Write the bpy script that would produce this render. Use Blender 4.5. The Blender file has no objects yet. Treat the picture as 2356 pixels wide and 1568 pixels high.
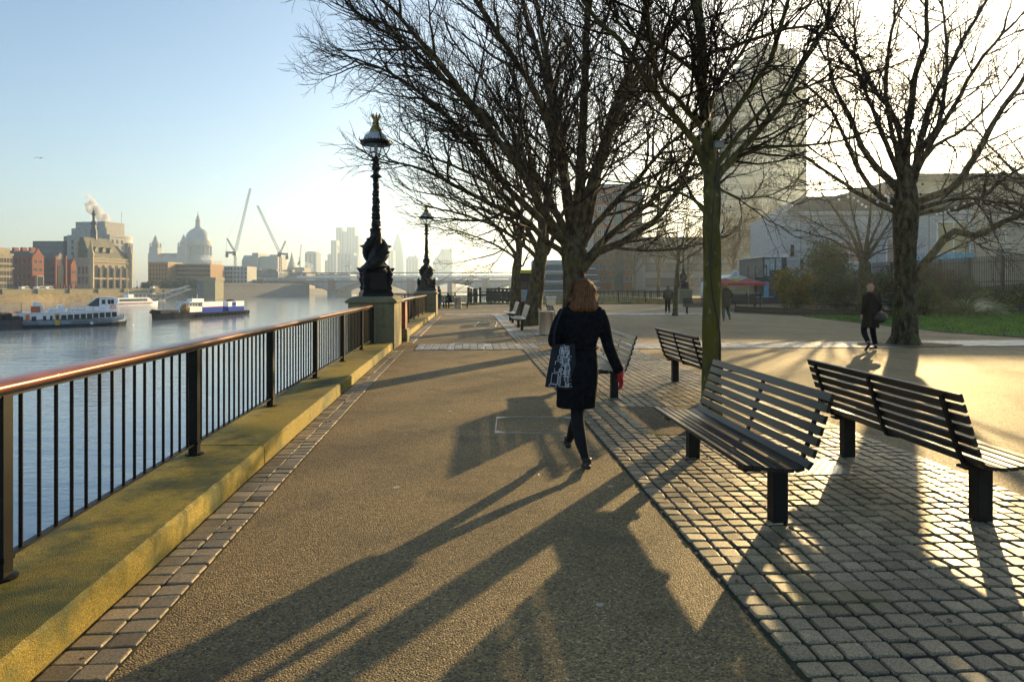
import bpy, math, random
import numpy as np
from mathutils import Vector, Matrix, noise
sc = bpy.context.scene
COL = sc.collection
R = math.radians
PI = math.pi
# ---- picture geometry: level camera 1.6 m above the promenade, 24 mm lens on 36 mm
F, CX, VH, EYE = 1571.0, 1178.0, 658.0, 1.6
def XP(u, D): return (u - CX) / F * D
def ZP(v, D): return EYE + (VH - v) / F * D
def G(u, v, z=0.0):
    D = F * (EYE - z) / (v - VH)
    return Vector((XP(u, D), D, z))
def PT(u, v, D): return Vector((XP(u, D), D, ZP(v, D)))
K = 0.0643                                        # the promenade runs 3.7 degrees left of the view
def ST(s, t, z=0.0): return Vector((t - K * s, s, z))
ROT = math.atan(K)

# ---------------------------------------------------------------- materials
MATS = {}
def nodes_of(name):
    m = bpy.data.materials.new(name); m.use_nodes = True
    nt = m.node_tree
    return m, nt, nt.nodes['Principled BSDF'], nt.nodes['Material Output']
def M(name, col, rough=0.6, metal=0.0, var=0.15, scale=4.0, bump=0.0, bscale=30.0, coat=0.0, col2=None, bdist=0.01, spec=0.5, detail=5, trans=0.0, stretch=None):
    if name in MATS: return MATS[name]
    m, nt, p, out = nodes_of(name)
    N, L = nt.nodes, nt.links
    tc = N.new('ShaderNodeTexCoord')
    src = tc.outputs['Object']
    if stretch:
        mp = N.new('ShaderNodeMapping'); mp.inputs['Scale'].default_value = stretch
        L.new(src, mp.inputs[0]); src = mp.outputs[0]
    nz = N.new('ShaderNodeTexNoise'); nz.inputs['Scale'].default_value = scale; nz.inputs['Detail'].default_value = detail
    L.new(src, nz.inputs['Vector'])
    cr = N.new('ShaderNodeValToRGB')
    a = [max(0, c * (1 - var)) for c in col]; b = list(col2) if col2 else [c * (1 + var) for c in col]
    cr.color_ramp.elements[0].position = 0.38; cr.color_ramp.elements[1].position = 0.62
    cr.color_ramp.elements[0].color = (*a, 1); cr.color_ramp.elements[1].color = (*b, 1)
    L.new(nz.outputs['Fac'], cr.inputs['Fac']); L.new(cr.outputs['Color'], p.inputs['Base Color'])
    p.inputs['Roughness'].default_value = rough; p.inputs['Metallic'].default_value = metal
    p.inputs['Specular IOR Level'].default_value = spec
    if coat:
        p.inputs['Coat Weight'].default_value = coat; p.inputs['Coat Roughness'].default_value = 0.12
    if bump:
        n2 = N.new('ShaderNodeTexNoise'); n2.inputs['Scale'].default_value = bscale; n2.inputs['Detail'].default_value = 4
        L.new(src, n2.inputs['Vector'])
        bp = N.new('ShaderNodeBump'); bp.inputs['Strength'].default_value = bump; bp.inputs['Distance'].default_value = bdist
        L.new(n2.outputs['Fac'], bp.inputs['Height']); L.new(bp.outputs['Normal'], p.inputs['Normal'])
    if trans:
        tr = N.new('ShaderNodeBsdfTranslucent'); L.new(cr.outputs['Color'], tr.inputs['Color'])
        mx = N.new('ShaderNodeMixShader'); mx.inputs[0].default_value = trans
        L.new(p.outputs[0], mx.inputs[1]); L.new(tr.outputs[0], mx.inputs[2]); L.new(mx.outputs[0], out.inputs[0])
    MATS[name] = m
    return m

# ---------------------------------------------------------------- mesh builder
class MB:
    def __init__(s): s.v = []; s.f = []; s.m = []; s.tone = None
    def add(s, vs, fs, mi=0):
        o = len(s.v); s.v += [tuple(q) for q in vs]
        s.f += [tuple(i + o for i in f) for f in fs]; s.m += [mi] * len(fs)
        return s
    def box(s, x0, x1, y0, y1, z0, z1, mi=0):
        vs = [(x0,y0,z0),(x1,y0,z0),(x1,y1,z0),(x0,y1,z0),(x0,y0,z1),(x1,y0,z1),(x1,y1,z1),(x0,y1,z1)]
        return s.add(vs, [(3,2,1,0),(4,5,6,7),(0,1,5,4),(1,2,6,5),(2,3,7,6),(3,0,4,7)], mi)
    def obox(s, c, ex, ey, ez, mi=0):              # centre and three half vectors
        c, ex, ey, ez = map(Vector, (c, ex, ey, ez))
        vs = [c + a*ex + b*ey + d*ez for d in (-1,1) for a, b in ((-1,-1),(1,-1),(1,1),(-1,1))]
        return s.add(vs, [(3,2,1,0),(4,5,6,7),(0,1,5,4),(1,2,6,5),(2,3,7,6),(3,0,4,7)], mi)
    def bbox(s, x0, x1, y0, y1, z0, z1, b=0.02, mi=0):   # box with chamfered top and vertical edges
        vs = []
        for z, i in ((z0, 0), (z1 - b, 0), (z1, b)):
            c = b
            for (x, y, sx, sy) in ((x0,y0,1,1),(x1,y0,-1,1),(x1,y1,-1,-1),(x0,y1,1,-1)):
                if (sx, sy) in ((1,1),(-1,-1)): prs = ((x + sx*i, y + sy*(c+i)), (x + sx*(c+i), y + sy*i))
                else: prs = ((x + sx*(c+i), y + sy*i), (x + sx*i, y + sy*(c+i)))
                vs += [(*q, z) for q in prs]
        n = 8; fs = [tuple(range(7, -1, -1)), tuple(range(16, 24))]
        for k in range(2):
            for i in range(n): fs.append((k*n+i, k*n+(i+1)%n, (k+1)*n+(i+1)%n, (k+1)*n+i))
        return s.add(vs, fs, mi)
    def prism(s, poly, z0, z1, mi=0):              # poly counter-clockwise in plan
        n = len(poly)
        vs = [(p[0], p[1], z0) for p in poly] + [(p[0], p[1], z1) for p in poly]
        return s.add(vs, [tuple(range(n-1,-1,-1)), tuple(range(n, 2*n))] + [(i,(i+1)%n,n+(i+1)%n,n+i) for i in range(n)], mi)
    def xprism(s, poly, x0, x1, mi=0):             # poly given as (y, z)
        n = len(poly)
        vs = [(x0, p[0], p[1]) for p in poly] + [(x1, p[0], p[1]) for p in poly]
        return s.add(vs, [tuple(range(n-1,-1,-1)), tuple(range(n, 2*n))] + [(i,(i+1)%n,n+(i+1)%n,n+i) for i in range(n)], mi)
    def yprism(s, poly, y0, y1, mi=0):             # poly given as (x, z)
        n = len(poly)
        vs = [(p[0], y0, p[1]) for p in poly] + [(p[0], y1, p[1]) for p in poly]
        return s.add(vs, [tuple(range(n)), tuple(range(2*n-1, n-1, -1))] + [(i,n+i,n+(i+1)%n,(i+1)%n) for i in range(n)], mi)
    def lathe(s, prof, c=(0,0,0), n=16, mi=0, sx=1, sy=1, wob=None):   # prof = (radius, z)
        vs = []
        for k, (r, z) in enumerate(prof):
            for i in range(n):
                a = 2*PI*i/n; rr = r * (wob(a, z) if wob else 1)
                vs.append((c[0] + rr*math.cos(a)*sx, c[1] + rr*math.sin(a)*sy, c[2] + z))
        fs = [(k*n+i, k*n+(i+1)%n, (k+1)*n+(i+1)%n, (k+1)*n+i) for k in range(len(prof)-1) for i in range(n)]
        fs += [tuple(range(n-1,-1,-1)), tuple(range((len(prof)-1)*n, len(prof)*n))]
        return s.add(vs, fs, mi)
    def tube(s, pts, rad, n=8, mi=0, flat=1.0):
        pts = [Vector(p) for p in pts]; m = len(pts)
        if not hasattr(rad, '__len__'): rad = [rad]*m
        up = None; vs = []
        for k in range(m):
            t = (pts[min(k+1, m-1)] - pts[max(k-1, 0)])
            t = t.normalized() if t.length > 1e-9 else Vector((0,0,1))
            if up is None: up = Vector((0,0,1)) if abs(t.z) < 0.9 else Vector((0,1,0))
            a = t.cross(up)
            a = a.normalized() if a.length > 1e-6 else t.orthogonal().normalized()
            b = a.cross(t).normalized(); up = b
            for i in range(n):
                w = 2*PI*i/n
                vs.append(pts[k] + a*math.cos(w)*rad[k] + b*math.sin(w)*rad[k]*flat)
        fs = [(k*n+i, (k+1)*n+i, (k+1)*n+(i+1)%n, k*n+(i+1)%n) for k in range(m-1) for i in range(n)]
        fs += [tuple(range(n)), tuple(range(m*n-1, (m-1)*n-1, -1))]
        return s.add(vs, fs, mi)
    def ball(s, c, rx, ry=None, rz=None, n=12, mi=0):
        ry = ry or rx; rz = rz or rx; h = n//2
        prof = [(max(1e-3, math.sin(PI*k/h)), -math.cos(PI*k/h)) for k in range(h+1)]
        o = len(s.v); s.lathe(prof, n=n, mi=mi)
        for i in range(o, len(s.v)):
            x, y, z = s.v[i]; s.v[i] = (c[0]+x*rx, c[1]+y*ry, c[2]+z*rz)
        return s
    def build(s, name, mats, parent=None, smooth=False, loc=None):
        me = bpy.data.meshes.new(name); me.from_pydata(s.v, [], s.f)
        if not isinstance(mats, (list, tuple)): mats = [mats]
        for m in mats: me.materials.append(m)
        if len(mats) > 1: me.polygons.foreach_set('material_index', s.m)
        if smooth: me.shade_smooth()
        if s.tone: at = me.attributes.new('tone', 'FLOAT', 'FACE'); at.data.foreach_set('value', s.tone)
        me.update()
        o = bpy.data.objects.new(name, me); COL.objects.link(o)
        if parent: o.parent = parent
        if loc: o.location = loc
        return o
def tag(o, label=None, cat=None, group=None, kind=None):
    if label: o['label'] = label
    if cat: o['category'] = cat
    if group: o['group'] = group
    if kind: o['kind'] = kind
    return o
def thing(name, label, cat, loc=(0,0,0), rz=0.0, group=None):
    o = bpy.data.objects.new(name, None); COL.objects.link(o); o.empty_display_size = 0.2
    o.location = loc; o.rotation_euler = (0,0,rz)
    return tag(o, label, cat, group)
def kids(o): return [c for c in bpy.data.objects if c.parent == o]
def dup(o, loc, rz=None, label=None, scale=None):
    def rec(a, par):
        c = a.copy(); COL.objects.link(c)
        if par: c.parent = par
        for ch in kids(a): rec(ch, c)
        return c
    r = rec(o, None); r.location = loc
    if rz is not None: r.rotation_euler = (0,0,rz)
    if label: r['label'] = label
    if scale: r.scale = (scale,)*3 if not hasattr(scale, '__len__') else scale
    return r
def smooth_by(o, ang=40):
    for p in o.data.polygons: p.use_smooth = True
    m = o.modifiers.new('edge', 'EDGE_SPLIT'); m.split_angle = R(ang)
    return o
def remesh(o, vox):
    m = o.modifiers.new('union', 'REMESH'); m.mode = 'VOXEL'; m.voxel_size = vox; m.use_smooth_shade = True
    s = o.modifiers.new('soft', 'SMOOTH'); s.factor = 0.5; s.iterations = 4
    return o

# ---------------------------------------------------------------- camera, sky, sun
cam = bpy.data.cameras.new('camera'); co = bpy.data.objects.new('camera', cam); COL.objects.link(co)
co.location = (0, 0, EYE); co.rotation_euler = (R(90), 0, 0)
cam.sensor_width = 36; cam.lens = 24.0; cam.shift_y = -126.0/2356.0; cam.clip_end = 20000; cam.clip_start = 0.05
sc.camera = co
SUN_AZ = math.atan2(927, 1571); SUN_EL = math.atan(368/math.hypot(927, 1571))
SD = Vector((math.sin(SUN_AZ)*math.cos(SUN_EL), math.cos(SUN_AZ)*math.cos(SUN_EL), math.sin(SUN_EL)))
w = bpy.data.worlds.new('World'); sc.world = w; w.use_nodes = True
nt = w.node_tree; bg = nt.nodes['Background']
sky = nt.nodes.new('ShaderNodeTexSky'); sky.sky_type = 'NISHITA'; sky.sun_disc = False
sky.sun_elevation = SUN_EL; sky.sun_rotation = SUN_AZ; sky.air_density = 1.0; sky.dust_density = 1.0; sky.ozone_density = 1.8
nt.links.new(sky.outputs[0], bg.inputs[0]); bg.inputs[1].default_value = 0.098
sl = bpy.data.lights.new('sun_light', 'SUN'); so = bpy.data.objects.new('sun_light', sl); COL.objects.link(so)
sl.energy = 5.0; sl.angle = R(0.55); sl.color = (1.0, 0.70, 0.31)
so.rotation_euler = SD.to_track_quat('Z', 'Y').to_euler(); so.location = SD * 300
sc.view_settings.view_transform = 'Standard'; sc.view_settings.look = 'None'; sc.view_settings.gamma = 1
sc.view_settings.exposure = 1.26
sc.cycles.use_denoising = True
sc.cycles.max_bounces = 8; sc.cycles.volume_bounces = 1; sc.cycles.transparent_max_bounces = 12
sc.cycles.sample_clamp_indirect = 6
# the sun's own disc, far outside the haze
m, nt_, p, out = nodes_of('sun_glow')
e = nt_.nodes.new('ShaderNodeEmission'); e.inputs[0].default_value = (1, 0.86, 0.55, 1); e.inputs[1].default_value = 400
tb_ = nt_.nodes.new('ShaderNodeBsdfTransparent'); as_ = nt_.nodes.new('ShaderNodeAddShader')
nt_.links.new(e.outputs[0], as_.inputs[0]); nt_.links.new(tb_.outputs[0], as_.inputs[1]); nt_.links.new(as_.outputs[0], out.inputs[0]); m.cycles.emission_sampling = 'NONE'
o = MB().ball((0,0,0), 62, n=32).build('sun', m, smooth=True); o.location = SD * 9000; tag(o, kind='structure')
# air
HZ = 0.00036
o = MB().box(-1500, 1500, -60, 3300, -8.2, 196).build('haze', None or M('haze_dummy', (1,1,1)))
m = bpy.data.materials.new('haze_air'); m.use_nodes = True; n_ = m.node_tree; n_.nodes.remove(n_.nodes['Principled BSDF'])
pv = n_.nodes.new('ShaderNodeVolumePrincipled'); pv.inputs['Color'].default_value = (0.66, 0.82, 1.0, 1)
pv.inputs['Density'].default_value = HZ; pv.inputs['Anisotropy'].default_value = 0.7
n_.links.new(pv.outputs[0], n_.nodes['Material Output'].inputs['Volume'])
o.data.materials.clear(); o.data.materials.append(m); tag(o, kind='stuff')
# ---------------------------------------------------------------- ground materials
def ground_mat(name, cA, cB, cC, scale, rough, bump, dist, big=0.25, world=True, spec=0.5, stain=None):
    m, nt, p, out = nodes_of(name); N, L = nt.nodes, nt.links
    tc = N.new('ShaderNodeTexCoord'); V = tc.outputs['Object']
    vo = N.new('ShaderNodeTexVoronoi'); vo.inputs['Scale'].default_value = scale; L.new(V, vo.inputs['Vector'])
    sep = N.new('ShaderNodeSeparateColor'); L.new(vo.outputs['Color'], sep.inputs[0])
    cr = N.new('ShaderNodeValToRGB'); el = cr.color_ramp.elements
    el[0].position = 0.0; el[0].color = (*cA, 1); el[1].position = 1.0; el[1].color = (*cC, 1)
    e2 = el.new(0.55); e2.color = (*cB, 1); e3 = el.new(0.93); e3.color = (*[min(1, c*1.25) for c in cB], 1)
    L.new(sep.outputs[0], cr.inputs[0])
    nz = N.new('ShaderNodeTexNoise'); nz.inputs['Scale'].default_value = 0.5; nz.inputs['Detail'].default_value = 6; L.new(V, nz.inputs['Vector'])
    mr = N.new('ShaderNodeMapRange'); mr.inputs['From Min'].default_value = 0.3; mr.inputs['From Max'].default_value = 0.7
    mr.inputs['To Min'].default_value = 1 - big; mr.inputs['To Max'].default_value = 1 + big; L.new(nz.outputs['Fac'], mr.inputs['Value'])
    mu = N.new('ShaderNodeVectorMath'); mu.operation = 'SCALE'; L.new(cr.outputs['Color'], mu.inputs[0]); L.new(mr.outputs[0], mu.inputs['Scale'])
    last = mu.outputs[0]
    if 'sett' in name:
        at = N.new('ShaderNodeAttribute'); at.attribute_name = 'tone'; m2 = N.new('ShaderNodeVectorMath'); m2.operation = 'SCALE'; L.new(last, m2.inputs[0]); L.new(at.outputs['Fac'], m2.inputs['Scale']); last = m2.outputs[0]
    if stain:
        n3 = N.new('ShaderNodeTexNoise'); n3.inputs['Scale'].default_value = stain[1]; n3.inputs['Detail'].default_value = 8; n3.inputs['Roughness'].default_value = 0.65; L.new(V, n3.inputs['Vector'])
        r3 = N.new('ShaderNodeMapRange'); r3.inputs['From Min'].default_value = stain[2]; r3.inputs['From Max'].default_value = stain[2] + 0.12; L.new(n3.outputs['Fac'], r3.inputs['Value'])
        mx = N.new('ShaderNodeMix'); mx.data_type = 'RGBA'; L.new(r3.outputs[0], mx.inputs['Factor']); L.new(last, mx.inputs['A']); mx.inputs['B'].default_value = (*stain[0], 1)
        last = mx.outputs['Result']
    if name == 'aggregate_paving':                 # trodden gum and dark damp patches
        vg = N.new('ShaderNodeTexVoronoi'); vg.inputs['Scale'].default_value = 1.7; vg.inputs['Randomness'].default_value = 1; L.new(V, vg.inputs['Vector'])
        lt = N.new('ShaderNodeMath'); lt.operation = 'LESS_THAN'; lt.inputs[1].default_value = 0.045; L.new(vg.outputs['Distance'], lt.inputs[0])
        mg = N.new('ShaderNodeMix'); mg.data_type = 'RGBA'; L.new(lt.outputs[0], mg.inputs['Factor']); L.new(last, mg.inputs['A']); mg.inputs['B'].default_value = (.46,.42,.33,1); last = mg.outputs['Result']
        n5 = N.new('ShaderNodeTexNoise'); n5.inputs['Scale'].default_value = 1.3; n5.inputs['Detail'].default_value = 9; n5.inputs['Roughness'].default_value = .7; L.new(V, n5.inputs['Vector'])
        r5 = N.new('ShaderNodeMapRange'); r5.inputs['From Min'].default_value = .52; r5.inputs['From Max'].default_value = .68; r5.inputs['To Max'].default_value = .75; L.new(n5.outputs['Fac'], r5.inputs['Value'])
        m5 = N.new('ShaderNodeMix'); m5.data_type = 'RGBA'; L.new(r5.outputs[0], m5.inputs['Factor']); L.new(last, m5.inputs['A']); m5.inputs['B'].default_value = (.09,.065,.035,1); last = m5.outputs['Result']
    L.new(last, p.inputs['Base Color'])
    p.inputs['Specular IOR Level'].default_value = spec
    rr = N.new('ShaderNodeMapRange'); rr.inputs['To Min'].default_value = rough + 0.12; rr.inputs['To Max'].default_value = rough - 0.12
    L.new(sep.outputs[1], rr.inputs['Value']); L.new(rr.outputs[0], p.inputs['Roughness'])
    bp = N.new('ShaderNodeBump'); bp.inputs['Strength'].default_value = bump; bp.inputs['Distance'].default_value = dist
    inv = N.new('ShaderNodeMath'); inv.operation = 'SUBTRACT'; inv.inputs[0].default_value = 1.0; L.new(vo.outputs['Distance'], inv.inputs[1])
    L.new(inv.outputs[0], bp.inputs['Height']); L.new(bp.outputs['Normal'], p.inputs['Normal'])
    MATS[name] = m
    return m
m_path = ground_mat('aggregate_paving', (0.06,0.046,0.03), (0.255,0.178,0.075), (0.54,0.42,0.22), 110, 0.72, 0.9, 0.008, 0.22, spec=0.32)
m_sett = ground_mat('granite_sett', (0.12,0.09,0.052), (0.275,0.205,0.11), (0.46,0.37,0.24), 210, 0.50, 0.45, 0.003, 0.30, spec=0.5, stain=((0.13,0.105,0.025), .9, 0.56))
m_edge = ground_mat('edging_sett', (0.15,0.115,0.065), (0.29,0.225,0.13), (0.42,0.33,0.25), 210, 0.6, 0.35, 0.003, 0.30)
m_kerb = ground_mat('mossy_kerb_stone', (0.13,0.095,0.006), (0.29,0.21,0.016), (0.42,0.32,0.07), 160, 0.75, 0.5, 0.005, 0.35, stain=((0.06,0.070,0.010), 1.3, 0.48))
m_dirt = ground_mat('bare_earth', (0.07,0.045,0.02), (0.20,0.13,0.06), (0.36,0.26,0.14), 60, 0.9, 0.9, 0.02, 0.45, stain=((0.07,0.085,0.02), 2.0, 0.56))
m_joint = ground_mat('joint_sand', (0.012,0.010,0.006), (0.026,0.022,0.011), (0.05,0.045,0.022), 160, 0.95, 0.5, 0.005, 0.3, stain=((0.035,0.05,0.008), 1.3, 0.52))
m_stone = ground_mat('river_wall_stone', (0.14,0.12,0.07), (0.24,0.21,0.13), (0.34,0.30,0.20), 60, 0.8, 0.3, 0.01, 0.3, stain=((0.10,0.10,0.04), 0.7, 0.55))
m_foreshore = ground_mat('sandy_foreshore', (0.18,0.13,0.05), (0.29,0.21,0.09), (0.36,0.29,0.14), 3, 0.8, 0.3, 0.05, 0.3)

# water
m, nt, p, out = nodes_of('river_water'); N, L = nt.nodes, nt.links
tc = N.new('ShaderNodeTexCoord')
p.inputs['Base Color'].default_value = (0.27, 0.33, 0.37, 1); p.inputs['Roughness'].default_value = 0.08; p.inputs['IOR'].default_value = 1.5
prev = None
for sc_, st_, stn in (((0.05,0.11,1), 3.0, 0.20), ((0.35,0.8,1), 1.0, 0.10), ((1.6,3.0,1), 0.6, 0.032)):
    mp = N.new('ShaderNodeMapping'); mp.inputs['Scale'].default_value = sc_; L.new(tc.outputs['Object'], mp.inputs[0])
    nz = N.new('ShaderNodeTexNoise'); nz.inputs['Scale'].default_value = 1.0; nz.inputs['Detail'].default_value = st_ + 2; L.new(mp.outputs[0], nz.inputs['Vector'])
    bp = N.new('ShaderNodeBump'); bp.inputs['Strength'].default_value = 0.55; bp.inputs['Distance'].default_value = stn; L.new(nz.outputs['Fac'], bp.inputs['Height'])
    if prev: L.new(prev.outputs['Normal'], bp.inputs['Normal'])
    prev = bp
L.new(prev.outputs['Normal'], p.inputs['Normal'])
m_water = m
WZ = -6.0
tag(MB().add([(-1495,-55,WZ),(1495,-55,WZ),(1495,3295,WZ),(-1495,3295,WZ)], [(0,1,2,3)]).build('river_water', m_water), kind='structure')

# ---------------------------------------------------------------- promenade slab
def wv(s):                                        # kerb line, measured along the promenade
    P = ((-6,-1.70),(0,-1.72),(3,-1.775),(6,-1.825),(10,-1.87),(17,-1.90),(38,-1.78),(60,-1.78))
    for (a, x), (b, y) in zip(P, P[1:]):
        if s <= b: return x + (y-x)*(s-a)/(b-a)
    return P[-1][1]
ss = [-20, -6, 0, 3, 6, 10, 17, 28, 38.9]
edge = [ST(s, wv(max(-6, s)) - 0.62) for s in ss] + [Vector((-8.4,43.2,0)), Vector((-8.6,46,0)), Vector((-3.0,60.6,0)), Vector((14.4,62.0,0)), Vector((17.2,64.6,0)), Vector((19,72,0)), Vector((14,110,0)), Vector((8,160,0)), Vector((12,300,0)), Vector((40,460,0)), Vector((90,700,0)), Vector((420,1500,0)), Vector((1490,3290,0)), Vector((1490,-55,0)), Vector((-1.0,-55,0))]
poly = [(q.x, q.y) for q in reversed(edge)]
tag(MB().prism(poly, -8.0, 0.0).build('promenade_paving', m_path), kind='structure')
# river wall face just outside the slab edge is the kerb's own base below
kb = MB()
joints = [-4.0, 2.25, 6.13, 10.05, 13.7, 17.2]
def kerb_run(a, b):
    n = max(1, int((b-a)/(.05 if a < 8 else .2))); S = [a + (b-a)*i/n for i in range(n+1)]
    vs = []; c = 0.018; rr = random.Random(int(a*10))
    for s in S:
        t = wv(s); e_ = .006*noise.noise(Vector((s*9, 1, 0))) + .006*noise.noise(Vector((s*31, 5, 0))); e_ = min(e_, .003) - .002
        for dt, z in ((-0.66,-7.5),(-0.66,0.165),(-0.645,0.175),(-c+e_*1.6,0.175+e_*.3),(e_*.8,0.160+e_*1.6),(0.0,-0.02)):
            q = ST(s, t + dt, z); vs.append((q.x, q.y, q.z))
    fs = [(k*6+i, k*6+(i+1)%6, (k+1)*6+(i+1)%6, (k+1)*6+i) for k in range(n) for i in range(6)]
    fs += [tuple(range(5,-1,-1)), tuple(range(n*6, n*6+6))]
    kb.add(vs, fs)
for a, b in zip(joints, joints[1:]): kerb_run(a + 0.013, b - 0.013)
for a, b in ((19.15, 22.5), (22.5, 26.4), (26.4, 30.3), (30.3, 34.2), (34.2, 37.1)): kerb_run(a + .008, b - .008)
tag(kb.build('kerb', m_kerb), kind='structure')
# kerb under the far railings
fk = MB()
FAR = [Vector((-8.2,43.6,0)), Vector((-8.3,46.2,0)), Vector((-2.8,60.2,0)), Vector((14.5,61.6,0))]
FAR2 = [Vector((16.9,64.3,0)), Vector((18.6,71.8,0)), Vector((13.6,110,0))]
def strip(mb, pts, wd, z0, z1):
    for a, b in zip(pts, pts[1:]):
        d = (b-a).normalized(); n = Vector((-d.y, d.x, 0))*wd/2
        mb.obox(((a+b)/2) + Vector((0,0,(z0+z1)/2)), (b-a)/2 + d*wd/2*0.98, n, (0,0,(z1-z0)/2))
strip(fk, [ST(38.9, -2.2), FAR[0]], 0.36, -.02, 0.17); strip(fk, FAR, 0.35, -.02, 0.172); strip(fk, FAR2, 0.35, -.02, 0.17)
tag(fk.build('kerb', m_kerb), kind='structure')

# ---------------------------------------------------------------- granite setts, every stone modelled
rnd = random.Random(5)
def setts(rows, pit_test, mb, pitch_s=0.1235, z=0.004, h=0.012, j=0.006, gap=0.0138):
    for s0, t0, t1, pt in rows:
        n = max(1, int(round((t1-t0)/pt))); wd = (t1-t0)/n
        off = rnd.uniform(-.006,.006)
        for i in range(n):
            ta = t0 + i*wd; tc_ = ta + wd/2
            if pit_test(s0, tc_): continue
            if rnd.random() < 0.5: off2 = rnd.uniform(-j, j)
            else: off2 = 0
            g = gap*(0.5 + rnd.random()*0.35); hh = h + rnd.uniform(-.003,.003); tx = rnd.uniform(-.0022,.0022); ty = rnd.uniform(-.0022,.0022)
            a0, a1 = ta+g+off2*0.5, ta+wd-g+off2*0.5; b0, b1 = s0+g+off+off2, s0+pitch_s-g+off+off2
            cs = []
            for ins, zz in ((-0.003, -.004), (0.0, hh*.6), (0.0055, hh)):
                cut = 0.010 if ins < 0.005 else 0.008
                for (x, y) in ((a0+ins+cut,b0+ins),(a1-ins-cut,b0+ins),(a1-ins,b0+ins+cut),(a1-ins,b1-ins-cut),(a1-ins-cut,b1-ins),(a0+ins+cut,b1-ins),(a0+ins,b1-ins-cut),(a0+ins,b0+ins+cut)):
                    q = ST(y + K*x, x, z)
                    cs.append((q.x + rnd.uniform(-.0025,.0025), q.y + rnd.uniform(-.0025,.0025), zz + z + (tx*(1 if x > tc_ else -1) + ty*(1 if y > s0+.06 else -1) if zz > 0 else 0)))
            fs = [(k*8+i2, k*8+(i2+1)%8, (k+1)*8+(i2+1)%8, (k+1)*8+i2) for k in range(2) for i2 in range(8)] + [tuple(range(16,24))]
            mb.add(cs, fs)
            if mb.tone is None: mb.tone = []
            mb.tone += [rnd.gauss(1, .21)]*len(fs)
PITS = [(7.2, 8.85, 1.97, 3.62), (16.5, 18.3, 1.8, 3.4), (26.6, 28.3, 1.9, 3.5), (36.4, 38.2, 1.9, 3.5)]
def in_pit(s, t):
    for a, b, c, d in PITS:
        if a-.10 < s < b-.02 and c < t < d: return True
    if 5.53 < s < 5.98 and 2.28+.36 < t < 2.92+.36: return True        # drain cover
    return False
mb = MB(); rows = []
s = 1.2
while s < 22.0:
    if not (17.05 < s < 18.85): rows.append((s, 1.375, 4.22, 0.1235))
    s += 0.1235
setts(rows, in_pit, mb)
tag(mb.build('sett_paving', m_sett), kind='structure')
mb = MB(); rows = []; s = 17.1
while s < 18.8: rows.append((s, -1.35, 12.2, 0.20)); s += 0.19
setts(rows, lambda s, t: in_pit(s, t), mb, pitch_s=0.19)
rows = []; s = 17.1 + .1
m_sett_sheen = ground_mat('sky_sheen_granite_sett', (0.20,0.19,0.165), (0.38,0.35,0.30), (0.52,0.48,0.42), 210, 0.50, 0.35, 0.003, 0.2, spec=0.55)  # granite lightened: the sky's reflection on these setts is put into the colour
tag(mb.build('sett_crossing_band', m_sett_sheen), kind='structure')
mb = MB(); rows = []; s = 17.3
while s < 19.0: rows.append((s, 12.25, 34.0, 0.30)); s += 0.19
s = 22.0
while s < 37.5: rows.append((s, 1.375, 4.0, 0.26)); s += 0.26
s = 37.5
while s < 39.3: rows.append((s, -1.3, 14.0, 0.26)); s += 0.26
setts(rows, in_pit, mb, pitch_s=0.25)
tag(mb.build('sett_paving_far', m_sett_sheen), kind='structure')
# joint bed under the setts
jb = MB()
def sheet(mbb, s0, s1, t0, t1, z, n=1):
    for k in range(n):
        a = s0 + (s1-s0)*k/n; b = s0 + (s1-s0)*(k+1)/n
        q = [ST(a + K*t0, t0, z), ST(a + K*t1, t1, z), ST(b + K*t1, t1, z), ST(b + K*t0, t0, z)]
        mbb.add(q, [(0,1,2,3)])
sheet(jb, 1.2, 17.08, 1.36, 4.23, 0.004); sheet(jb, 17.08, 19.0, -1.36, 34.05, 0.004); sheet(jb, 19.0, 37.4, 1.36, 4.02, 0.004); sheet(jb, 37.4, 39.4, -1.3, 14.02, 0.004)
tag(jb.build('sett_bedding', m_joint), kind='structure')
# edging courses beside the kerb
mb = MB(); s = 0.8; rows = []
while s < 17.0:
    t = wv(s); rows.append((s, t + 0.015, t + 0.305, 0.145)); s += 0.128
setts(rows, lambda s, t: False, mb, pitch_s=0.128, gap=0.0075, h=0.007)
rows = []
s = 19.2
while s < 36.5:
    t = wv(s); rows.append((s, t + 0.03, t + 0.35, 0.165)); s += 0.22
setts(rows, lambda s, t: False, mb, pitch_s=0.22, gap=0.010)
tag(mb.build('edging_course', m_edge), kind='structure')
jb = MB()
for a, b in ((0.8,3),(3,6),(6,10),(10,17),(19.1,28),(28,36.6)):
    jb.add([ST(a, wv(a), .004), ST(a, wv(a)+.315, .004), ST(b, wv(b)+.315, .004), ST(b, wv(b), .004)], [(0,1,2,3)])
tag(jb.build('edging_bedding', m_joint), kind='structure')
# tree pits
for i, (a, b, c, d) in enumerate(PITS):
    n = 14; vs = []; fs = []
    for y in range(n+1):
        for x in range(n+1):
            s_ = a - .02 + (b-a+.04)*y/n; t_ = c - .02 + (d-c+.04)*x/n
            q = ST(s_ + K*t_, t_)
            e = min(x, n-x, y, n-y)/n
            vs.append((q.x, q.y, 0.009 + 0.05*min(e*3, 1)*(0.35+0.65*noise.noise(q*2.3+Vector((i,0,0))))**2))
    fs = [(y*(n+1)+x, y*(n+1)+x+1, (y+1)*(n+1)+x+1, (y+1)*(n+1)+x) for y in range(n) for x in range(n)]
    tag(MB().add(vs, fs).build('bare_earth', m_dirt, smooth=True), kind='structure')
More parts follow.
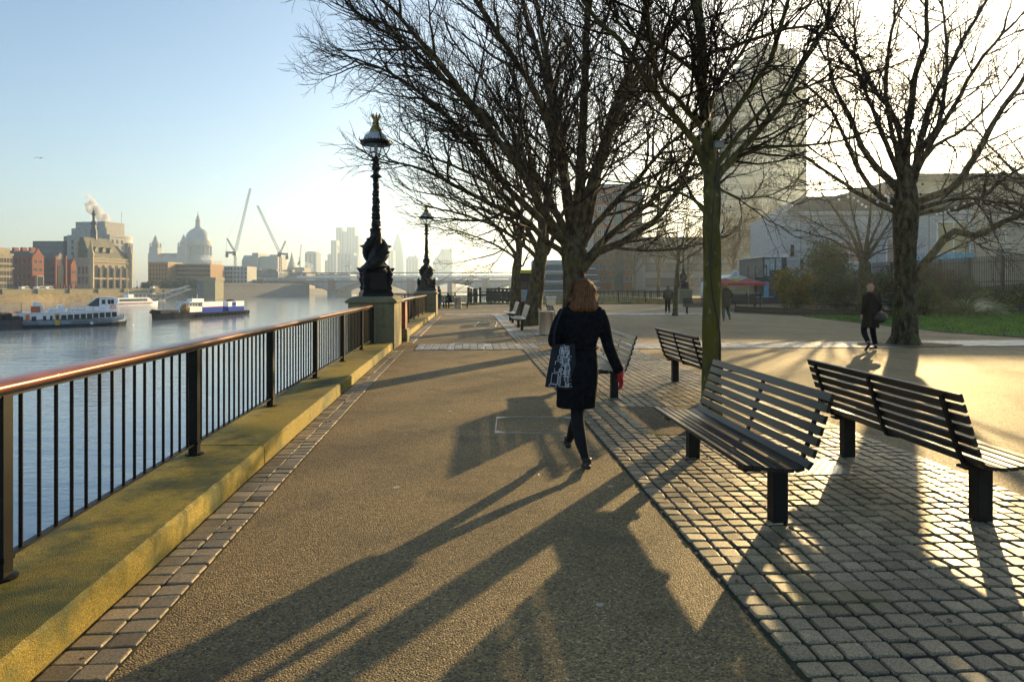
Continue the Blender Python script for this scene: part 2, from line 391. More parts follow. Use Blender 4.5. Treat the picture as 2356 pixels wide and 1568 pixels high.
# manhole frame and drain plate
m_galv = M('worn_galvanised_steel', (0.42,0.42,0.40), 0.38, 0.9, 0.15, 12)
mh = MB()
x0, x1, y0, y1 = -0.19, 0.72, 7.43, 8.35
for (a, b, c, d) in ((x0,x1,y0,y0+.013),(x0,x1,y1-.013,y1),(x0,x0+.013,y0+.013,y1-.013),(x1-.013,x1,y0+.013,y1-.013)): mh.box(a,b,c,d,-.01,.006)
for cx, cy, sx, sy in ((x0,y0,1,1),(x1,y0,-1,1),(x0,y1,1,-1),(x1,y1,-1,-1)):
    tri = [(cx+sx*.014,cy+sy*.014),(cx+sx*.13,cy+sy*.014),(cx+sx*.014,cy+sy*.13)]
    if sx*sy < 0: tri.reverse()
    mh.prism(tri, -.01, .0065)
tag(mh.build('manhole_cover', m_galv), 'square paved manhole cover with thin silver frame in front of the walking woman', 'manhole cover')
mh = MB()
for (ox, oy) in ((-2.35, 21.4), (-1.05,17.2)):
    w_ = 0.85
    for (a, b, c, d) in ((ox,ox+w_,oy,oy+.02),(ox,ox+w_,oy+.85,oy+.87),(ox,ox+.02,oy+.02,oy+.85),(ox+w_-.02,ox+w_,oy+.02,oy+.85)): 
        pass
dp = MB()
q = [ST(5.55+K*2.66, 2.66, 0), ST(5.55+K*3.27, 3.27, 0), ST(6.03+K*3.27, 3.27, 0), ST(6.03+K*2.66, 2.66, 0)]
dp.prism([(v.x, v.y) for v in q], 0.0, 0.020)
for i in range(10):
    for j in range(8):
        s_ = 5.58 + i*.045; t_ = 2.70 + j*.07 + (i % 2)*.03
        c = ST(s_+K*t_, t_, 0.0215); dp.obox(c, (.016,.008,0), (-.003,.006,0), (0,0,.0022))
tag(dp.build('drain_cover', m_galv), 'chequered steel drain cover set in the setts between the two nearest benches', 'drain cover')
# lawn
def blades(mb, pts, rr, h=(0.03,0.07), w=0.012):
    for p in pts:
        a = rr.uniform(0, 2*PI); hh = rr.uniform(*h); lx, ly = rr.uniform(-.03,.03), rr.uniform(-.03,.03)
        dx, dy = math.cos(a)*w, math.sin(a)*w
        mb.add([(p[0]-dx,p[1]-dy,p[2]),(p[0]+dx,p[1]+dy,p[2]),(p[0]+lx,p[1]+ly,p[2]+hh)], [(0,1,2)])
LAWN = [G(1847,728), G(2032,749), G(2187,765.5), G(2356,777), G(2560,790), Vector((34,19.5,0)), Vector((42,40,0)), Vector((24,42,0)), Vector((17,38,0))]
m_soil = ground_mat('lawn_soil', (0.03,0.05,0.008), (0.055,0.095,0.012), (0.10,0.15,0.03), 30, 0.9, 0.8, 0.03, 0.4)
tag(MB().prism([(v.x, v.y) for v in LAWN], -.05, 0.03).build('lawn_ground', m_soil), kind='structure')
m_grass = M('grass_blades', (0.08,0.20,0.012), 0.55, 0, 0.5, 1.5, trans=0.4)
def inpoly(x, y, P):
    c = False; n = len(P)
    for i in range(n):
        a, b = P[i], P[(i+1) % n]
        if (a.y > y) != (b.y > y) and x < (b.x-a.x)*(y-a.y)/(b.y-a.y) + a.x: c = not c
    return c
rr = random.Random(3); pts = []
while len(pts) < 26000:
    x, y = rr.uniform(13, 32), rr.uniform(19, 40)
    if inpoly(x, y, LAWN): pts.append((x, y, 0.03))
mb = MB(); blades(mb, pts, rr, (0.06,0.15), 0.022)
tag(mb.build('grass', m_grass), kind='stuff')
# moss and grass tufts round trunks and bench feet
mb = MB(); pts = []
for (s_, t_, r_, n) in ((8.0,2.85,.5,260),(17.5,2.7,.6,300),(27.7,2.63,.8,400),(9.9,1.95,.25,110),(7.3,2.0,.2,80),(24.5,2.0,.3,100),(37.3,2.7,.8,200)):
    for _ in range(n):
        a = rr.uniform(0, 2*PI); q = ST(s_ + math.sin(a)*r_*rr.random(), t_ + math.cos(a)*r_*rr.random(), 0.012); pts.append(tuple(q))
for _ in range(500):
    a = rr.uniform(0, 2*PI); d = rr.uniform(.3,.8); pts.append((10.7+math.cos(a)*d*1.6, 18.6+math.sin(a)*d*.7, .012))
blades(mb, pts, rr, (0.006,0.028), 0.0035)
tag(mb.build('weeds', m_grass), kind='stuff')
vs = [(10.7+math.cos(2*PI*i/24)*1.35*(1+.12*math.sin(5*i)), 18.55+math.sin(2*PI*i/24)*.75, 0) for i in range(24)]
tag(MB().prism(vs, -.01, .028).build('bare_earth', m_dirt), kind='structure')

for (u0, v0, u1, v1, lab) in ((1090,752,1140,741,'worn metal cover frame in the path well ahead of the woman'),(1030,803,1112,791,'metal cover frame set into the sett band beside the pedestal')):
    a, b = G(u0, v0), G(u1, v1); b.x = XP(u1, a.y); q = MB()
    for (x0_, x1_, y0_, y1_) in ((a.x,b.x,a.y,a.y+.02),(a.x,b.x,b.y-.02,b.y),(a.x,a.x+.02,a.y+.02,b.y-.02),(b.x-.02,b.x,a.y+.02,b.y-.02)): q.box(x0_,x1_,y0_,y1_,-.01,.024)
    for cx_, cy_, sx_, sy_ in ((a.x,a.y,1,1),(b.x,a.y,-1,1),(a.x,b.y,1,-1),(b.x,b.y,-1,-1)):
        tri = [(cx_+sx_*.021,cy_+sy_*.021),(cx_+sx_*.16,cy_+sy_*.021),(cx_+sx_*.021,cy_+sy_*.2)]
        if sx_*sy_ < 0: tri.reverse()
        q.prism(tri, -.01, .022)
    tag(q.build('manhole_cover', m_galv), lab, 'manhole cover')
m_leafl = M('fallen_leaf', (0.16,0.085,0.03), .8, 0, .5, 20, trans=.3)
mb = MB(); rr = random.Random(91)
for _ in range(260):
    s_ = rr.uniform(2.2, 20); t_ = rr.choice((rr.uniform(-1.75,-1.4), rr.uniform(1.4,4.2), rr.uniform(2.0,3.6), rr.uniform(-1.5,9)))
    if -1.3 < t_ < 1.3 and rr.random() < .7: continue
    q = ST(s_, t_, .018); a = rr.uniform(0, 6.28); L_ = rr.uniform(.010,.026); d = Vector((math.cos(a), math.sin(a), rr.uniform(-.2,.4))); n_ = Vector((-d.y, d.x, rr.uniform(-.3,.5)))
    mb.add([q-d*L_, q+n_*L_*.6, q+d*L_*1.1, q-n_*L_*.55], [(0,1,2,3)])
tag(mb.build('fallen_leaves', m_leafl), kind='stuff')
# ---------------------------------------------------------------- railings
m_iron = M('black_painted_iron', (0.008,0.008,0.008), 0.45, 0.0, 0.3, 15, spec=.15, bump=0.12, bscale=60, bdist=0.002)
m_wood = M('varnished_hardwood', (0.22,0.06,0.015), 0.32, 0, 0.35, 3.0, coat=0.4, bump=0.08, bscale=40, bdist=0.002, stretch=(6,1,6))
m_ped = ground_mat('pedestal_stone', (0.12,0.10,0.055), (0.21,0.18,0.10), (0.30,0.26,0.16), 90, 0.8, 0.4, 0.004, 0.3, stain=((0.085,0.09,0.025), 1.1, 0.52))
def profile_run(pts, prof, mb, closed_caps=True):
    n = len(prof); vs = []
    for k, p in enumerate(pts):
        t = (pts[min(k+1, len(pts)-1)] - pts[max(k-1, 0)]); t.z = 0; t.normalize(); nrm = Vector((-t.y, t.x, 0))
        vs += [p + nrm*a + Vector((0,0,b)) for a, b in prof]
    fs = [(k*n+i, k*n+(i+1)%n, (k+1)*n+(i+1)%n, (k+1)*n+i) for k in range(len(pts)-1) for i in range(n)]
    fs += [tuple(range(n-1,-1,-1)), tuple(range((len(pts)-1)*n, len(pts)*n))]
    mb.add(vs, fs)
HR = [(math.cos(a)*0.072, math.sin(a)*(0.040 if math.sin(a) > 0 else 0.030)) for a in [2*PI*i/14 for i in range(14)]]
BB = [(-.022,-.006),(.022,-.006),(.022,.006),(-.022,.006)]
# unit meshes
bal_me = MB().tube([(0,0,0.085),(0,0,0.885)], 0.0105, 8).build('baluster', m_iron, smooth=False); 
pm = MB().box(-.036,.036,-.036,.036,0.0,0.895); pm.box(-.042,.042,-.042,.042,0.085,0.115); pm.lathe([(.075,0),(.075,.012),(.045,.016)], n=12)
post_me = pm.build('railing_post', m_iron)
def railing(name, label, path, z0, post_s, nb, smooth=True):
    """path(s) -> ground point, post_s list of positions, nb balusters per bay"""
    base = path(post_s[0]); base.z = z0
    t = thing(name, label, 'railing', base, 0, 'railings along the river')
    a, b = post_s[0], post_s[-1]; n = max(2, int((b-a)/0.8))
    line = [path(a-.02 + (b-a+.04)*i/n) + Vector((0,0,z0)) - base for i in range(n+1)]
    mb = MB(); profile_run([p + Vector((0,0,0.935)) for p in line], HR, mb); mb.build('handrail', m_wood, t, smooth=True)
    mb = MB(); profile_run([p + Vector((0,0,0.891)) for p in line], [(-.03,-.006),(.03,-.006),(.03,.006),(-.03,.006)], mb); mb.build('top_bar', m_iron, t)
    mb = MB(); profile_run([p + Vector((0,0,0.095)) for p in line], BB, mb); mb.build('bottom_bar', m_iron, t)
    cnt = 0
    for k, s_ in enumerate(post_s):
        d = path(s_+.1) - path(s_-.1)
        c = bpy.data.objects.new('post', post_me.data); COL.objects.link(c); c.parent = t
        c.location = path(s_) + Vector((0,0,z0)) - base; c.rotation_euler = (0,0,math.atan2(-d.x, d.y))
        if k == len(post_s)-1: break
        for i in range(1, nb+1):
            q = path(s_ + (post_s[k+1]-s_)*i/(nb+1)) + Vector((0,0,z0)) - base
            c = bpy.data.objects.new('baluster', bal_me.data); COL.objects.link(c); c.parent = t; c.location = q
            c.rotation_euler = (0,0,i*1.3)
    return t
pth = lambda s: ST(s, wv(s) - 0.50)
railing('railing', 'nearest black railing with polished wooden handrail, ending at the first lamp pedestal', pth, 0.175,
        [-1.5, 0.92, 3.33, 5.79, 8.12, 10.6, 12.95, 15.3, 17.1], 15)
railing('railing', 'black iron railing between the two stone lamp pedestals on the river side', pth, 0.175, [19.3, 21.8, 24.3, 26.8, 29.3, 31.8, 34.3, 36.9], 13)
bpy.data.objects.remove(bal_me); bpy.data.objects.remove(post_me)
def far_railing(label, pts, gap, z0=0.17, h=0.94):
    t = thing('railing', label, 'railing', pts[0] + Vector((0,0,z0)), 0, 'railings along the river'); o = pts[0]
    hb = MB(); bb = MB(); pb = MB(); L_ = 0
    profile_run([p - o + Vector((0,0,h-.02)) for p in pts], [(-.05,-.03),(.05,-.03),(.05,.03),(-.05,.03)], hb)
    profile_run([p - o + Vector((0,0,.09)) for p in pts], BB, bb)
    posts = []
    for a, b in zip(pts, pts[1:]):
        n = max(1, round((b-a).length/2.4))
        for i in range(n):
            p = a + (b-a)*i/n - o; posts.append(p); m_ = int((b-a).length/n/gap)
            for j in range(1, m_): 
                q = a + (b-a)*(i + j/m_)/n - o; pb.box(q.x-.012,q.x+.012,q.y-.012,q.y+.012,.09,h-.05)
    posts.append(pts[-1] - o)
    hb.build('handrail', m_iron, t); bb.build('bottom_bar', m_iron, t); tag(pb.build('baluster', m_iron, t), kind='stuff')
    for p in posts: MB().box(-.04,.04,-.04,.04,0,h-.05).build('post', m_iron, t, loc=p)
    return t
far_railing('short black railing on the bulge of the river wall behind the second lamp', [ST(38.9,-2.2), FAR[0], FAR[1]], .17)
far_railing('long black railing across the far end of the promenade with the bridge behind', [FAR[1], FAR[2], FAR[3]], .17)
far_railing('black railing going back from the third lamp pedestal towards the parasols', FAR2, .2)

# ---------------------------------------------------------------- stone pedestals and dolphin lamps
def pedestal(label, s, rect=None, loc=None, rz=None):
    loc = loc or ST(s, 0); t = thing('lamp_pedestal', label, 'pedestal', loc, ROT if rz is None else rz, 'stone lamp pedestals')
    W, D = 1.20, 1.88
    b = MB(); b.bbox(-W/2+.02, W/2-.02, 0, D, -7.0 if rect else -.02, 1.165, .02); b.build('pedestal_body', m_ped, t)
    c = MB(); o = .05
    prof = [(o*.4,1.165),(o,1.185),(o,1.215),(o*.6,1.235),(-.10,1.33)]
    vs = []
    for e, z in prof: vs += [(-W/2-e, -e, z),(W/2+e, -e, z),(W/2+e, D+e, z),(-W/2-e, D+e, z)]
    n = len(prof)
    c.add(vs, [(3,2,1,0), tuple(range(4*n-4,4*n))] + [(k*4+i,k*4+(i+1)%4,k*4+4+(i+1)%4,k*4+4+i) for k in range(n-1) for i in range(4)])
    c.build('pedestal_cap', m_ped, t)
    return t
m_lamp = M('lamp_black_iron', (0.008,0.009,0.011), 0.36, 0.0, 0.4, 18, spec=.22, bump=0.5, bscale=22, bdist=0.012)
m_gold = M('gilded_crown', (0.30,0.21,0.07), 0.38, 0.75, 0.35, 20, bump=0.3, bscale=40)
m_opal = M('opal_glass', (0.62,0.66,0.70), 0.18, 0, 0.04, 3, trans=0.35)
def clear_glass(name, tint=(0.93,0.95,0.97), fac=0.16):
    m, nt, p, out = nodes_of(name); N, L = nt.nodes, nt.links
    tr = N.new('ShaderNodeBsdfTransparent'); tr.inputs[0].default_value = (*tint, 1)
    p.inputs['Base Color'].default_value = (0.8,0.85,0.88,1); p.inputs['Roughness'].default_value = 0.08
    mx = N.new('ShaderNodeMixShader'); mx.inputs[0].default_value = fac
    L.new(tr.outputs[0], mx.inputs[1]); L.new(p.outputs[0], mx.inputs[2]); L.new(mx.outputs[0], out.inputs[0]); return m
m_clear = clear_glass('clear_lamp_glass')
def dolphin_lamp(label, loc, rz=0.0):
    t = thing('street_lamp', label, 'street lamp', loc, rz, 'ornate dolphin lamps on the river wall')
    b = MB()
    b.bbox(-.40,.40,-.40,.40,0,.10,.02); 
    b.add([(x*sx, y*sx, z) for sx, z in ((.39,.10),(.31,.20)) for x, y in ((-1,-1),(1,-1),(1,1),(-1,1))], [(3,2,1,0),(4,5,6,7),(0,1,5,4),(1,2,6,5),(2,3,7,6),(3,0,4,7)])
    b.bbox(-.305,.305,-.305,.305,.20,.62,.04); b.box(-.33,.33,-.33,.33,.245,.275); b.box(-.34,.34,-.34,.34,.585,.635)
    for sx, sy in ((1,0),(-1,0),(0,1),(0,-1)):      # side panels with a raised plaque
        b.obox((sx*.315, sy*.315, .43), (sy*.2+sx*.012, sx*.2+sy*.012, 0), (sx*.012, sy*.012, 0), (0,0,.11))
    for a in range(4):                              # corner scroll balusters
        x, y = math.cos(PI/4+a*PI/2)*.43, math.sin(PI/4+a*PI/2)*.43
        b.lathe([(.09,.02),(.10,.10),(.06,.16),(.085,.24),(.055,.30),(.09,.40),(.11,.47),(.07,.53),(.10,.60),(.05,.68),(.02,.74)], (x,y,0), 10)
    b.lathe([(.30,.63),(.33,.68),(.27,.74),(.30,.80),(.22,.86)], n=14, wob=lambda a, z: 1+.08*math.sin(7*a))
    smooth_by(b.build('lamp_base', m_lamp, t), 35)
    for k in range(2):                              # two sturgeons wound round the column, head down
        f = MB(); a0 = PI*k + 0.5; pts = []; rad = []
        for i in range(40):
            q = i/39
            a = a0 + q*2.0*PI*.80
            rr_ = .215*(1-q)**.5 + .085 + .03*math.sin(q*9)*(1-q); z = .72 + q*1.10
            pts.append((math.cos(a)*rr_, math.sin(a)*rr_, z)); rad.append((.07 + .095*math.sin(min(1, q*3.2+.25)*PI/2))*(1-q)**.62 + .022)
        f.tube(pts, rad, 10)
        h = Vector(pts[0]); o_ = Vector((math.cos(a0), math.sin(a0), 0)); sd = Vector((-o_.y, o_.x, 0))
        f.ball(h + o_*.03 - sd*.02 + Vector((0,0,.01)), .13,.13,.115, 12)
        f.tube([h + o_*.05 - sd*.05, h + o_*.13 - sd*.13 + Vector((0,0,-.02)), h + o_*.16 - sd*.20 + Vector((0,0,.03))], [.095,.06,.02], 8)
        for e in (-1, 1): f.ball(h + o_*.11 + sd*.04 + Vector((0,0,.07))*1.0 + o_*.0 + sd*e*.05, .028, n=8)
        for q in (4, 9, 14, 20, 26):                # fins
            c = Vector(pts[q]); ot = Vector((c.x, c.y, 0)).normalized(); 
            f.add([c + ot*rad[q]*.6 + Vector((0,0,-.05)), c + ot*(rad[q]+.085) + Vector((0,0,.06)), c + ot*rad[q]*.6 + Vector((0,0,.10)), c + ot*rad[q]*.7 + Vector((.012,.012,.02))], [(0,1,3),(1,2,3),(0,3,2),(0,2,1)])
        T = Vector(pts[-1]); 
        for e in (-1, 1): f.add([T, T + sd*.13*e + Vector((0,0,.16)), T + sd*.03*e + Vector((0,0,.10)), T + o_*.02 + Vector((0,0,.05))], [(0,1,2),(0,2,3),(0,3,1),(1,3,2)])
        smooth_by(f.build('sturgeon', m_lamp, t), 50)
    c = MB()
    prof = [(.19,.80),(.17,1.2),(.135,1.70),(.155,1.75),(.165,1.79),(.11,1.83)]
    z = 1.85
    while z < 3.10:
        r = .105 - .04*(z-1.85)/1.25; prof += [(r*1.0, z),(r*1.22, z+.04),(r*.95, z+.075)]; z += .10
    prof += [(.07,3.13),(.145,3.17),(.15,3.20),(.08,3.25),(.075,3.33),(.115,3.37),(.115,3.41),(.07,3.45),(.105,3.51),(.07,3.57),(.085,3.62),(.05,3.70),(.02,3.78)]
    c.lathe(prof, n=14, wob=lambda a, z: 1+.10*math.sin(5*a+z*14))
    for i in range(26):                             # leaf wreath knobs up the shaft
        a = i*2.4; zz = 1.9 + i*.048; r = .105 - .04*(zz-1.85)/1.25
        c.ball((math.cos(a)*r*1.1, math.sin(a)*r*1.1, zz), .024,.024,.034, 6)
    for i in range(4):
        a = i*PI/2; c.tube([(math.cos(a)*.06, math.sin(a)*.06, 3.46),(math.cos(a)*.14, math.sin(a)*.14, 3.44),(math.cos(a)*.17, math.sin(a)*.17, 3.49)], [.016,.014,.005], 6)
    smooth_by(c.build('lamp_column', m_lamp, t), 35)
    for i in range(4):
        a = i*PI/2 + .25; ar = MB(); P = [(.04,3.60),(.09,3.66),(.20,3.72),(.30,3.82),(.37,3.94),(.395,4.06),(.40,4.12)]
        ar.tube([(math.cos(a)*r, math.sin(a)*r, z) for r, z in P], [.018,.018,.016,.015,.014,.014,.012], 7)
        x, y = math.cos(a)*.20, math.sin(a)*.20
        ar.tube([(x,y,3.71),(x*1.2,y*1.2,3.66),(x*1.28,y*1.28,3.70)], [.014,.018,.006], 6)
        smooth_by(ar.build('lamp_arm', m_lamp, t), 50)
    rg = MB(); rg.lathe([(.33,4.05),(.395,4.03),(.41,4.06),(.41,4.10),(.36,4.13),(.33,4.11),(.33,4.05)], n=28)
    for i in range(28):
        a = 2*PI*i/28; x, y = math.cos(a)*.398, math.sin(a)*.398
        rg.tube([(x,y,4.09),(x*1.03,y*1.03,4.145)], [.020,.004], 5)
    for i in range(4):
        a = i*PI/2+.25; x, y = math.cos(a), math.sin(a); rg.tube([(x*.40,y*.40,4.05),(x*.47,y*.47,4.12),(x*.46,y*.46,4.19)], [.016,.016,.005], 6)
    for i in range(4):
        a = i*PI/2+.25; rg.tube([(math.cos(a)*r, math.sin(a)*r, z) for r, z in ((.34,4.11),(.315,4.22),(.24,4.33),(.13,4.39))], .010, 5)
    smooth_by(rg.build('lantern_ring', m_lamp, t), 40)
    g = MB(); g.lathe([(.315*math.cos(q), 4.10 + .30*math.sin(q)) for q in [k*PI/2/9*.93 for k in range(10)]], n=26); g.build('globe_top', m_opal, t, smooth=True)
    g = MB(); g.lathe([(.31*math.cos(q), 4.06 - .345*math.sin(q)) for q in reversed([k*PI/2/9*.95 for k in range(10)])], n=26); g.build('globe_bowl', m_clear, t, smooth=True)
    bu = MB(); bu.lathe([(.012,3.76),(.03,3.80),(.05,3.92),(.045,4.0),(.02,4.04)], n=10); bu.build('lamp_bulb', m_opal, t, smooth=True)
    fn = MB(); fn.lathe([(.16,4.375),(.165,4.42),(.125,4.48),(.085,4.56),(.095,4.60),(.075,4.64),(.085,4.70),(.09,4.74),(.07,4.75)], n=14)
    for i in range(8):
        a = 2*PI*i/8; x, y = math.cos(a), math.sin(a)
        fn.tube([(x*.075,y*.075,4.72),(x*.115,y*.115,4.78),(x*.10,y*.10,4.84 if i % 2 else 4.87)], [.02,.022,.008], 6)
    smooth_by(fn.build('crown_finial', m_gold, t), 40)
    return t
pedestal('nearest mossy stone pedestal, at the end of the wooden handrail', 17.25, True, loc=ST(17.25, -2.45))
pedestal('second stone pedestal along the river wall, beyond the nearest one', 37.1, True, loc=ST(37.15, -2.32))
pedestal('pale stone pedestal behind the slim young tree', 62, False, loc=Vector((15.95, 62.6, 0)), rz=0.0)
L1 = dolphin_lamp('tallest-looking black dolphin lamp standard with gilded crown on the nearest pedestal', ST(18.15, -2.45, 1.325), 0.35)
L2 = dup(L1, ST(38.05, -2.32, 1.325), 0.9, 'second black dolphin lamp standard, half as tall in view as the nearest one')
L3 = dup(L1, (15.95, 63.5, 1.325), 0.2, 'dolphin lamp standard behind the slim young tree, lantern among its twigs')
# lifebuoy cabinet on the kerb behind the pedestal
m_red = M('dull_red_paint', (0.20,0.035,0.018), 0.45, 0, 0.2, 6)
t = thing('lifebuoy_cabinet', 'narrow dark red cabinet standing against the nearest stone pedestal', 'cabinet', ST(19.9, -1.86, 0.0), ROT)
MB().bbox(-.06,.06,-.33,.33,.38,1.12,.015).build('cabinet_box', m_red, t); MB().box(-.068,.068,-.34,.34,1.121,1.15).build('cabinet_lid', m_red, t)
MB().bbox(-.10,.12,-.45,.42,-.02,.379,.03).build('cabinet_plinth', m_ped, t)
# ---------------------------------------------------------------- trees
def tubes_np(items, name, mat, parent, smooth=True):
    """items: list of (points, radii, sides) -> ONE mesh of tapering tubes"""
    V = []; Fc = []; base = 0
    by = {}
    for p, r, s in items: by.setdefault((len(p), s), []).append((p, r))
    for (n, s), lst in by.items():
        P = np.array([a for a, _ in lst], dtype=float); Rr = np.array([b for _, b in lst], dtype=float)
        T = np.empty_like(P); T[:,1:-1] = P[:,2:] - P[:,:-2]; T[:,0] = P[:,1]-P[:,0]; T[:,-1] = P[:,-1]-P[:,-2]
        T /= np.linalg.norm(T, axis=2, keepdims=True) + 1e-9
        ref = np.where(np.abs(T[:,:1,2:3]) > .85, np.array([1.,0,0]), np.array([0,0,1.]))
        ref = np.broadcast_to(ref, T.shape)
        A = np.cross(T, ref); A /= np.linalg.norm(A, axis=2, keepdims=True) + 1e-9
        B = np.cross(A, T)
        w = np.arange(s)*2*PI/s
        ring = P[:,:,None,:] + Rr[:,:,None,None]*(A[:,:,None,:]*np.cos(w)[None,None,:,None] + B[:,:,None,:]*np.sin(w)[None,None,:,None])
        m = len(lst); V.append(ring.reshape(-1, 3))
        idx = base + np.arange(m*n*s).reshape(m, n, s)
        a = idx[:,:-1,:]; b = idx[:,1:,:]
        q = np.stack([a, b, np.roll(b,-1,2), np.roll(a,-1,2)], axis=-1).reshape(-1, 4)
        Fc.append(q); base += m*n*s
    V = np.concatenate(V); Q = np.concatenate(Fc)
    me = bpy.data.meshes.new(name)
    me.vertices.add(len(V)); me.vertices.foreach_set('co', V.ravel())
    me.loops.add(len(Q)*4); me.loops.foreach_set('vertex_index', Q.ravel().astype(np.int32))
    me.polygons.add(len(Q)); me.polygons.foreach_set('loop_start', (np.arange(len(Q))*4).astype(np.int32))
    me.polygons.foreach_set('use_smooth', np.ones(len(Q), dtype=bool))
    me.update(calc_edges=True); me.materials.append(mat)
    o = bpy.data.objects.new(name, me); COL.objects.link(o); o.parent = parent
    return o
def bark(name, cA, cB, moss, mossy, scale=9):
    m, nt, p, out = nodes_of(name); N, L = nt.nodes, nt.links
    tc = N.new('ShaderNodeTexCoord'); V = tc.outputs['Object']
    mp = N.new('ShaderNodeMapping'); mp.inputs['Scale'].default_value = (1,1,.45); L.new(V, mp.inputs[0])
    n1 = N.new('ShaderNodeTexNoise'); n1.inputs['Scale'].default_value = scale; n1.inputs['Detail'].default_value = 8; n1.inputs['Roughness'].default_value = .65; L.new(mp.outputs[0], n1.inputs['Vector'])
    c1 = N.new('ShaderNodeValToRGB'); c1.color_ramp.elements[0].position = .40; c1.color_ramp.elements[1].position = .60
    c1.color_ramp.elements[0].color = (*cA,1); c1.color_ramp.elements[1].color = (*cB,1); L.new(n1.outputs['Fac'], c1.inputs[0])
    n2 = N.new('ShaderNodeTexNoise'); n2.inputs['Scale'].default_value = 2.2; n2.inputs['Detail'].default_value = 6; L.new(V, n2.inputs['Vector'])
    sx = N.new('ShaderNodeSeparateXYZ'); L.new(V, sx.inputs[0])
    mr = N.new('ShaderNodeMapRange'); mr.inputs['From Min'].default_value = 5.5; mr.inputs['From Max'].default_value = 0.0; mr.inputs['To Min'].default_value = -.25; mr.inputs['To Max'].default_value = mossy; L.new(sx.outputs[2], mr.inputs['Value'])
    ad = N.new('ShaderNodeMath'); L.new(n2.outputs['Fac'], ad.inputs[0]); L.new(mr.outputs[0], ad.inputs[1])
    r2 = N.new('ShaderNodeMapRange'); r2.inputs['From Min'].default_value = .50; r2.inputs['From Max'].default_value = .72; L.new(ad.outputs[0], r2.inputs['Value'])
    mx = N.new('ShaderNodeMix'); mx.data_type = 'RGBA'; L.new(r2.outputs[0], mx.inputs['Factor']); L.new(c1.outputs[0], mx.inputs['A']); mx.inputs['B'].default_value = (*moss,1)
    n4 = N.new('ShaderNodeTexNoise'); n4.inputs['Scale'].default_value = 16; n4.inputs['Detail'].default_value = 3; L.new(mp.outputs[0], n4.inputs['Vector'])
    r4 = N.new('ShaderNodeMapRange'); r4.inputs['From Min'].default_value = .64; r4.inputs['From Max'].default_value = .70; r4.inputs['To Max'].default_value = .75; L.new(n4.outputs['Fac'], r4.inputs['Value'])
    m4 = N.new('ShaderNodeMix'); m4.data_type = 'RGBA'; L.new(r4.outputs[0], m4.inputs['Factor']); L.new(mx.outputs['Result'], m4.inputs['A']); m4.inputs['B'].default_value = (.24,.20,.12,1); mx = m4
    L.new(mx.outputs['Result'], p.inputs['Base Color']); p.inputs['Roughness'].default_value = .85; p.inputs['Specular IOR Level'].default_value = .15
    bp = N.new('ShaderNodeBump'); bp.inputs['Strength'].default_value = .8; bp.inputs['Distance'].default_value = .025; L.new(n1.outputs['Fac'], bp.inputs['Height']); L.new(bp.outputs['Normal'], p.inputs['Normal'])
    MATS[name] = m
    return m
m_bark = bark('plane_bark', (0.028,0.020,0.012), (0.115,0.090,0.050), (0.075,0.08,0.022), .08)
m_bark_moss = bark('mossy_bark', (0.05,0.045,0.018), (0.12,0.105,0.035), (0.105,0.088,0.014), .24)
m_twig = M('twig_bark', (0.026,0.017,0.010), 0.8, 0, 0.35, 2.5, spec=.1)
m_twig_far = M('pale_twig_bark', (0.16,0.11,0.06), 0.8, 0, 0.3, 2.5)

def norm(a):
    l = math.sqrt(a[0]*a[0]+a[1]*a[1]+a[2]*a[2]) or 1; return (a[0]/l, a[1]/l, a[2]/l)
def turned(d, ang, rr, bias=None):
    """direction turned by ang away from d, towards a random side (or one leaning to bias)"""
    x = (rr.gauss(0,1), rr.gauss(0,1), rr.gauss(0,1))
    if bias: x = (x[0]+bias[0], x[1]+bias[1], x[2]+bias[2])
    k = x[0]*d[0]+x[1]*d[1]+x[2]*d[2]
    s = norm((x[0]-k*d[0], x[1]-k*d[1], x[2]-k*d[2])); c, n = math.cos(ang), math.sin(ang)
    return (d[0]*c+s[0]*n, d[1]*c+s[1]*n, d[2]*c+s[2]*n)
def smooth_line(pts, step, rr, wig):
    """Catmull-Rom through pts, resampled, with a little wander"""
    P = [Vector(p) for p in pts]; P = [P[0]*2-P[1]] + P + [P[-1]*2-P[-2]]; out = []
    for i in range(1, len(P)-2):
        n = max(1, int((P[i+1]-P[i]).length/step))
        for k in range(n):
            t = k/n; a, b, c, d = P[i-1], P[i], P[i+1], P[i+2]
            q = 0.5*((2*b) + (c-a)*t + (2*a-5*b+4*c-d)*t*t + (3*b-a-3*c+d)*t**3)
            out.append(q + Vector((rr.uniform(-wig,wig), rr.uniform(-wig,wig), rr.uniform(-wig,wig))))
    out.append(P[-2]); return [tuple(q) for q in out]
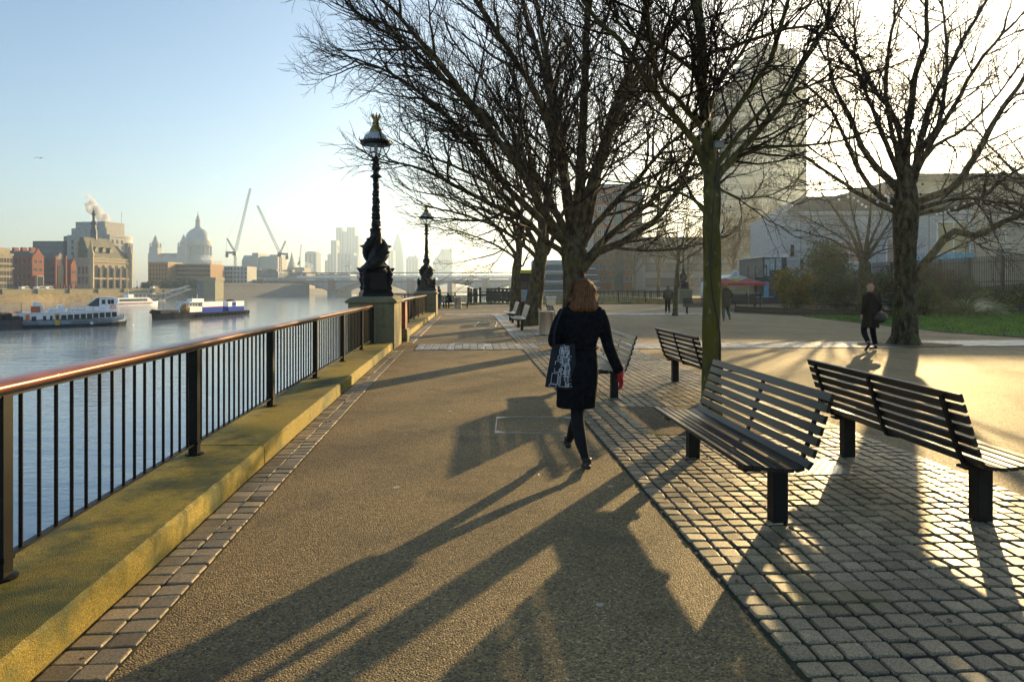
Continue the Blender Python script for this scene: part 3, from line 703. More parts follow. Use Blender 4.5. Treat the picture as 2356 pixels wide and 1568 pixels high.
def tree(name, label, loc, trunk, limbs, cfg, seed, group, mats=(None, None), extra=None):
    rr = random.Random(seed); loc = Vector(loc)
    t = thing(name, label, 'tree', loc, 0, group)
    # trunk
    tp = smooth_line([p for p, r in trunk], .22, rr, .008); n = len(tp)
    L = [0]
    for a, b in zip(tp, tp[1:]): L.append(L[-1] + (Vector(b)-Vector(a)).length)
    kz = [Vector(trunk[0][0]).z*0]; Lk = [0]
    for (a, _), (b, _) in zip(trunk, trunk[1:]): Lk.append(Lk[-1] + (Vector(b)-Vector(a)).length)
    def rad_at(l):
        l = l*Lk[-1]/L[-1]
        for i in range(len(Lk)-1):
            if l <= Lk[i+1] + 1e-6: return trunk[i][1] + (trunk[i+1][1]-trunk[i][1])*(l-Lk[i])/max(1e-6, Lk[i+1]-Lk[i])
        return trunk[-1][1]
    mb = MB(); S = 22; vs = []
    for k, p in enumerate(tp):
        r0 = rad_at(L[k])
        for i in range(S):
            a = 2*PI*i/S; q = Vector((math.cos(a), math.sin(a), p[2]*.7))
            flare = 1 + .10*math.sin(3*a+seed)*max(0, 1-L[k]/.7) 
            r = r0*flare*(1 + .13*noise.noise(q*1.6 + Vector((seed,0,0))) + .05*noise.noise(q*5))
            vs.append((p[0]+math.cos(a)*r, p[1]+math.sin(a)*r, p[2]))
    fs = [(k*S+i, k*S+(i+1)%S, (k+1)*S+(i+1)%S, (k+1)*S+i) for k in range(n-1) for i in range(S)] + [tuple(range((n-1)*S, n*S))]
    mb.add(vs, fs).build('trunk', mats[0] or m_bark, t, smooth=True)
    big = []; fine = []
    lv = cfg['levels']                                # per level: spacing, length, length falloff, angle, radius, segments, sides
    rmin = cfg.get('rmin', .005); up = cfg.get('up', .10); outb = cfg.get('out', .5)
    cen = Vector((0, 0, Vector(trunk[-1][0]).z*.9))
    def child(p, d, length, r, level):
        nseg = lv[level]['seg']; st = length/nseg; pts = [p]; rad = [r]; q = p; dd = d
        tip = max(rmin*.6, r*.28) if level < len(lv)-1 else rmin*.6
        for k in range(nseg):
            g = rr.gauss
            lift = up*(1.0 if level < 2 else .5) - cfg.get('droop', 0)*(k/nseg)
            w_ = .11 + .05*level; dd = norm((dd[0]+g(0,w_), dd[1]+g(0,w_), dd[2]+g(0,w_)+lift))
            q = (q[0]+dd[0]*st, q[1]+dd[1]*st, q[2]+dd[2]*st); pts.append(q); rad.append(r + (tip-r)*(k+1)/nseg)
        (big if r > .028 else fine).append((pts, rad, lv[level]['sides']))
        if level + 1 < len(lv): spawn(pts, rad, level+1, length)
    def spawn(pts, rad, level, plen, start=0.18):
        c = lv[level]; Ls = [0]
        for a, b in zip(pts, pts[1:]): Ls.append(Ls[-1] + math.dist(a, b))
        tot = Ls[-1]; pos = tot*start + c['sp']*rr.random()
        while pos < tot:
            i = max(j for j in range(len(Ls)) if Ls[j] <= pos + 1e-9); i = min(i, len(pts)-2)
            f = (pos-Ls[i])/max(1e-6, Ls[i+1]-Ls[i]); a, b = pts[i], pts[i+1]
            p = tuple(a[j]+(b[j]-a[j])*f for j in range(3)); d = norm(tuple(b[j]-a[j] for j in range(3)))
            ob = Vector((p[0]-cen.x, p[1]-cen.y, (p[2]-cen.z)*.5 + .3)); ob = ob.normalized()*outb if ob.length > .01 else ob
            nd = turned(d, R(c['ang']*rr.uniform(.65,1.35)), rr, tuple(ob))
            fr = pos/tot; ln = c['len']*(1-c['fall']*fr)*rr.uniform(.55,1.25)
            r = max(rmin, min(c['r']*rr.uniform(.7,1.2), rad[i]*.8))
            child(p, nd, ln, r, level); pos += c['sp']*rr.uniform(.6,1.4)
        if level < len(lv):                          # forked tips
            d = norm(tuple(pts[-1][j]-pts[-2][j] for j in range(3)))
            for _ in range(2): child(pts[-1], turned(d, R(rr.uniform(8,24)), rr), c['len']*(1-c['fall'])*rr.uniform(.7,1.1), max(rmin, rad[-1]), level)
    for lp, r0, r1 in limbs:
        lp = list(lp); s0 = Vector(lp[0]); cand = [Vector(q) for q in tp if q[2] < s0.z + .02] or [Vector(tp[0])]
        ax = min(cand, key=lambda q: (q - (s0 - Vector((0,0,.25)))).length)
        if (ax - s0).length > .12: lp = [tuple(ax)] + lp
        pts = smooth_line(lp, .30, rr, .018); m = len(pts)
        rad = [(r0 + (r1-r0)*(k/(m-1))**.85)*(1+.06*rr.uniform(-1,1)) for k in range(m)]
        rad[0] = r0*1.25; rad[1] = r0*1.12
        big.append((pts, rad, 10)); spawn(pts, rad, 0, 1, cfg.get('start', .16))
    if extra: extra(child, spawn, rr)
    c = tubes_np(big, 'limbs', mats[0] or m_bark, t); 
    c2 = tubes_np(fine, 'crown', mats[1] or m_twig, t)
    if cfg.get('seeds'):
        sb = MB(); 
        for _ in range(cfg['seeds']):
            p = rr.choice(fine)[0][-1]; z = p[2]-rr.uniform(.04,.10); r = .017
            sb.add([(p[0]+x*r,p[1]+y*r,z+zz*r) for x,y,zz in ((1,0,0),(-1,0,0),(0,1,0),(0,-1,0),(0,0,1),(0,0,-1))], [(0,2,4),(2,1,4),(1,3,4),(3,0,4),(2,0,5),(1,2,5),(3,1,5),(0,3,5)])
        tag(sb.build('seed_balls', m_twig, t), kind='stuff')
    print(name, label[:30], len(big), len(fine)); return t
def plan_limbs(base, spec, D, rr):
    """limb lines seen in the photograph, each at its own depth: (points in view, how far it ends nearer(-) or farther(+), radii)"""
    out = []; base = Vector(base)
    for pts, dy, r0, r1 in spec:
        n = len(pts); q = []
        for k, (u, v) in enumerate(pts):
            Dk = D + dy*(k/(n-1))**1.1
            q.append(tuple(PT(u, v, Dk) - base))
        out.append((q, r0, r1))
    return out
def rand_limbs(n, z0, z1, rr, length, r, elev=(25,70), az0=0, bias=(0,0)):
    out = []
    for i in range(n):
        a = az0 + 2*PI*i/n + rr.uniform(-.3,.3); z = z0 + (z1-z0)*((i*7) % n)/n; el = R(rr.uniform(*elev)); ln = length*rr.uniform(.8,1.15)
        d = (math.cos(a)*math.cos(el)+bias[0], math.sin(a)*math.cos(el)+bias[1], math.sin(el))
        d = norm(d); p = (0,0,z); pts = [p]
        for k in range(1, 5):
            d = norm((d[0]+rr.gauss(0,.12), d[1]+rr.gauss(0,.12), d[2]+rr.uniform(-.02,.16)))
            p = tuple(p[j] + d[j]*ln/4 for j in range(3)); pts.append(p)
        out.append((pts, r*rr.uniform(.75,1.1), r*.22))
    return out

BIG = dict(levels=[dict(sp=.33, len=2.7, fall=.45, ang=40, r=.040, seg=6, sides=5),
                   dict(sp=.24, len=1.35, fall=.45, ang=38, r=.015, seg=5, sides=4),
                   dict(sp=.18, len=.62, fall=.35, ang=36, r=.0085, seg=4, sides=3)],
           rmin=.0058, up=.07, out=.55, seeds=160)
# tree A: the big plane straight ahead, limbs as they stand in the photograph
A0 = Vector((XP(1320,17.5), 17.5, 0))
rr = random.Random(11)
A_l = plan_limbs(A0, [
    ([(1335,625),(1372,583),(1430,556),(1500,510),(1560,440),(1588,370)], -1.5, .13, .04),
    ([(1345,600),(1400,545),(1470,485),(1540,430),(1620,395)], 1.5, .11, .035),
    ([(1335,570),(1385,500),(1460,420),(1540,330),(1640,270)], 3.0, .10, .03),
    ([(1340,560),(1368,430),(1398,290),(1450,150),(1500,-20)], 1.0, .15, .05),
    ([(1325,550),(1335,420),(1342,260),(1350,80),(1355,-80)], -1.0, .16, .06),
    ([(1318,560),(1300,430),(1290,300),(1262,150),(1225,-40)], 1.5, .14, .05),
    ([(1312,560),(1275,480),(1230,400),(1150,330),(1075,240),(1010,170),(930,100),(830,40)], -1.0, .115, .026),
    ([(1308,575),(1270,530),(1190,455),(1120,375),(1060,300),(980,225),(890,165),(800,130)], 1.5, .115, .024),
    ([(1305,590),(1260,556),(1200,500),(1130,470),(1050,430),(985,395)], -2.5, .10, .03),
    ([(1320,540),(1290,380),(1240,230),(1160,100),(1080,-20)], -3.0, .13, .045),
    ([(1330,540),(1380,380),(1440,220),(1530,90),(1620,-20)], -3.0, .13, .045),
    ([(1315,570),(1260,500),(1200,400),(1110,270),(1000,130),(900,20),(800,-70)], -4.5, .11, .03),
    ([(1322,555),(1300,400),(1260,200),(1200,0),(1150,-150)], 4.0, .13, .04),
    ([(1320,580),(1340,480),(1370,380),(1420,260),(1490,180)], 5.0, .12, .04)], 17.5, rr)
tree('plane_tree', 'large bare plane tree behind the walking woman, its crown reaching farthest over the river', A0,
     [((0,0,-.05), .46), ((0,0,.25), .36), ((.0,0,1.2), .30), ((.01,0,2.0), .295), ((.0,0,2.5), .34), ((.0,0,2.9), .20)], A_l, dict(BIG, start=.2), 11, 'plane trees along the promenade')
# tree B and tree C: the next two along the same line
rr = random.Random(21); B0 = Vector((XP(1224,27.9), 27.9, 0))
B_l = plan_limbs(B0, [
    ([(1243,590),(1215,530),(1180,470),(1120,420),(1040,380),(960,350)], -3, .13, .035),
    ([(1240,600),(1200,560),(1140,520),(1070,495),(1000,478)], -2, .10, .03),
    ([(1250,560),(1235,470),(1200,380),(1130,280),(1050,200)], -3, .13, .035),
    ([(1255,550),(1258,440),(1270,330),(1262,200),(1240,80)], -2, .14, .04),
    ([(1258,580),(1275,540),(1300,480),(1340,420),(1370,340)], 2, .12, .035),
    ([(1250,560),(1225,420),(1180,300),(1110,180),(1040,90)], 1.5, .13, .035),
    ([(1252,560),(1270,420),(1300,300),(1340,200),(1370,100)], 0, .12, .035),
    ([(1246,600),(1225,560),(1200,545),(1170,560),(1150,590)], -1, .07, .02),
    ([(1250,570),(1240,450),(1215,330),(1190,210),(1150,100)], 4, .12, .035)], 27.9, rr)
CB = dict(levels=[dict(sp=.50, len=3.0, fall=.45, ang=40, r=.042, seg=6, sides=4), dict(sp=.36, len=1.5, fall=.45, ang=38, r=.017, seg=4, sides=3), dict(sp=.28, len=.75, fall=.35, ang=36, r=.010, seg=3, sides=3)], rmin=.0078, up=.07, out=.55, seeds=80)
tree('plane_tree', 'leaning bare plane tree with the steel litter bin at its foot', B0, [((-.02,0,-.05), .52), ((.0,0,.3), .40), ((.12,0,1.3), .33), ((.26,0,2.2), .30), ((.42,0,3.2), .27), ((.50,0,3.8), .20)], B_l, CB, 21, 'plane trees along the promenade')
rr = random.Random(31); C0 = Vector((XP(1188,37.3), 37.3, 0))
C_l = plan_limbs(C0, [
    ([(1188,590),(1168,560),(1140,520),(1085,478),(1030,455),(960,440)], -2, .12, .03),
    ([(1190,600),(1160,575),(1110,550),(1050,530)], -3, .08, .03),
    ([(1192,570),(1175,490),(1140,410),(1090,330)], -3, .12, .03),
    ([(1196,560),(1200,470),(1195,380),(1180,290)], -1, .13, .03),
    ([(1198,570),(1225,500),(1245,420),(1265,330)], 2, .11, .03),
    ([(1195,575),(1185,480),(1150,370),(1110,260)], 2.5, .11, .03),
    ([(1203,610),(1215,585),(1232,570),(1250,562)], -1, .06, .02)], 37.3, rr)
CC = dict(CB, levels=[dict(sp=.6, len=3.2, fall=.45, ang=40, r=.045, seg=5, sides=4), dict(sp=.45, len=1.6, fall=.4, ang=38, r=.019, seg=4, sides=3), dict(sp=.40, len=.9, fall=.35, ang=36, r=.012, seg=3, sides=3)], rmin=.0095, seeds=40)
tree('plane_tree', 'bare plane tree standing behind the yellow-topped map board', C0, [((0,0,-.05), .42), ((.0,0,.3), .33), ((.0,0,1.6), .28), ((.03,0,2.6), .25), ((.16,0,3.6), .17)], C_l, CC, 31, 'plane trees along the promenade')
# tree D: slim mossy trunk between the benches
rr = random.Random(41); D0 = Vector((XP(1637,8.05), 8.05, 0))
D_l = plan_limbs(D0, [
    ([(1638,395),(1628,330),(1618,210),(1612,90),(1600,-60)], -.3, .078, .045),
    ([(1630,392),(1600,330),(1555,275),(1518,228),(1470,152),(1430,95),(1370,42),(1320,-30)], -.8, .052, .022),
    ([(1622,480),(1598,460),(1555,440),(1470,424),(1390,415)], 1.2, .030, .010),
    ([(1652,400),(1692,360),(1745,302),(1798,244),(1840,160),(1900,60)], .6, .050, .020),
    ([(1640,330),(1688,266),(1735,186),(1772,136),(1798,64),(1822,-30)], -.8, .042, .020),
    ([(1658,392),(1708,358),(1756,338),(1840,336),(1930,322),(2000,300)], 1.0, .028, .010),
    ([(1640,400),(1610,340),(1575,300),(1540,250),(1500,180)], 2.0, .038, .014),
    ([(1622,300),(1580,250),(1530,200),(1500,120),(1490,20)], -2.0, .036, .014),
    ([(1630,280),(1650,200),(1700,130),(1740,60),(1770,-30)], 2.2, .036, .014),
    ([(1618,200),(1570,140),(1500,100),(1420,50)], -2.2, .034, .012),
    ([(1615,150),(1680,110),(1760,80),(1860,60)], -2.2, .034, .012),
    ([(1640,420),(1660,440),(1700,455),(1760,450),(1830,470)], 1.0, .022, .007),
    ([(1640,400),(1612,380),(1560,372),(1500,360),(1440,350)], .8, .026, .008),
    ([(1648,380),(1700,310),(1780,230),(1880,190),(1990,170)], .5, .034, .011)], 8.05, rr)
CD = dict(levels=[dict(sp=.20, len=1.3, fall=.4, ang=42, r=.015, seg=6, sides=5), dict(sp=.145, len=.62, fall=.4, ang=40, r=.007, seg=5, sides=4), dict(sp=.12, len=.28, fall=.3, ang=40, r=.0045, seg=4, sides=3)], rmin=.0028, up=.06, out=.4, seeds=260)
TD = tree('plane_tree', 'slim tree with a straight mossy trunk rising between the four nearest benches', D0,
     [((-.02,0,-.05), .15), ((-.01,0,.12), .118), ((0,0,.8), .105), ((0.005,0,1.6), .100), ((.0,0,2.3), .095), ((.0,0,2.75), .105), ((.0,0,3.05), .06)], D_l, CD, 41, 'plane trees along the promenade', (m_bark_moss, None))
# tree E: the tree in front of the sun
rr = random.Random(51); E0 = Vector((XP(2081,18.6), 18.6, 0))
zz = lambda L: [(1749 + .5165*a, .5165*b) for a, b in L]
E_l = plan_limbs(E0, [
    (zz([(690,1262),(735,1175),(820,1062),(865,1032),(960,1050),(1080,990),(1190,945),(1300,880)]), -1.0, .13, .05),
    (zz([(620,950),(520,905),(430,855),(300,768),(200,700),(60,655)]), 0, .09, .02),
    (zz([(625,850),(560,790),(480,700),(430,600),(380,480),(330,380),(300,230)]), 1.5, .12, .03),
    (zz([(640,760),(600,520),(510,400),(440,270),(370,190),(300,100),(270,0)]), -.5, .08, .03),
    (zz([(652,800),(652,640),(672,500),(690,330),(740,200),(742,0)]), -.8, .13, .05),
    (zz([(680,800),(740,520),(800,380),(860,270),(920,150),(1010,0)]), .8, .11, .04),
    (zz([(690,905),(850,842),(930,740),(1000,620),(1080,480),(1176,350),(1260,200)]), -.5, .12, .04),
    (zz([(700,950),(880,930),(980,890),(1080,800),(1176,740),(1300,690)]), 1.0, .08, .025),
    (zz([(690,760),(780,650),(900,580),(1060,420),(1176,260)]), 2.0, .07, .02),
    (zz([(600,900),(540,880),(450,780),(380,620),(320,500),(230,400),(130,340)]), -1.5, .09, .02),
    (zz([(640,820),(560,640),(500,480),(430,300),(420,120)]), 2.5, .09, .03),
    (zz([(660,860),(700,700),(790,560),(820,400),(830,200),(810,0)]), 2.5, .09, .03),
    (zz([(690,930),(800,900),(930,880),(1050,900),(1176,915),(1300,930)]), -2.0, .07, .02),
    (zz([(640,800),(590,600),(560,420),(570,250),(600,80)]), -2.5, .09, .03),
    (zz([(670,830),(760,640),(860,480),(960,300),(1080,150)]), -2.8, .09, .03)], 18.6, rr)
CE = dict(BIG, levels=[dict(sp=.34, len=2.0, fall=.4, ang=42, r=.028, seg=6, sides=5), dict(sp=.23, len=1.05, fall=.4, ang=42, r=.012, seg=5, sides=4), dict(sp=.19, len=.5, fall=.3, ang=42, r=.008, seg=4, sides=3)], seeds=420, rmin=.0055, up=.05)
tree('plane_tree', 'bare plane tree in front of the low sun, with one low limb bent outwards', E0,
     [((0,0,-.05), .48), ((0,0,.25), .36), ((0,0,.9), .29), ((.0,0,1.9), .26), ((.02,0,2.7), .265), ((.03,0,3.6), .33), ((.03,0,4.2), .26), ((.02,0,4.9), .14)], E_l, CE, 51, 'plane trees along the promenade')
# tree H: another plane just outside the frame on the right, its outer branches reach in
rr = random.Random(55); H0 = Vector((25.5, 30.0, 0))
tree('plane_tree', 'bare plane tree mostly outside the right edge, only its outer twigs in view', H0, [((0,0,-.05), .46), ((0,0,.4), .34), ((0,0,2.2), .29), ((0,0,3.6), .34), ((0,0,4.6), .18)],
     rand_limbs(13, 3.2, 4.5, rr, 6.6, .12, (20,72), .3), dict(BIG, levels=[dict(sp=.5, len=2.4, fall=.4, ang=42, r=.03, seg=5, sides=4), dict(sp=.36, len=1.2, fall=.4, ang=42, r=.013, seg=4, sides=3), dict(sp=.34, len=.6, fall=.3, ang=42, r=.009, seg=3, sides=3)], rmin=.007, seeds=120), 55, 'plane trees along the promenade')
# tree F: small young tree
F0 = Vector((XP(1554,37.0), 37.0, 0)); rr = random.Random(61)
F_l = plan_limbs(F0, [([(1561,608),(1590,588),(1620,568),(1660,545)], -.6, .055, .02), ([(1560,600),(1552,560),(1530,530),(1505,505)], .6, .05, .015), ([(1562,590),(1572,545),(1580,500),(1590,465)], 0, .05, .015),
    ([(1560,600),(1540,575),(1500,560),(1465,545)], -.5, .035, .01), ([(1562,585),(1558,540),(1562,500),(1560,460)], .5, .045, .012), ([(1560,595),(1590,560),(1615,520),(1630,490)], 1.0, .04, .01), ([(1559,600),(1535,550),(1525,505),(1520,480)], -1.0, .04, .01), ([(1560,598),(1535,592),(1500,588),(1478,570)], .8, .025, .01)], 37.0, rr)
CF = dict(levels=[dict(sp=.30, len=1.1, fall=.4, ang=42, r=.018, seg=5, sides=4), dict(sp=.26, len=.55, fall=.3, ang=40, r=.011, seg=4, sides=3), dict(sp=.3, len=.3, fall=.3, ang=40, r=.009, seg=3, sides=3)], rmin=.0075, up=.03, seeds=120)
tree('young_tree', 'slim young bare tree beside the man walking with a rucksack', F0, [((-.02,0,-.03), .18), ((-.01,0,.2), .14), ((0.01,0,1.2), .12), ((.08,0,2.0), .115), ((.14,0,2.8), .10), ((.20,0,3.1), .06)], F_l, CF, 61, 'young trees on the square', (m_bark, m_twig))
# tree G: spreading tree behind the shrubs
G0 = Vector((XP(1990,36), 36.0, 0)); rr = random.Random(71)
g = lambda L: [(1749 + .2578*a, 442 + .2578*b) for a, b in L]
G_l = plan_limbs(G0, [(g([(900,600),(840,420),(740,260),(640,120),(560,20)]), 1, .13, .03), (g([(905,580),(870,540),(760,490),(620,420),(480,380),(300,330)]), -1, .09, .02), (g([(940,560),(960,400),(980,200),(990,0)]), 0, .14, .03),
    (g([(970,560),(1050,440),(1120,330),(1200,200),(1240,60)]), 1, .12, .03), (g([(990,570),(1080,520),(1180,500),(1280,520)]), 1, .06, .02), (g([(920,560),(860,330),(820,160),(800,0)]), 2, .1, .03), (g([(950,550),(1010,380),(1080,220),(1100,60)]), 2.5, .1, .03),
    (g([(900,590),(760,430),(600,330),(420,230),(300,180)]), 2.0, .09, .02), (g([(910,590),(800,560),(650,560),(500,590)]), 2.0, .05, .02)], 36.0, rr)
tree('spreading_tree', 'low-forking bare tree behind the dark shrubs, in front of the white building', G0, [((0,0,-.03), .45), ((0,0,1.2), .36), ((0,0,2.2), .36), ((0,0,2.9), .24)], G_l,
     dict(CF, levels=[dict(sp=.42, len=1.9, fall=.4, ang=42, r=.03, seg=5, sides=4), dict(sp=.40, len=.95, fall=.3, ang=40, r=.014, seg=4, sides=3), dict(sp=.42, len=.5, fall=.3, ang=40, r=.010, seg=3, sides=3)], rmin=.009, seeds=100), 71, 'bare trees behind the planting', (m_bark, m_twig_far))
# misty trees beyond the square
rr = random.Random(81); far_proto = None
fc = dict(levels=[dict(sp=.75, len=3.2, fall=.4, ang=36, r=.05, seg=5, sides=4), dict(sp=.55, len=1.7, fall=.4, ang=34, r=.028, seg=4, sides=3), dict(sp=.55, len=.9, fall=.3, ang=34, r=.02, seg=3, sides=3)], rmin=.018, up=.12)
protos = []
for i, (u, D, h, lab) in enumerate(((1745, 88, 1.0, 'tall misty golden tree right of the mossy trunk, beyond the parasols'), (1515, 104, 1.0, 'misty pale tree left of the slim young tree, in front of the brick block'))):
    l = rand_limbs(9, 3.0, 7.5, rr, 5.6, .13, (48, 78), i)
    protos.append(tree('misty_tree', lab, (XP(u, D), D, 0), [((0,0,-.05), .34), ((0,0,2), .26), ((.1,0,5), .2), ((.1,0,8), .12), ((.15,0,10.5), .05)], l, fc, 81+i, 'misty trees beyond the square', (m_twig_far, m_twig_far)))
for k, (u, D, s_, rz, pi_, lab) in enumerate((
    (1460, 112, .75, 1.0, 0, 'small misty tree directly in front of the right half of the brick block'),
    (1585, 96, .85, 2.2, 1, 'misty tree rising right behind the third lamp pedestal'),
    (1690, 100, .98, 3.0, 1, 'misty tree close right of the mossy trunk at the foot of the tower'),
    (1640, 120, .95, 4.1, 0, 'misty tree hidden mostly behind the mossy trunk'),
    (1795, 96, .85, .6, 1, 'misty tree beside the corner of the white brick building'),
    (1410, 140, .8, 5.0, 1, 'faint misty tree at the left corner of the brick block'))):
    dup(protos[pi_], (XP(u, D), D, 0), rz, lab, s_)
# cable and junction box on tree D, fairy lights
m_cable = M('black_cable', (0.008,0.008,0.009), 0.5)
cb = MB(); C = [(1652,330),(1650,400),(1640,470),(1637,560),(1634,620),(1641,690),(1652,735),(1658,800),(1648,870),(1622,930)]
pts = [PT(u, v, 8.05 - .10) for u, v in C]; pts[0].y -= .02; pts[-1].x = D0.x-.12; pts.append(Vector((D0.x-.125, 8.0, .02)))
cb.tube(smooth_line([tuple(p) for p in pts], .12, random.Random(1), .003), .011, 7)
tag(cb.build('power_cable', m_cable, smooth=True), 'black cable clipped down the mossy green trunk', 'cable')
t = thing('junction_box', 'small grey box fixed in the fork of the mossy green tree', 'junction box', PT(1653, 334, 7.93), .1)
MB().bbox(-.055,.055,-.04,.04,-.035,.035,.008).build('box_body', M('grey_plastic', (0.22,0.22,0.21), 0.5), t); MB().box(-.062,.062,-.047,.047,.036,.044).build('box_lid', M('grey_plastic', (0.22,0.22,0.21), 0.5), t)
m_bulb = M('frosted_bulb', (0.75,0.78,0.80), 0.08, 0, .05, 3, trans=.5)
def string_lights(label, P, n, D, seed, r=.022, grp='strings of small festoon bulbs in the trees'):
    q = random.Random(seed); pts = [PT(u, v, D + q.uniform(-.5,.5)) for u, v in P]
    t = thing('festoon_string', label, 'string lights', pts[0], 0, grp); o = pts[0]
    line = smooth_line([tuple(p-o) for p in pts], .12, q, .01); mb = MB(); mb.tube(line, max(.004, r*.14), 4); mb.build('wire', m_cable, t)
    bm_ = None
    for i in range(n):
        p = line[int((i+.5)*len(line)/n)]
        if bm_ is None:
            bm_ = MB().ball((0,0,-r*1.4), r, n=10).build('bulb', m_bulb, t, smooth=True, loc=p); me = bm_.data
        else:
            c = bpy.data.objects.new('bulb', me); COL.objects.link(c); c.parent = t; c.location = p
string_lights('bulbs strung among the right-hand branches above the man with the shoulder bag', zz([(770,955),(850,925),(930,890),(985,885),(1050,900),(1120,930),(1170,980)]), 16, 18.2, 1, .035)
string_lights('bulbs strung on the left branches of the tree in front of the sun', zz([(330,885),(410,870),(480,915),(560,865),(575,895),(600,930)]), 12, 18.0, 2, .035)
string_lights('bulbs hanging down through the crown above the mossy trunk', [(1612,30),(1622,75),(1655,118),(1645,170),(1640,250),(1610,300),(1622,325)], 8, 7.7, 3, .019)
string_lights('bulbs in the branches above the woman, left of the mossy trunk', [(1270,90),(1320,105),(1345,150),(1385,155),(1440,85),(1520,80)], 7, 9.5, 4, .024)
string_lights('bulbs scattered through the slim young tree', [(1475,555),(1500,575),(1530,550),(1560,580),(1590,560),(1625,590),(1650,620),(1610,640)], 30, 36.8, 5, .03)
# ---------------------------------------------------------------- benches
m_slat = M('dark_painted_bench_wood', (0.012,0.013,0.011), 0.36, 0, 0.4, 2.5, spec=.4, coat=0.12, bump=0.15, bscale=30, bdist=0.002, stretch=(1,9,9))
m_leg = M('black_bench_steel', (0.008,0.008,0.008), 0.5, 0, 0.3, 8, spec=.25, bump=.2, bscale=40, bdist=.003)
PROF = [(.035,.436),(.105,.428),(.175,.418),(.245,.410),(.315,.406),(.385,.412),(.450,.436),(.480,.512),(.505,.585),(.528,.658),(.551,.731),(.574,.804),(.596,.872)]
def slats(mb, idx, L=2.14):
    for i in idx:
        a = Vector(PROF[max(0, i-1)]); b = Vector(PROF[min(len(PROF)-1, i+1)]); d = (b-a).normalized()
        if i == 6: d = Vector((.6,.8))
        if i == 7: d = Vector((.32,.95))
        n = Vector((-d.y, d.x)); c = Vector(PROF[i]); hw, ht = .029, .0125; e = .005
        P = [c + d*x + n*y for x, y in ((-hw+e,-ht),(hw-e,-ht),(hw,-ht+e),(hw,ht-e),(hw-e,ht),(-hw+e,ht),(-hw,ht-e),(-hw,-ht+e))]
        mb.xprism([(q.x, q.y) for q in P], -L/2, L/2)
def make_bench(label, group='park benches round the trees'):
    t = thing('park_bench', label, 'bench', (0,0,0), 0, group)
    mb = MB(); slats(mb, range(0, 7)); mb.build('seat', m_slat, t)
    mb = MB(); slats(mb, range(7, 13)); mb.build('backrest', m_slat, t)
    for x in (-.90, 0, .90):
        mb = MB(); P = [(a, b-.021) for a, b in PROF[:6]] + [(.462,.405),(.505,.497),(.530,.575),(.553,.650),(.576,.723),(.599,.796),(.620,.868)]
        for (a, b), (c, d) in zip(P, P[1:]):
            v = Vector((0, c-a, d-b)); mb.obox((x, (a+c)/2, (b+d)/2), (.018,0,0), v/2*1.06, Vector((0,-v.z,v.y)).normalized()*.009)
        mb.build('frame_rib', m_leg, t)
    for x in (-.87, .87):
        mb = MB(); mb.bbox(x-.051,x+.051,.325-.051,.325+.051,0,.365,.004); mb.box(x-.05,x+.05,.07,.46,.3655,.384); mb.lathe([(.11,0),(.11,.008),(.08,.012)], (x,.325,0), 12); mb.build('leg', m_leg, t)
    mb = MB(); mb.box(-.95,.95,.29,.35,.384,.392); mb.build('under_beam', m_leg, t)
    return t
def bench_place(s, side):                         # side -1: faces the river, +1: faces the square
    if side < 0: return ST(s, 1.765), ROT + PI/2
    return ST(s, 3.84), ROT - PI/2
# local x = along the bench, local y = from front to back; rotate so y points away from the side it faces
def bpose(s, side):
    p = ST(s, 1.765 if side < 0 else 3.84); return p, (ROT - PI/2 if side < 0 else ROT + PI/2)
b1 = make_bench('nearest bench, slatted, facing the river in the foreground'); p, a = bpose(5.46, -1); b1.location = p; b1.rotation_euler = (0,0,a)
for (s, side, lab, dt, dr) in ((5.52, 1, 'bench facing the square back to back with the nearest one', 0, -.035),
    (10.55, -1, 'bench half hidden behind the walking woman, facing the river', 0, -.02),
    (10.55, 1, 'bench seen from behind just left of the mossy green trunk', -.06, .0),
    (25.3, -1, 'sunlit bench just left of the steel bin and the leaning plane tree', -.16, .0),
    (30.4, -1, 'sunlit bench in front of the yellow-topped map board, farther than its neighbour', -.16, .0),
    (25.6, 1, 'bench behind the steel litter bin, facing the square', -.2, .0)):
    p, a = bpose(s, side); dup(b1, p + Vector((dt,0,0)), a + dr, lab)
# benches farther off on the square
for (u, v, a, lab) in ((1676+36, 712.5, .05, 'distant bench at the end of the dark planter wall'), (1600+18, 722, -.1, 'distant bench just left of the mossy trunk, mostly hidden'),
                       (1735, 699, PI, 'distant bench in front of the blue timber building'), (1048, 708, .1, 'far bench beside the person at the end railing')):
    dup(b1, G(u, v), a, lab)
# ---------------------------------------------------------------- litter bins
m_steel = M('brushed_stainless_steel', (0.55,0.54,0.52), 0.30, 1.0, 0.12, 6, stretch=(40,40,.6), bump=.05, bscale=5)
def litter_bin(label, loc, r=.235, h=.80, door=True):
    t = thing('litter_bin', label, 'litter bin', loc, 0, 'steel litter bins')
    b = MB(); b.lathe([(r*.97,.03),(r,.035),(r,h-.06),(r*1.01,h-.055),(r*1.01,h-.01),(r*.9,h),(r*.88,h-.03),(r*.86,h-.35)], n=36); smooth_by(b.build('bin_body', m_steel, t), 30)
    MB().lathe([(r*.9,0),(r*.9,.03)], n=24).build('bin_base', m_leg, t)
    MB().lathe([(r*.86,h-.34),(r*.3,h-.33)], n=24).build('bin_liner', m_cable, t)
    return t
b = litter_bin('cylindrical brushed steel litter bin at the foot of the leaning plane tree', G(1258, 770.5), .232, .79)
MB().bbox(-.262,-.236,-.05,.14,.03,.86,.008).build('ashtray_column', m_steel, b)
t = thing('litter_bin', 'wide steel litter bin with a pale lid near the far railing', 'litter bin', (XP(1268,56), 56, 0), 0, 'steel litter bins')
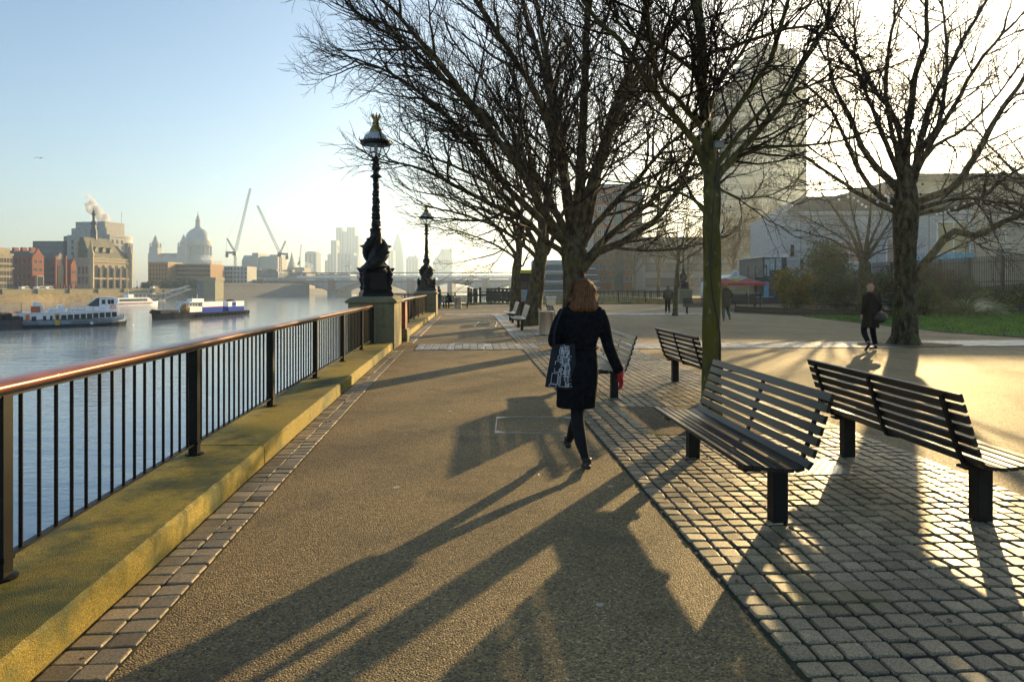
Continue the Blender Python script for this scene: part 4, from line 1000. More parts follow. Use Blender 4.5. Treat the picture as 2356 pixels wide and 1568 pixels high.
MB().bbox(-.36,.36,-.3,.3,.05,.64,.03).build('bin_body', m_steel, t); MB().bbox(-.42,.42,-.36,.36,.65,.73,.03).build('bin_lid', M('pale_steel_lid', (.6,.6,.58), .3, .5), t)
dup(b, (XP(1054,49.5), 49.5, 0), 0, 'small steel litter bin beside the person at the end railing')
for c in list(kids(b)): pass
# ---------------------------------------------------------------- map board
t = thing('map_board', 'tall black map board with a yellow top beside the plane trees', 'map board', ST(36.0, 3.10), 0.0)
MB().bbox(-.35,.35,-.09,.09,0,2.28,.02).build('board_body', m_leg, t)
MB().bbox(-.355,.355,-.095,.095,2.281,2.46,.02).build('board_top', M('signal_yellow', (0.62,0.46,0.02), .4, 0, .05), t)
m, nt, p, out = nodes_of('printed_map'); N, L = nt.nodes, nt.links
tc = N.new('ShaderNodeTexCoord'); vo = N.new('ShaderNodeTexVoronoi'); vo.inputs['Scale'].default_value = 9; vo.feature = 'F1'; L.new(tc.outputs['Object'], vo.inputs['Vector'])
se = N.new('ShaderNodeSeparateColor'); L.new(vo.outputs['Color'], se.inputs[0]); cr = N.new('ShaderNodeValToRGB'); cr.color_ramp.interpolation = 'CONSTANT'
cr.color_ramp.elements[0].color = (.30,.27,.18,1); cr.color_ramp.elements[1].color = (.22,.22,.26,1); cr.color_ramp.elements[1].position = .3
for q, c in ((.55,(.36,.33,.22,1)),(.72,(.30,.20,.24,1)),(.86,(.15,.24,.12,1))): e = cr.color_ramp.elements.new(q); e.color = c
L.new(se.outputs[0], cr.inputs[0]); L.new(cr.outputs[0], p.inputs['Base Color']); p.inputs['Roughness'].default_value = .15
mb = MB(); mb.box(-.31,.31,-.096,-.09,.78,1.42); mb.build('map_panel', m, t)
mb = MB(); mb.add([(-.12,-.0985,.80),(.02,-.0985,.80),(.05,-.0985,1.02),(.0,-.0985,1.22),(-.02,-.0985,1.42),(-.10,-.0985,1.42),(-.13,-.0985,1.20),(-.06,-.0985,1.0)], [tuple(range(8))]); mb.build('map_river', M('map_blue', (.06,.28,.60), .3, 0, .05), t)
mb = MB(); mb.box(-.31,.31,-.095,-.09,1.46,1.86); mb.build('photo_panel', M('dark_grey_print', (.05,.045,.055), .2, 0, .5, 6), t)
mb = MB(); mb.box(-.31,.31,-.095,-.09,1.92,2.20); mb.build('title_panel', m_cable, t)
for i in range(9): mb = 0
# ---------------------------------------------------------------- people
m_navy = M('dark_navy_wool', (0.008,0.009,0.012), 0.95, 0, .35, 30, bump=.7, bscale=13, bdist=.035, spec=.08)
m_black = M('black_cloth', (0.010,0.009,0.010), 0.9, 0, .3, 25, bump=.6, bscale=13, bdist=.03, spec=.08)
m_tights = M('black_tights', (0.009,0.010,0.012), 0.7, 0, .2, 20, spec=.15)
m_skin = M('skin', (0.40,0.23,0.15), 0.55, 0, .08, 12)
m_hair = M('auburn_hair', (0.16,0.048,0.010), 0.36, 0, .6, 14, trans=.55, col2=(.46,.17,.035), stretch=(14,14,1), bump=.6, bscale=10, bdist=.012)
m_glove = M('red_wool_glove', (0.42,0.012,0.018), 0.8, 0, .2, 60, bump=.4, bscale=150, bdist=.002)
m_shoe = M('black_leather', (0.012,0.012,0.013), 0.35, 0, .2, 20)
m_jean = M('blue_denim', (0.035,0.07,0.16), 0.8, 0, .25, 30)
m_darkhair = M('dark_hair', (0.02,0.014,0.010), 0.5, 0, .4, 30, trans=.15)
def torso(mb, rings, n=22, mi=0):
    vs = []
    for (cx, cy, z, rx, ry) in rings:
        for i in range(n):
            a = 2*PI*i/n; c, s_ = math.cos(a), math.sin(a)
            c = math.copysign(abs(c)**.85, c); s_ = math.copysign(abs(s_)**.85, s_)
            vs.append((cx+c*rx, cy+s_*ry, z))
    m = len(rings)
    fs = [(k*n+i, k*n+(i+1)%n, (k+1)*n+(i+1)%n, (k+1)*n+i) for k in range(m-1) for i in range(n)]
    if rings[0][2] > rings[-1][2]: fs = [tuple(reversed(f)) for f in fs]; caps = [tuple(range(n)), tuple(range(m*n-1, (m-1)*n-1, -1))]
    else: caps = [tuple(range(n-1,-1,-1)), tuple(range((m-1)*n, m*n))]
    mb.add(vs, fs + caps, mi)
def limb(mb, pts, rad, n=12): 
    P = smooth_line(pts, .04, random.Random(0), 0); L = [0]
    for a, b in zip(P, P[1:]): L.append(L[-1]+math.dist(a, b))
    K_ = [0]
    for a, b in zip(pts, pts[1:]): K_.append(K_[-1]+math.dist(a, b))
    rs = []
    for l in L:
        l = l*K_[-1]/L[-1]; i = max(j for j in range(len(K_)) if K_[j] <= l+1e-9); i = min(i, len(K_)-2)
        f = (l-K_[i])/(K_[i+1]-K_[i]); f = f*f*(3-2*f); rs.append(rad[i]+(rad[i+1]-rad[i])*f)
    mb.tube(P, rs, n)
def hand(mb, w, d, side, palm_n, curl=.5, s=1.0):
    """palm and five fingers; w wrist, d direction of the fingers, side towards the thumb, palm_n palm normal"""
    w, d, side, pn = Vector(w), Vector(d).normalized(), Vector(side).normalized(), Vector(palm_n).normalized()
    for k in range(4):
        o = side*(.030-.020*k)*s; mb.tube([w + o*.5, w + d*.045*s + o*.9, w + d*.088*s + o], [.014*s,.0155*s,.012*s], 8)
        Lf = (.070,.080,.075,.058)[k]*s; b = w + d*.085*s + o; p = [b]; dd = d.copy(); r = [.0105*s]
        for j in range(3):
            dd = (dd + pn*curl*(.35+.12*j)).normalized(); p.append(p[-1] + dd*Lf*(.42,.32,.26)[j]); r.append((.0098,.009,.0065)[j]*s)
        mb.tube(p, r, 7)
    b = w + d*.03*s + side*.028*s; dd = (d*.75 + side*.55 + pn*.25).normalized()
    mb.tube([w + d*.01*s + side*.012*s, b, b + dd*.035*s, b + (dd + d*.5).normalized()*.062*s], [.014*s,.0145*s,.012*s,.008*s], 7)
def head(mb, c, s=1.0, turn=0):
    c = Vector(c); mb.ball(c + Vector((0,-.008,.025))*s, .078*s, .095*s, .098*s, 16)
    f = Vector((math.sin(turn), math.cos(turn), 0)); r = Vector((f.y, -f.x, 0))
    mb.ball(c + f*.03*s + Vector((0,0,-.055))*s, .055*s, .060*s, .062*s, 12)                 # jaw
    mb.tube([c + f*.088*s + Vector((0,0,.02))*s, c + f*.108*s + Vector((0,0,-.018))*s, c + f*.088*s + Vector((0,0,-.028))*s], [.008*s,.014*s,.010*s], 6)
    for e in (-1, 1):
        mb.ball(c + r*.078*s*e + Vector((0,0,.0)), .012*s, .022*s, .032*s, 8)                # ears
        mb.ball(c + f*.083*s + r*.03*s*e + Vector((0,0,.018))*s, .015*s,.012*s,.010*s, 8)
    mb.ball(c + f*.086*s + Vector((0,0,-.052))*s, .024*s,.010*s,.008*s, 8)
def shoe(mb, ankle, d, L=.25, heel=0.0, pitch=0.0):
    a = Vector(ankle); d = Vector(d).normalized(); f = (d*math.cos(pitch) + Vector((0,0,-math.sin(pitch)))); u = Vector((0,0,1))*math.cos(pitch) + d*math.sin(pitch)
    b = a - f*.045 - u*.055
    mb.tube([b, b + f*.07 + u*.004, b + f*.15 - u*.006, b + f*(L-.03) - u*.012, b + f*L - u*.016], [.030,.036,.040,.036,.018], 10, flat=.75)
    mb.tube([a + u*.02, a - u*.05 + f*.01], [.040,.040], 10)
    if heel: mb.tube([b - u*.01 - f*.005, b - u*(.03+heel) - f*.005], [.024,.020], 8)

# --- the walking woman
W = thing('person', 'woman with auburn hair, dark coat and headband walking away from the camera', 'person', (.625, 6.15, 0), .03)
body = MB()
torso(body, [(0,0,1.46,.055,.055),(0,0,1.41,.10,.075),(0,0,1.36,.165,.09),(-.01,0,1.2,.15,.10),(-.02,0,1.04,.13,.09),(-.035,0,.92,.165,.11),(-.045,0,.84,.15,.11)], 18)
limb(body, [(.05,.02,.86),(-.040,-.04,.52),(-.034,-.16,.28),(.006,-.27,.10)], [.095,.062,.057,.036])
limb(body, [(-.10,.02,.86),(.0,.17,.50),(-.036,.25,.28),(-.068,.38,.13)], [.095,.060,.055,.034])
for sx, P in ((1, [(.165,0,1.37),(.215,.0,1.12),(.345,.03,.84)]), (-1, [(-.165,0,1.37),(-.235,-.02,1.13),(-.15,.16,1.12)])): limb(body, P, [.05,.040,.026])
limb(body, [(.01,-.01,1.38),(.01,.015,1.52)], [.055,.052]); head(body, (.01,.02,1.555), 1.0)
hand(body, (-.15,.16,1.12), (.3,.9,.15), (0,0,1), (1,0,0), .6)
for a, b_ in (((.025,-.27,.10), -.02), ((-.075,.38,.13), .0)):
    pass
o = body.build('body', m_tights, W); remesh(o, .010)
coat = MB()
torso(coat, [(.01,0,1.475,.070,.072),(.01,-.005,1.455,.082,.078),(.01,0,1.43,.10,.080),(.01,0,1.405,.160,.092),(.008,0,1.36,.190,.108),(.003,-.003,1.28,.188,.118),(-.004,-.003,1.18,.170,.115),(-.012,0,1.09,.153,.110),(-.014,0,1.06,.152,.108),
     (-.016,0,1.035,.150,.106),(-.020,0,.98,.163,.118),(-.028,-.004,.90,.178,.135),(-.034,-.006,.80,.184,.148),(-.040,-.006,.70,.181,.150),(-.046,-.006,.60,.178,.150),(-.052,-.004,.515,.176,.150)], 26)
limb(coat, [(.150,0,1.375),(.200,.0,1.25),(.240,.005,1.08),(.300,.02,.93),(.350,.03,.825)], [.062,.062,.055,.052,.050])
limb(coat, [(-.140,0,1.375),(-.205,-.01,1.25),(-.245,-.03,1.12),(-.225,.06,1.09),(-.165,.15,1.115)], [.062,.066,.062,.055,.048])
for sx in (-1, 1): coat.tube([(.01+.05*sx,-.055,1.455),(.01+.115*sx,-.03,1.44),(.01+.13*sx,.05,1.43)], [.022,.03,.018], 8)
o = coat.build('coat', m_navy, W); remesh(o, .010)
c2 = MB()
c2.tube([(-.012+math.cos(a)*.149, math.sin(a)*.107, 1.045+.006*math.sin(2*a)) for a in [2*PI*i/26 for i in range(27)]], .021, 8, flat=.45); c2.build('coat_belt', m_navy, W, smooth=True)
c3 = MB()
for sx in (-1, 1): MB().obox((.01+sx*.132, -.005, 1.424), (.040,0,-.024*sx), (0,.024,0), (.002*sx,0,.004)).build('epaulette', m_black, W)
c3.tube([(.0,-.154,.78),(-.005,-.158,.66),(-.012,-.158,.52)], [.004,.007,.009], 6); c3.build('coat_vent', m_black, W)
for P in ([(.065,.02,.50),(.03,-.05,.47),(.03,-.12,.34),(.028,-.20,.26),(.022,-.27,.12)],): pass
g_ = MB(); limb(g_, [(.352,.03,.835),(.362,.032,.78)], [.034,.030]); hand(g_, (.360,.032,.795), (.10,.12,-1), (-.3,1,0), (-1,-.2,0), .55, .88)
o = g_.build('glove', m_glove, W); remesh(o, .0045)
sh = MB(); shoe(sh, (.012,-.275,.105), (-.04,1,0), .235, pitch=.10); o = sh.build('shoe', m_shoe, W); remesh(o, .007)
sh = MB(); shoe(sh, (-.078,.385,.135), (-.02,1,0), .235, pitch=-.10); o = sh.build('shoe', m_shoe, W); remesh(o, .007)
hb = MB(); n = 64; vs = []
HRG = [(1.668,.030,.035),(1.660,.055,.062),(1.640,.078,.088),(1.61,.093,.104),(1.58,.101,.110),(1.54,.107,.112),(1.50,.116,.114),(1.46,.128,.120),(1.425,.138,.128),(1.395,.144,.130),(1.375,.136,.122)]
for k, (z, rx, ry) in enumerate(HRG):
    for i in range(n):
        a = 2*PI*i/n; rg = 1 + (.018*noise.noise(Vector((math.cos(a)*6, math.sin(a)*6, z*1.2))) + .018*math.sin(a*23+z*3))*min(1, k/3)
        vs.append((.012+math.cos(a)*rx*rg, .0+math.sin(a)*ry*rg, z + (.010*noise.noise(Vector((i*.55,0,3))) if k > 8 else 0)))
hb.add(vs, [(k*n+i, (k+1)*n+i, (k+1)*n+(i+1)%n, k*n+(i+1)%n) for k in range(len(HRG)-1) for i in range(n)] + [tuple(range(n))])
hr_ = random.Random(9)
for _ in range(420):                               # loose strands
    a = hr_.uniform(0, 2*PI); k = hr_.uniform(.15, 1); x, y = math.cos(a), math.sin(a); P = []
    z1 = 1.655 - .26*k*hr_.uniform(.5,1.1); e = hr_.uniform(1.0,1.06)
    for j in range(5):
        z = 1.64 + (z1-1.64)*j/4; q = max(0, min(1, (1.66-z)/.28)); rx = .06+.09*q**.6; ry = .065+.045*q**.5
        P.append((.012 + x*rx*e + (hr_.uniform(-.004,.012)*x*j/2), y*ry*e, z))
    hb.tube(P, [.0016,.0016,.0014,.0012,.0006], 3)
hb.build('hair', m_hair, W, smooth=True)
hd = MB(); hd.tube([(.012+math.cos(a)*.099, .0, 1.575+math.sin(a)*.098) for a in [PI*i/18 for i in range(19)]], .0085, 8, flat=1.0); 
for sx in (-1, 1): hd.ball((.012+sx*.103, 0, 1.56), .018,.034,.040, 12)
hd.build('headband', m_shoe, W, smooth=True)
st = MB(); P = [(.10,-.02,1.44),(.075,-.085,1.40),(.0,-.128,1.25),(-.08,-.120,1.12),(-.15,-.085,1.02)]
st.tube(smooth_line(P, .03, random.Random(0), 0), .011, 6, flat=.4); st.build('bag_strap', m_black, W, smooth=True)
# --- tote bag hanging at her left side
B = thing('tote_bag', 'black cloth tote bag with a white line print hanging at the walking woman\'s left side', 'bag', (.625-.195, 6.15-.135, 0), .03)
m_bag = M('black_canvas', (0.009,0.010,0.017), .9, 0, .3, 20, bump=.3, bscale=90, bdist=.003)
bg_ = MB(); nx, nz_ = 10, 10; vs = []
def bagp(x, z, side):                              # x, z in 0..1
    xa = -.145 + .0*z; left = -.140 + .065*z; right = .135 - .01*z; X = left + (right-left)*x; Z = .715 - .03*x*(1-z) + .375*z
    th = .050*math.sin(PI*min(1, max(0, x)))**.6*(1-.55*z)*max(.0, min(1, (1-z)*1.5+.25)) * (1 if z > .02 else .8)
    y = side*th + .010*math.sin(x*7+z*4) + .008*math.sin(z*9)
    return (X, y, Z)
for side in (-1, 1):
    for j in range(nz_+1):
        for i in range(nx+1): vs.append(bagp(i/nx, j/nz_, side))
m_ = (nx+1)*(nz_+1); ix = lambda s_, i, j: s_*m_ + j*(nx+1)+i; fs = []
for j in range(nz_):
    for i in range(nx):
        fs.append((ix(0,i,j),ix(0,i+1,j),ix(0,i+1,j+1),ix(0,i,j+1))); fs.append((ix(1,i,j),ix(1,i,j+1),ix(1,i+1,j+1),ix(1,i+1,j)))
for j in range(nz_): fs.append((ix(0,0,j),ix(0,0,j+1),ix(1,0,j+1),ix(1,0,j))); fs.append((ix(0,nx,j),ix(1,nx,j),ix(1,nx,j+1),ix(0,nx,j+1)))
for i in range(nx): fs.append((ix(0,i,0),ix(1,i,0),ix(1,i+1,0),ix(0,i+1,0)))
bg_.add(vs, fs); bg_.build('bag_body', m_bag, B, smooth=True)
pr = MB(); q = random.Random(4); Wd = .0022
def stroke(x0, z0, x1, z1, w=.0032):
    a, b = Vector(bagp(x0, z0, -1)), Vector(bagp(x1, z1, -1)); a.y -= .004; b.y -= .004; d = (b-a)
    if d.length < 1e-5: return
    n_ = Vector((-d.z, 0, d.x)).normalized()*w*.68; pr.add([a-n_, b-n_, b+n_, a+n_], [(0,1,2,3)])
def rect(x0, z0, x1, z1, w=.0032):
    stroke(x0,z0,x1,z0,w); stroke(x1,z0,x1,z1,w); stroke(x1,z1,x0,z1,w); stroke(x0,z1,x0,z0,w)
for (a, b, c, d) in ((.16,.10,.36,.34),(.22,.38,.40,.62),(.42,.06,.72,.30),(.44,.34,.58,.52),(.60,.34,.76,.56),(.46,.56,.74,.70),(.52,.72,.70,.84),(.30,.66,.42,.74),(.60,.86,.74,.95),(.38,.10,.46,.46),(.12,.02,.34,.08)): rect(a,b,c,d)
for _ in range(260):
    x, z = q.uniform(.34,.78), q.uniform(.05,.92)
    if x < .62-.35*z: continue
    if q.random() < .5: stroke(x, z, x+q.uniform(.02,.10), z+q.uniform(-.006,.006), q.uniform(.0015,.004))
    else: stroke(x, z, x+q.uniform(-.01,.01), z+q.uniform(.02,.09), q.uniform(.0015,.004))
for k in range(7): stroke(.40+.05*k, .78+.02*(k%3), .44+.05*k, .80+.03*((k+1)%3), .003)
pr.build('bag_print', M('white_print', (.46,.48,.52), .7, 0, .1), B)
hn = MB()
for y in (-.01, .012): hn.tube(smooth_line([(-.06,y,1.08),(-.055,y,1.20),(-.01,y+.04,1.33),(.03,y+.09,1.40)], .04, random.Random(0), 0), .010, 6, flat=.4)
hn.build('bag_handle', m_bag, B, smooth=True)

# --- smaller walkers
def walker(label, loc, rz, H, st, legs, arms, m_top, m_leg_, hairm, coat_len=.52, width=1.0, hood=False, bald=False, bend=0.0, child=None):
    P = thing('person', label, 'person', loc, rz); s_ = H/1.70
    S = lambda L: [tuple(c*s_ for c in q) for q in L]
    b = MB(); torso(b, [tuple(c*s_ for c in r) for r in [(0,0,1.45,.06,.055),(0,0,1.38,.16,.09),(0,0,1.1,.14,.10),(0,0,.92,.16,.11),(0,0,.85,.15,.10)]], 16)
    for L_ in legs: limb(b, S(L_), [.09*s_,.058*s_,.038*s_], 10)
    for A in arms: limb(b, S(A), [.05*s_,.038*s_,.026*s_], 10)
    limb(b, S([(0,-.01,1.38),(0,.01+bend*.3,1.52)]), [.055*s_,.052*s_]); head(b, tuple(c*s_ for c in (0,.02+bend,1.565-bend*.3)), s_)
    for A in arms:
        w_, e_ = Vector(A[-1]), Vector(A[-2]); hand(b, w_*s_, (w_-e_), (0,1,0), (-1 if w_.x > 0 else 1,0,0), .5, s_)
    o = b.build('body', m_skin, P); remesh(o, .013)
    c = MB(); wd = width
    torso(c, [tuple(k*s_ for k in r) for r in [(0,0,1.48,.075,.075),(0,0,1.43,.12*wd,.09),(0,0,1.38,.185*wd,.105),(0,0,1.25,.20*wd,.125),(0,0,1.08,.185*wd,.13),(0,0,.95,.195*wd,.14),(0,0,.80,.20*wd,.145)] + ([(0,0,coat_len,.195*wd,.15)] if coat_len < .78 else [])], 20)
    for A in arms:
        A2 = [A[0], A[1], tuple(Vector(A[1]).lerp(Vector(A[2]), .93))]; limb(c, S(A2), [.066*s_*wd,.058*s_,.046*s_])
    if hood: c.tube(S([(-.11,-.04,1.44),(-.07,-.11,1.43),(.07,-.11,1.43),(.11,-.04,1.44),(0,.02,1.46),(-.11,-.04,1.44)]), .045*s_, 8)
    o = c.build('coat', m_top, P); remesh(o, .013)
    tr = MB()
    for L_ in legs: limb(tr, S([L_[0], L_[1], tuple(Vector(L_[1]).lerp(Vector(L_[2]), .92))]), [.105*s_,.075*s_,.062*s_])
    o = tr.build('trousers', m_leg_, P); remesh(o, .013)
    for L_ in legs:
        x = MB(); up_ = L_[2][2] > .16; shoe(x, tuple(k*s_ for k in L_[2]), (0,1,0), .27*s_, pitch=(.75 if up_ else 0)); o = x.build('shoe', m_shoe, P); remesh(o, .012)
    if not bald:
        h = MB(); h.ball((0, (.005+bend)*s_, (1.60-bend*.3)*s_), .088*s_, .104*s_, .098*s_, 14)
        if hood: h.ball((0,(-.01+bend)*s_,1.53*s_), .105*s_,.10*s_,.11*s_, 12)
        h.build('hair', hairm, P, smooth=True)
    return P
# bald man with shoulder bag
p3 = walker('bald man in a long black coat walking left past the thick tree trunk', (XP(2004,17.2), 17.2, 0), .25, 1.68, 0,
    [[(-.09,0,.90),(-.10,.13,.50),(-.22,-.16,.19)], [(.09,0,.90),(.10,.05,.50),(.10,-.05,.10)]],
    [[(-.18,0,1.38),(-.235,-.02,1.12),(-.20,.08,.90)], [(.18,0,1.38),(.235,-.03,1.12),(.20,.06,.90)]], m_black, m_navy, m_darkhair, .56, 1.05, bald=True)
t = thing('shoulder_bag', 'black shoulder bag resting on the bald man\'s right hip', 'bag', (XP(2004,17.2)+.17, 17.2-.14, .0), .25)
x = MB(); x.ball((0,0,.82), .20,.085,.15, 14); o = x.build('bag_body', m_cable, t, smooth=True)
MB().tube([(.12,0,.94),(.0,.02,1.2),(-.16,.05,1.42),(-.2,.12,1.44)], .014, 6).build('bag_strap', m_cable, t, smooth=True)
walker('person in a hooded parka with glowing fair hair walking beyond the mossy trunk', (XP(1670,31.2), 31.2, 0), -.05, 1.74, 0,
    [[(-.08,0,.90),(-.10,.03,.50),(-.09,.0,.10)], [(.08,0,.90),(.12,.12,.52),(.17,-.02,.15)]],
    [[(-.17,0,1.38),(-.23,0,1.12),(-.20,.1,.92)], [(.17,0,1.38),(.25,.0,1.12),(.20,.12,.95)]], M('dark_olive_parka', (0.018,0.018,0.017), .85), M('grey_jeans', (.04,.06,.07), .8), M('fair_backlit_hair', (.45,.22,.06), .5, 0, .3, 30, trans=.5), .62, 1.05, hood=True)
p1 = walker('man in dark clothes with a rucksack walking left of the slim young tree', (XP(1537,39.9), 39.9, 0), 0.0, 1.66, 0,
    [[(-.09,0,.90),(-.10,.02,.50),(-.13,-.02,.10)], [(.08,0,.90),(.07,.06,.50),(.06,.0,.12)]],
    [[(-.18,0,1.38),(-.25,-.02,1.12),(-.22,.05,.88)], [(.18,0,1.38),(.25,-.02,1.12),(.23,.05,.88)]], M('charcoal_jacket', (.02,.022,.025), .8), m_navy, m_darkhair, .80, 1.08)
t = thing('rucksack', 'olive-brown rucksack on the back of the man near the slim young tree', 'rucksack', (XP(1537,39.9), 39.9-.17, 0), 0)
x = MB(); x.bbox(-.15,.15,-.09,.06,.95,1.36,.05); x.build('rucksack_body', M('olive_canvas', (.06,.055,.03), .8), t); MB().bbox(-.11,.11,-.13,-.09,.99,1.17,.02).build('front_pocket', M('olive_canvas', (.06,.055,.03), .8), t)
walker('person in blue jeans standing at the far railing beside the second lamp', (XP(1011,48.4), 48.4, 0), 1.2, 1.64, 0,
    [[(-.07,0,.90),(-.07,.02,.50),(-.07,.0,.10)], [(.07,0,.90),(.07,.02,.50),(.07,.0,.10)]],
    [[(-.16,0,1.38),(-.22,.02,1.12),(-.12,.24,1.15)], [(.16,0,1.38),(.22,.02,1.12),(.12,.24,1.15)]], M('dark_jacket', (.02,.02,.028), .8), m_jean, M('red_brown_hair', (.16,.03,.02), .6), .80, 1.0, bend=.05)
# seated figure on the far bench: crouched over
t = thing('person', 'dark figure sitting bent forward on the far bench by the end railing', 'person', (XP(1036,48.9), 48.9, 0), .6)
b = MB(); torso(b, [(0,.0,.42,.16,.13),(0,.03,.6,.17,.13),(0,.12,.82,.19,.12),(0,.2,.95,.14,.09)], 16); head(b, (0,.30,1.02), 1)
for sx in (-1,1):
    limb(b, [(.09*sx,.0,.50),(.12*sx,.42,.50),(.11*sx,.40,.10)], [.095,.07,.045]); limb(b, [(.17*sx,.18,.88),(.2*sx,.32,.66),(.08*sx,.42,.58)], [.06,.05,.03]); hand(b, (.08*sx,.42,.58), (-.3*sx,.6,-.5), (0,0,1), (-sx,0,0), .6)
    shoe(b, (.11*sx,.40,.10), (0,1,0), .26)
o = b.build('body', m_black, t); remesh(o, .013)
x = MB(); x.ball((0,.29,1.055), .09,.105,.09, 12); x.build('hair', m_darkhair, t, smooth=True)
# ---------------------------------------------------------------- bird
t = thing('seagull', 'small dark gull flying alone in the clear sky', 'bird', PT(92, 364, 70), .2)
x = MB(); x.tube([(-.16,0,0),(-.05,0,.0),(.1,0,.01),(.22,0,.02)], [.02,.055,.05,.012], 8)
for sx in (-1,1):
    P = [(.0,.03*sx,.02),(.02,.18*sx,.12),(-.02,.40*sx,.02),(-.10,.50*sx,-.06)]
    for (a, b_), w_ in zip(zip(P, P[1:]), (.07,.06,.03)):
        a, b_ = Vector(a), Vector(b_); x.obox((a+b_)/2, (b_-a)/2, (w_,0,0), (0,0,.008))
o = x.build('body', M('gull_grey', (.08,.08,.08), .7), t, smooth=False); o.rotation_euler = (0,0,PI/2*1.1)
# ---------------------------------------------------------------- planting on the right
def leaf_mat(name, a, b, tr=.35, rough=.5): return M(name, a, rough, 0, .4, 1.2, trans=tr, col2=b)
def bush(name, label, c, rx, ry, rz, n, size, mat, seed, group, lumps=9, stems=10):
    rr = random.Random(seed); t = thing(name, label, 'shrub', c, 0, group)
    L = [(rr.uniform(-.6,.6)*rx, rr.uniform(-.6,.6)*ry, rr.uniform(.25,.85)*rz, rr.uniform(.30,.52)) for _ in range(lumps)]
    mb = MB()
    for _ in range(n):
        lx, ly, lz, lr = rr.choice(L); d = norm((rr.gauss(0,1), rr.gauss(0,1), rr.gauss(0,1))); q = lr*rr.random()**.35*(1+.25*rr.gauss(0,.5))
        p = Vector((lx+d[0]*q*rx, ly+d[1]*q*ry, max(.03, lz+d[2]*q*rz)))
        a = Vector(norm((d[0]+rr.gauss(0,.6), d[1]+rr.gauss(0,.6), d[2]*.4+rr.gauss(0,.5)))); b = Vector(turned(tuple(a), PI/2, rr)); s_ = size*1.7*rr.uniform(.5,1.4)
        mb.add([p-b*s_*.3, p+a*s_*.5+b*s_*.12, p+a*s_*1.1, p+a*s_*.4-b*s_*.5], [(0,1,2,3)])
    mb.build('foliage', mat, t)
    it = [([(0,0,0), (l[0]*.4, l[1]*.4, l[2]*.5), (l[0], l[1], l[2])], [.035,.022,.008], 4) for l in L]
    for _ in range(stems*4):
        l = rr.choice(L); d = norm((rr.gauss(0,1), rr.gauss(0,1), abs(rr.gauss(0,1)))); e = (l[0]+d[0]*l[3]*rx, l[1]+d[1]*l[3]*ry, l[2]+d[2]*l[3]*rz)
        it.append(([(l[0],l[1],l[2]), tuple((l[k]+e[k])/2 + rr.uniform(-.05,.05) for k in range(3)), e], [.010,.008,.004], 3))
    tubes_np(it, 'stems', m_twig, t); return t
m_olive = leaf_mat('olive_leaves', (0.09,0.10,0.006), (0.24,0.17,0.010), .45)
m_dgreen = leaf_mat('dark_leaves', (0.012,0.035,0.007), (0.04,0.09,0.014), .25)
m_mgreen = leaf_mat('mid_leaves', (0.03,0.065,0.012), (0.08,0.13,0.02), .35, .4)
m_brown = leaf_mat('brown_leaves', (0.04,0.035,0.015), (0.08,0.075,0.025), .3)
gr = 'shrubs in the planting bed'
bush('shrub', 'big olive-yellow rounded shrub at the left end of the planting', (XP(1835,42.5), 42.5, .1), 1.75, 1.3, 2.3, 7000, .085, m_olive, 1, gr, 14)
bush('shrub', 'dark green shrub between the olive shrub and the bald man', (XP(1925,41.5), 41.5, .1), 1.9, 1.3, 2.2, 6500, .09, m_dgreen, 2, gr, 14)
bush('shrub', 'tall loose green shrub with feathery top in front of the white building', (XP(1895,47), 47, 1.4), 2.0, 1.5, 2.8, 6000, .10, m_mgreen, 3, gr, 16)
bush('shrub', 'dark shrub right behind the bald man', (XP(2008,39), 39, .1), 1.3, 1.2, 2.0, 4500, .085, m_dgreen, 4, gr, 10)
bush('shrub', 'thin brown-twigged shrub right of the thick tree trunk, in front of the fence', (XP(2135,37.5), 37.5, .1), 1.5, 1.0, 2.5, 1600, .06, m_brown, 5, gr, 12, 60)
bush('shrub', 'low dark shrub at the right foot of the thick tree trunk', (XP(2128,35.5), 35.5, .1), 1.0, .9, 1.5, 3800, .08, m_mgreen, 6, gr, 9)
bush('shrub', 'glossy green shrub right of the strap-leaved plant, nearest the fence', (XP(2290,36.5), 36.5, .1), 1.35, 1.0, 1.4, 5200, .09, m_mgreen, 7, gr, 10)
bush('shrub', 'green shrub just behind the bright strap-leaved plant', (XP(2240,38.5), 38.5, .1), 1.3, 1.0, 1.7, 4200, .085, m_dgreen, 8, gr, 10)
bush('shrub', 'brown winter shrub close against the corrugated fence', (XP(2185,43), 43, .1), 1.8, 1.0, 2.6, 2200, .07, m_brown, 9, gr, 12, 60)
bush('shrub', 'dark shrub filling the gap behind the thick tree trunk', (XP(2065,40), 40, .1), 1.4, 1.1, 2.2, 4500, .085, m_dgreen, 10, gr, 10)
def flax(label, c, n, ln, seed, mat):
    rr = random.Random(seed); t = thing('flax_plant', label, 'plant', c, 0, 'strap-leaved flax plants'); mb = MB()
    for _ in range(n):
        a = rr.uniform(0, 2*PI); d = Vector((math.cos(a), math.sin(a), 0)); sd = Vector((-d.y, d.x, 0)); L_ = ln*rr.uniform(.7,1.1); el = rr.uniform(.6,1.4); p = d*rr.uniform(0,.12); P = []
        for k in range(7):
            P.append((p.copy(), .028*(1-(k/6)**2)+.004)); p = p + (d*math.cos(el)+Vector((0,0,math.sin(el))))*L_/6; el -= rr.uniform(.12,.42)
        o_ = len(mb.v)
        vs = [];
        for q, w_ in P: vs += [q - sd*w_, q + sd*w_ + Vector((0,0,.01))]
        mb.add(vs, [(2*k, 2*k+1, 2*k+3, 2*k+2) for k in range(6)])
    mb.build('strap_leaves', mat, t); MB().ball((0,0,.08), .16,.16,.12, 8).build('crown_base', m_dirt, t)
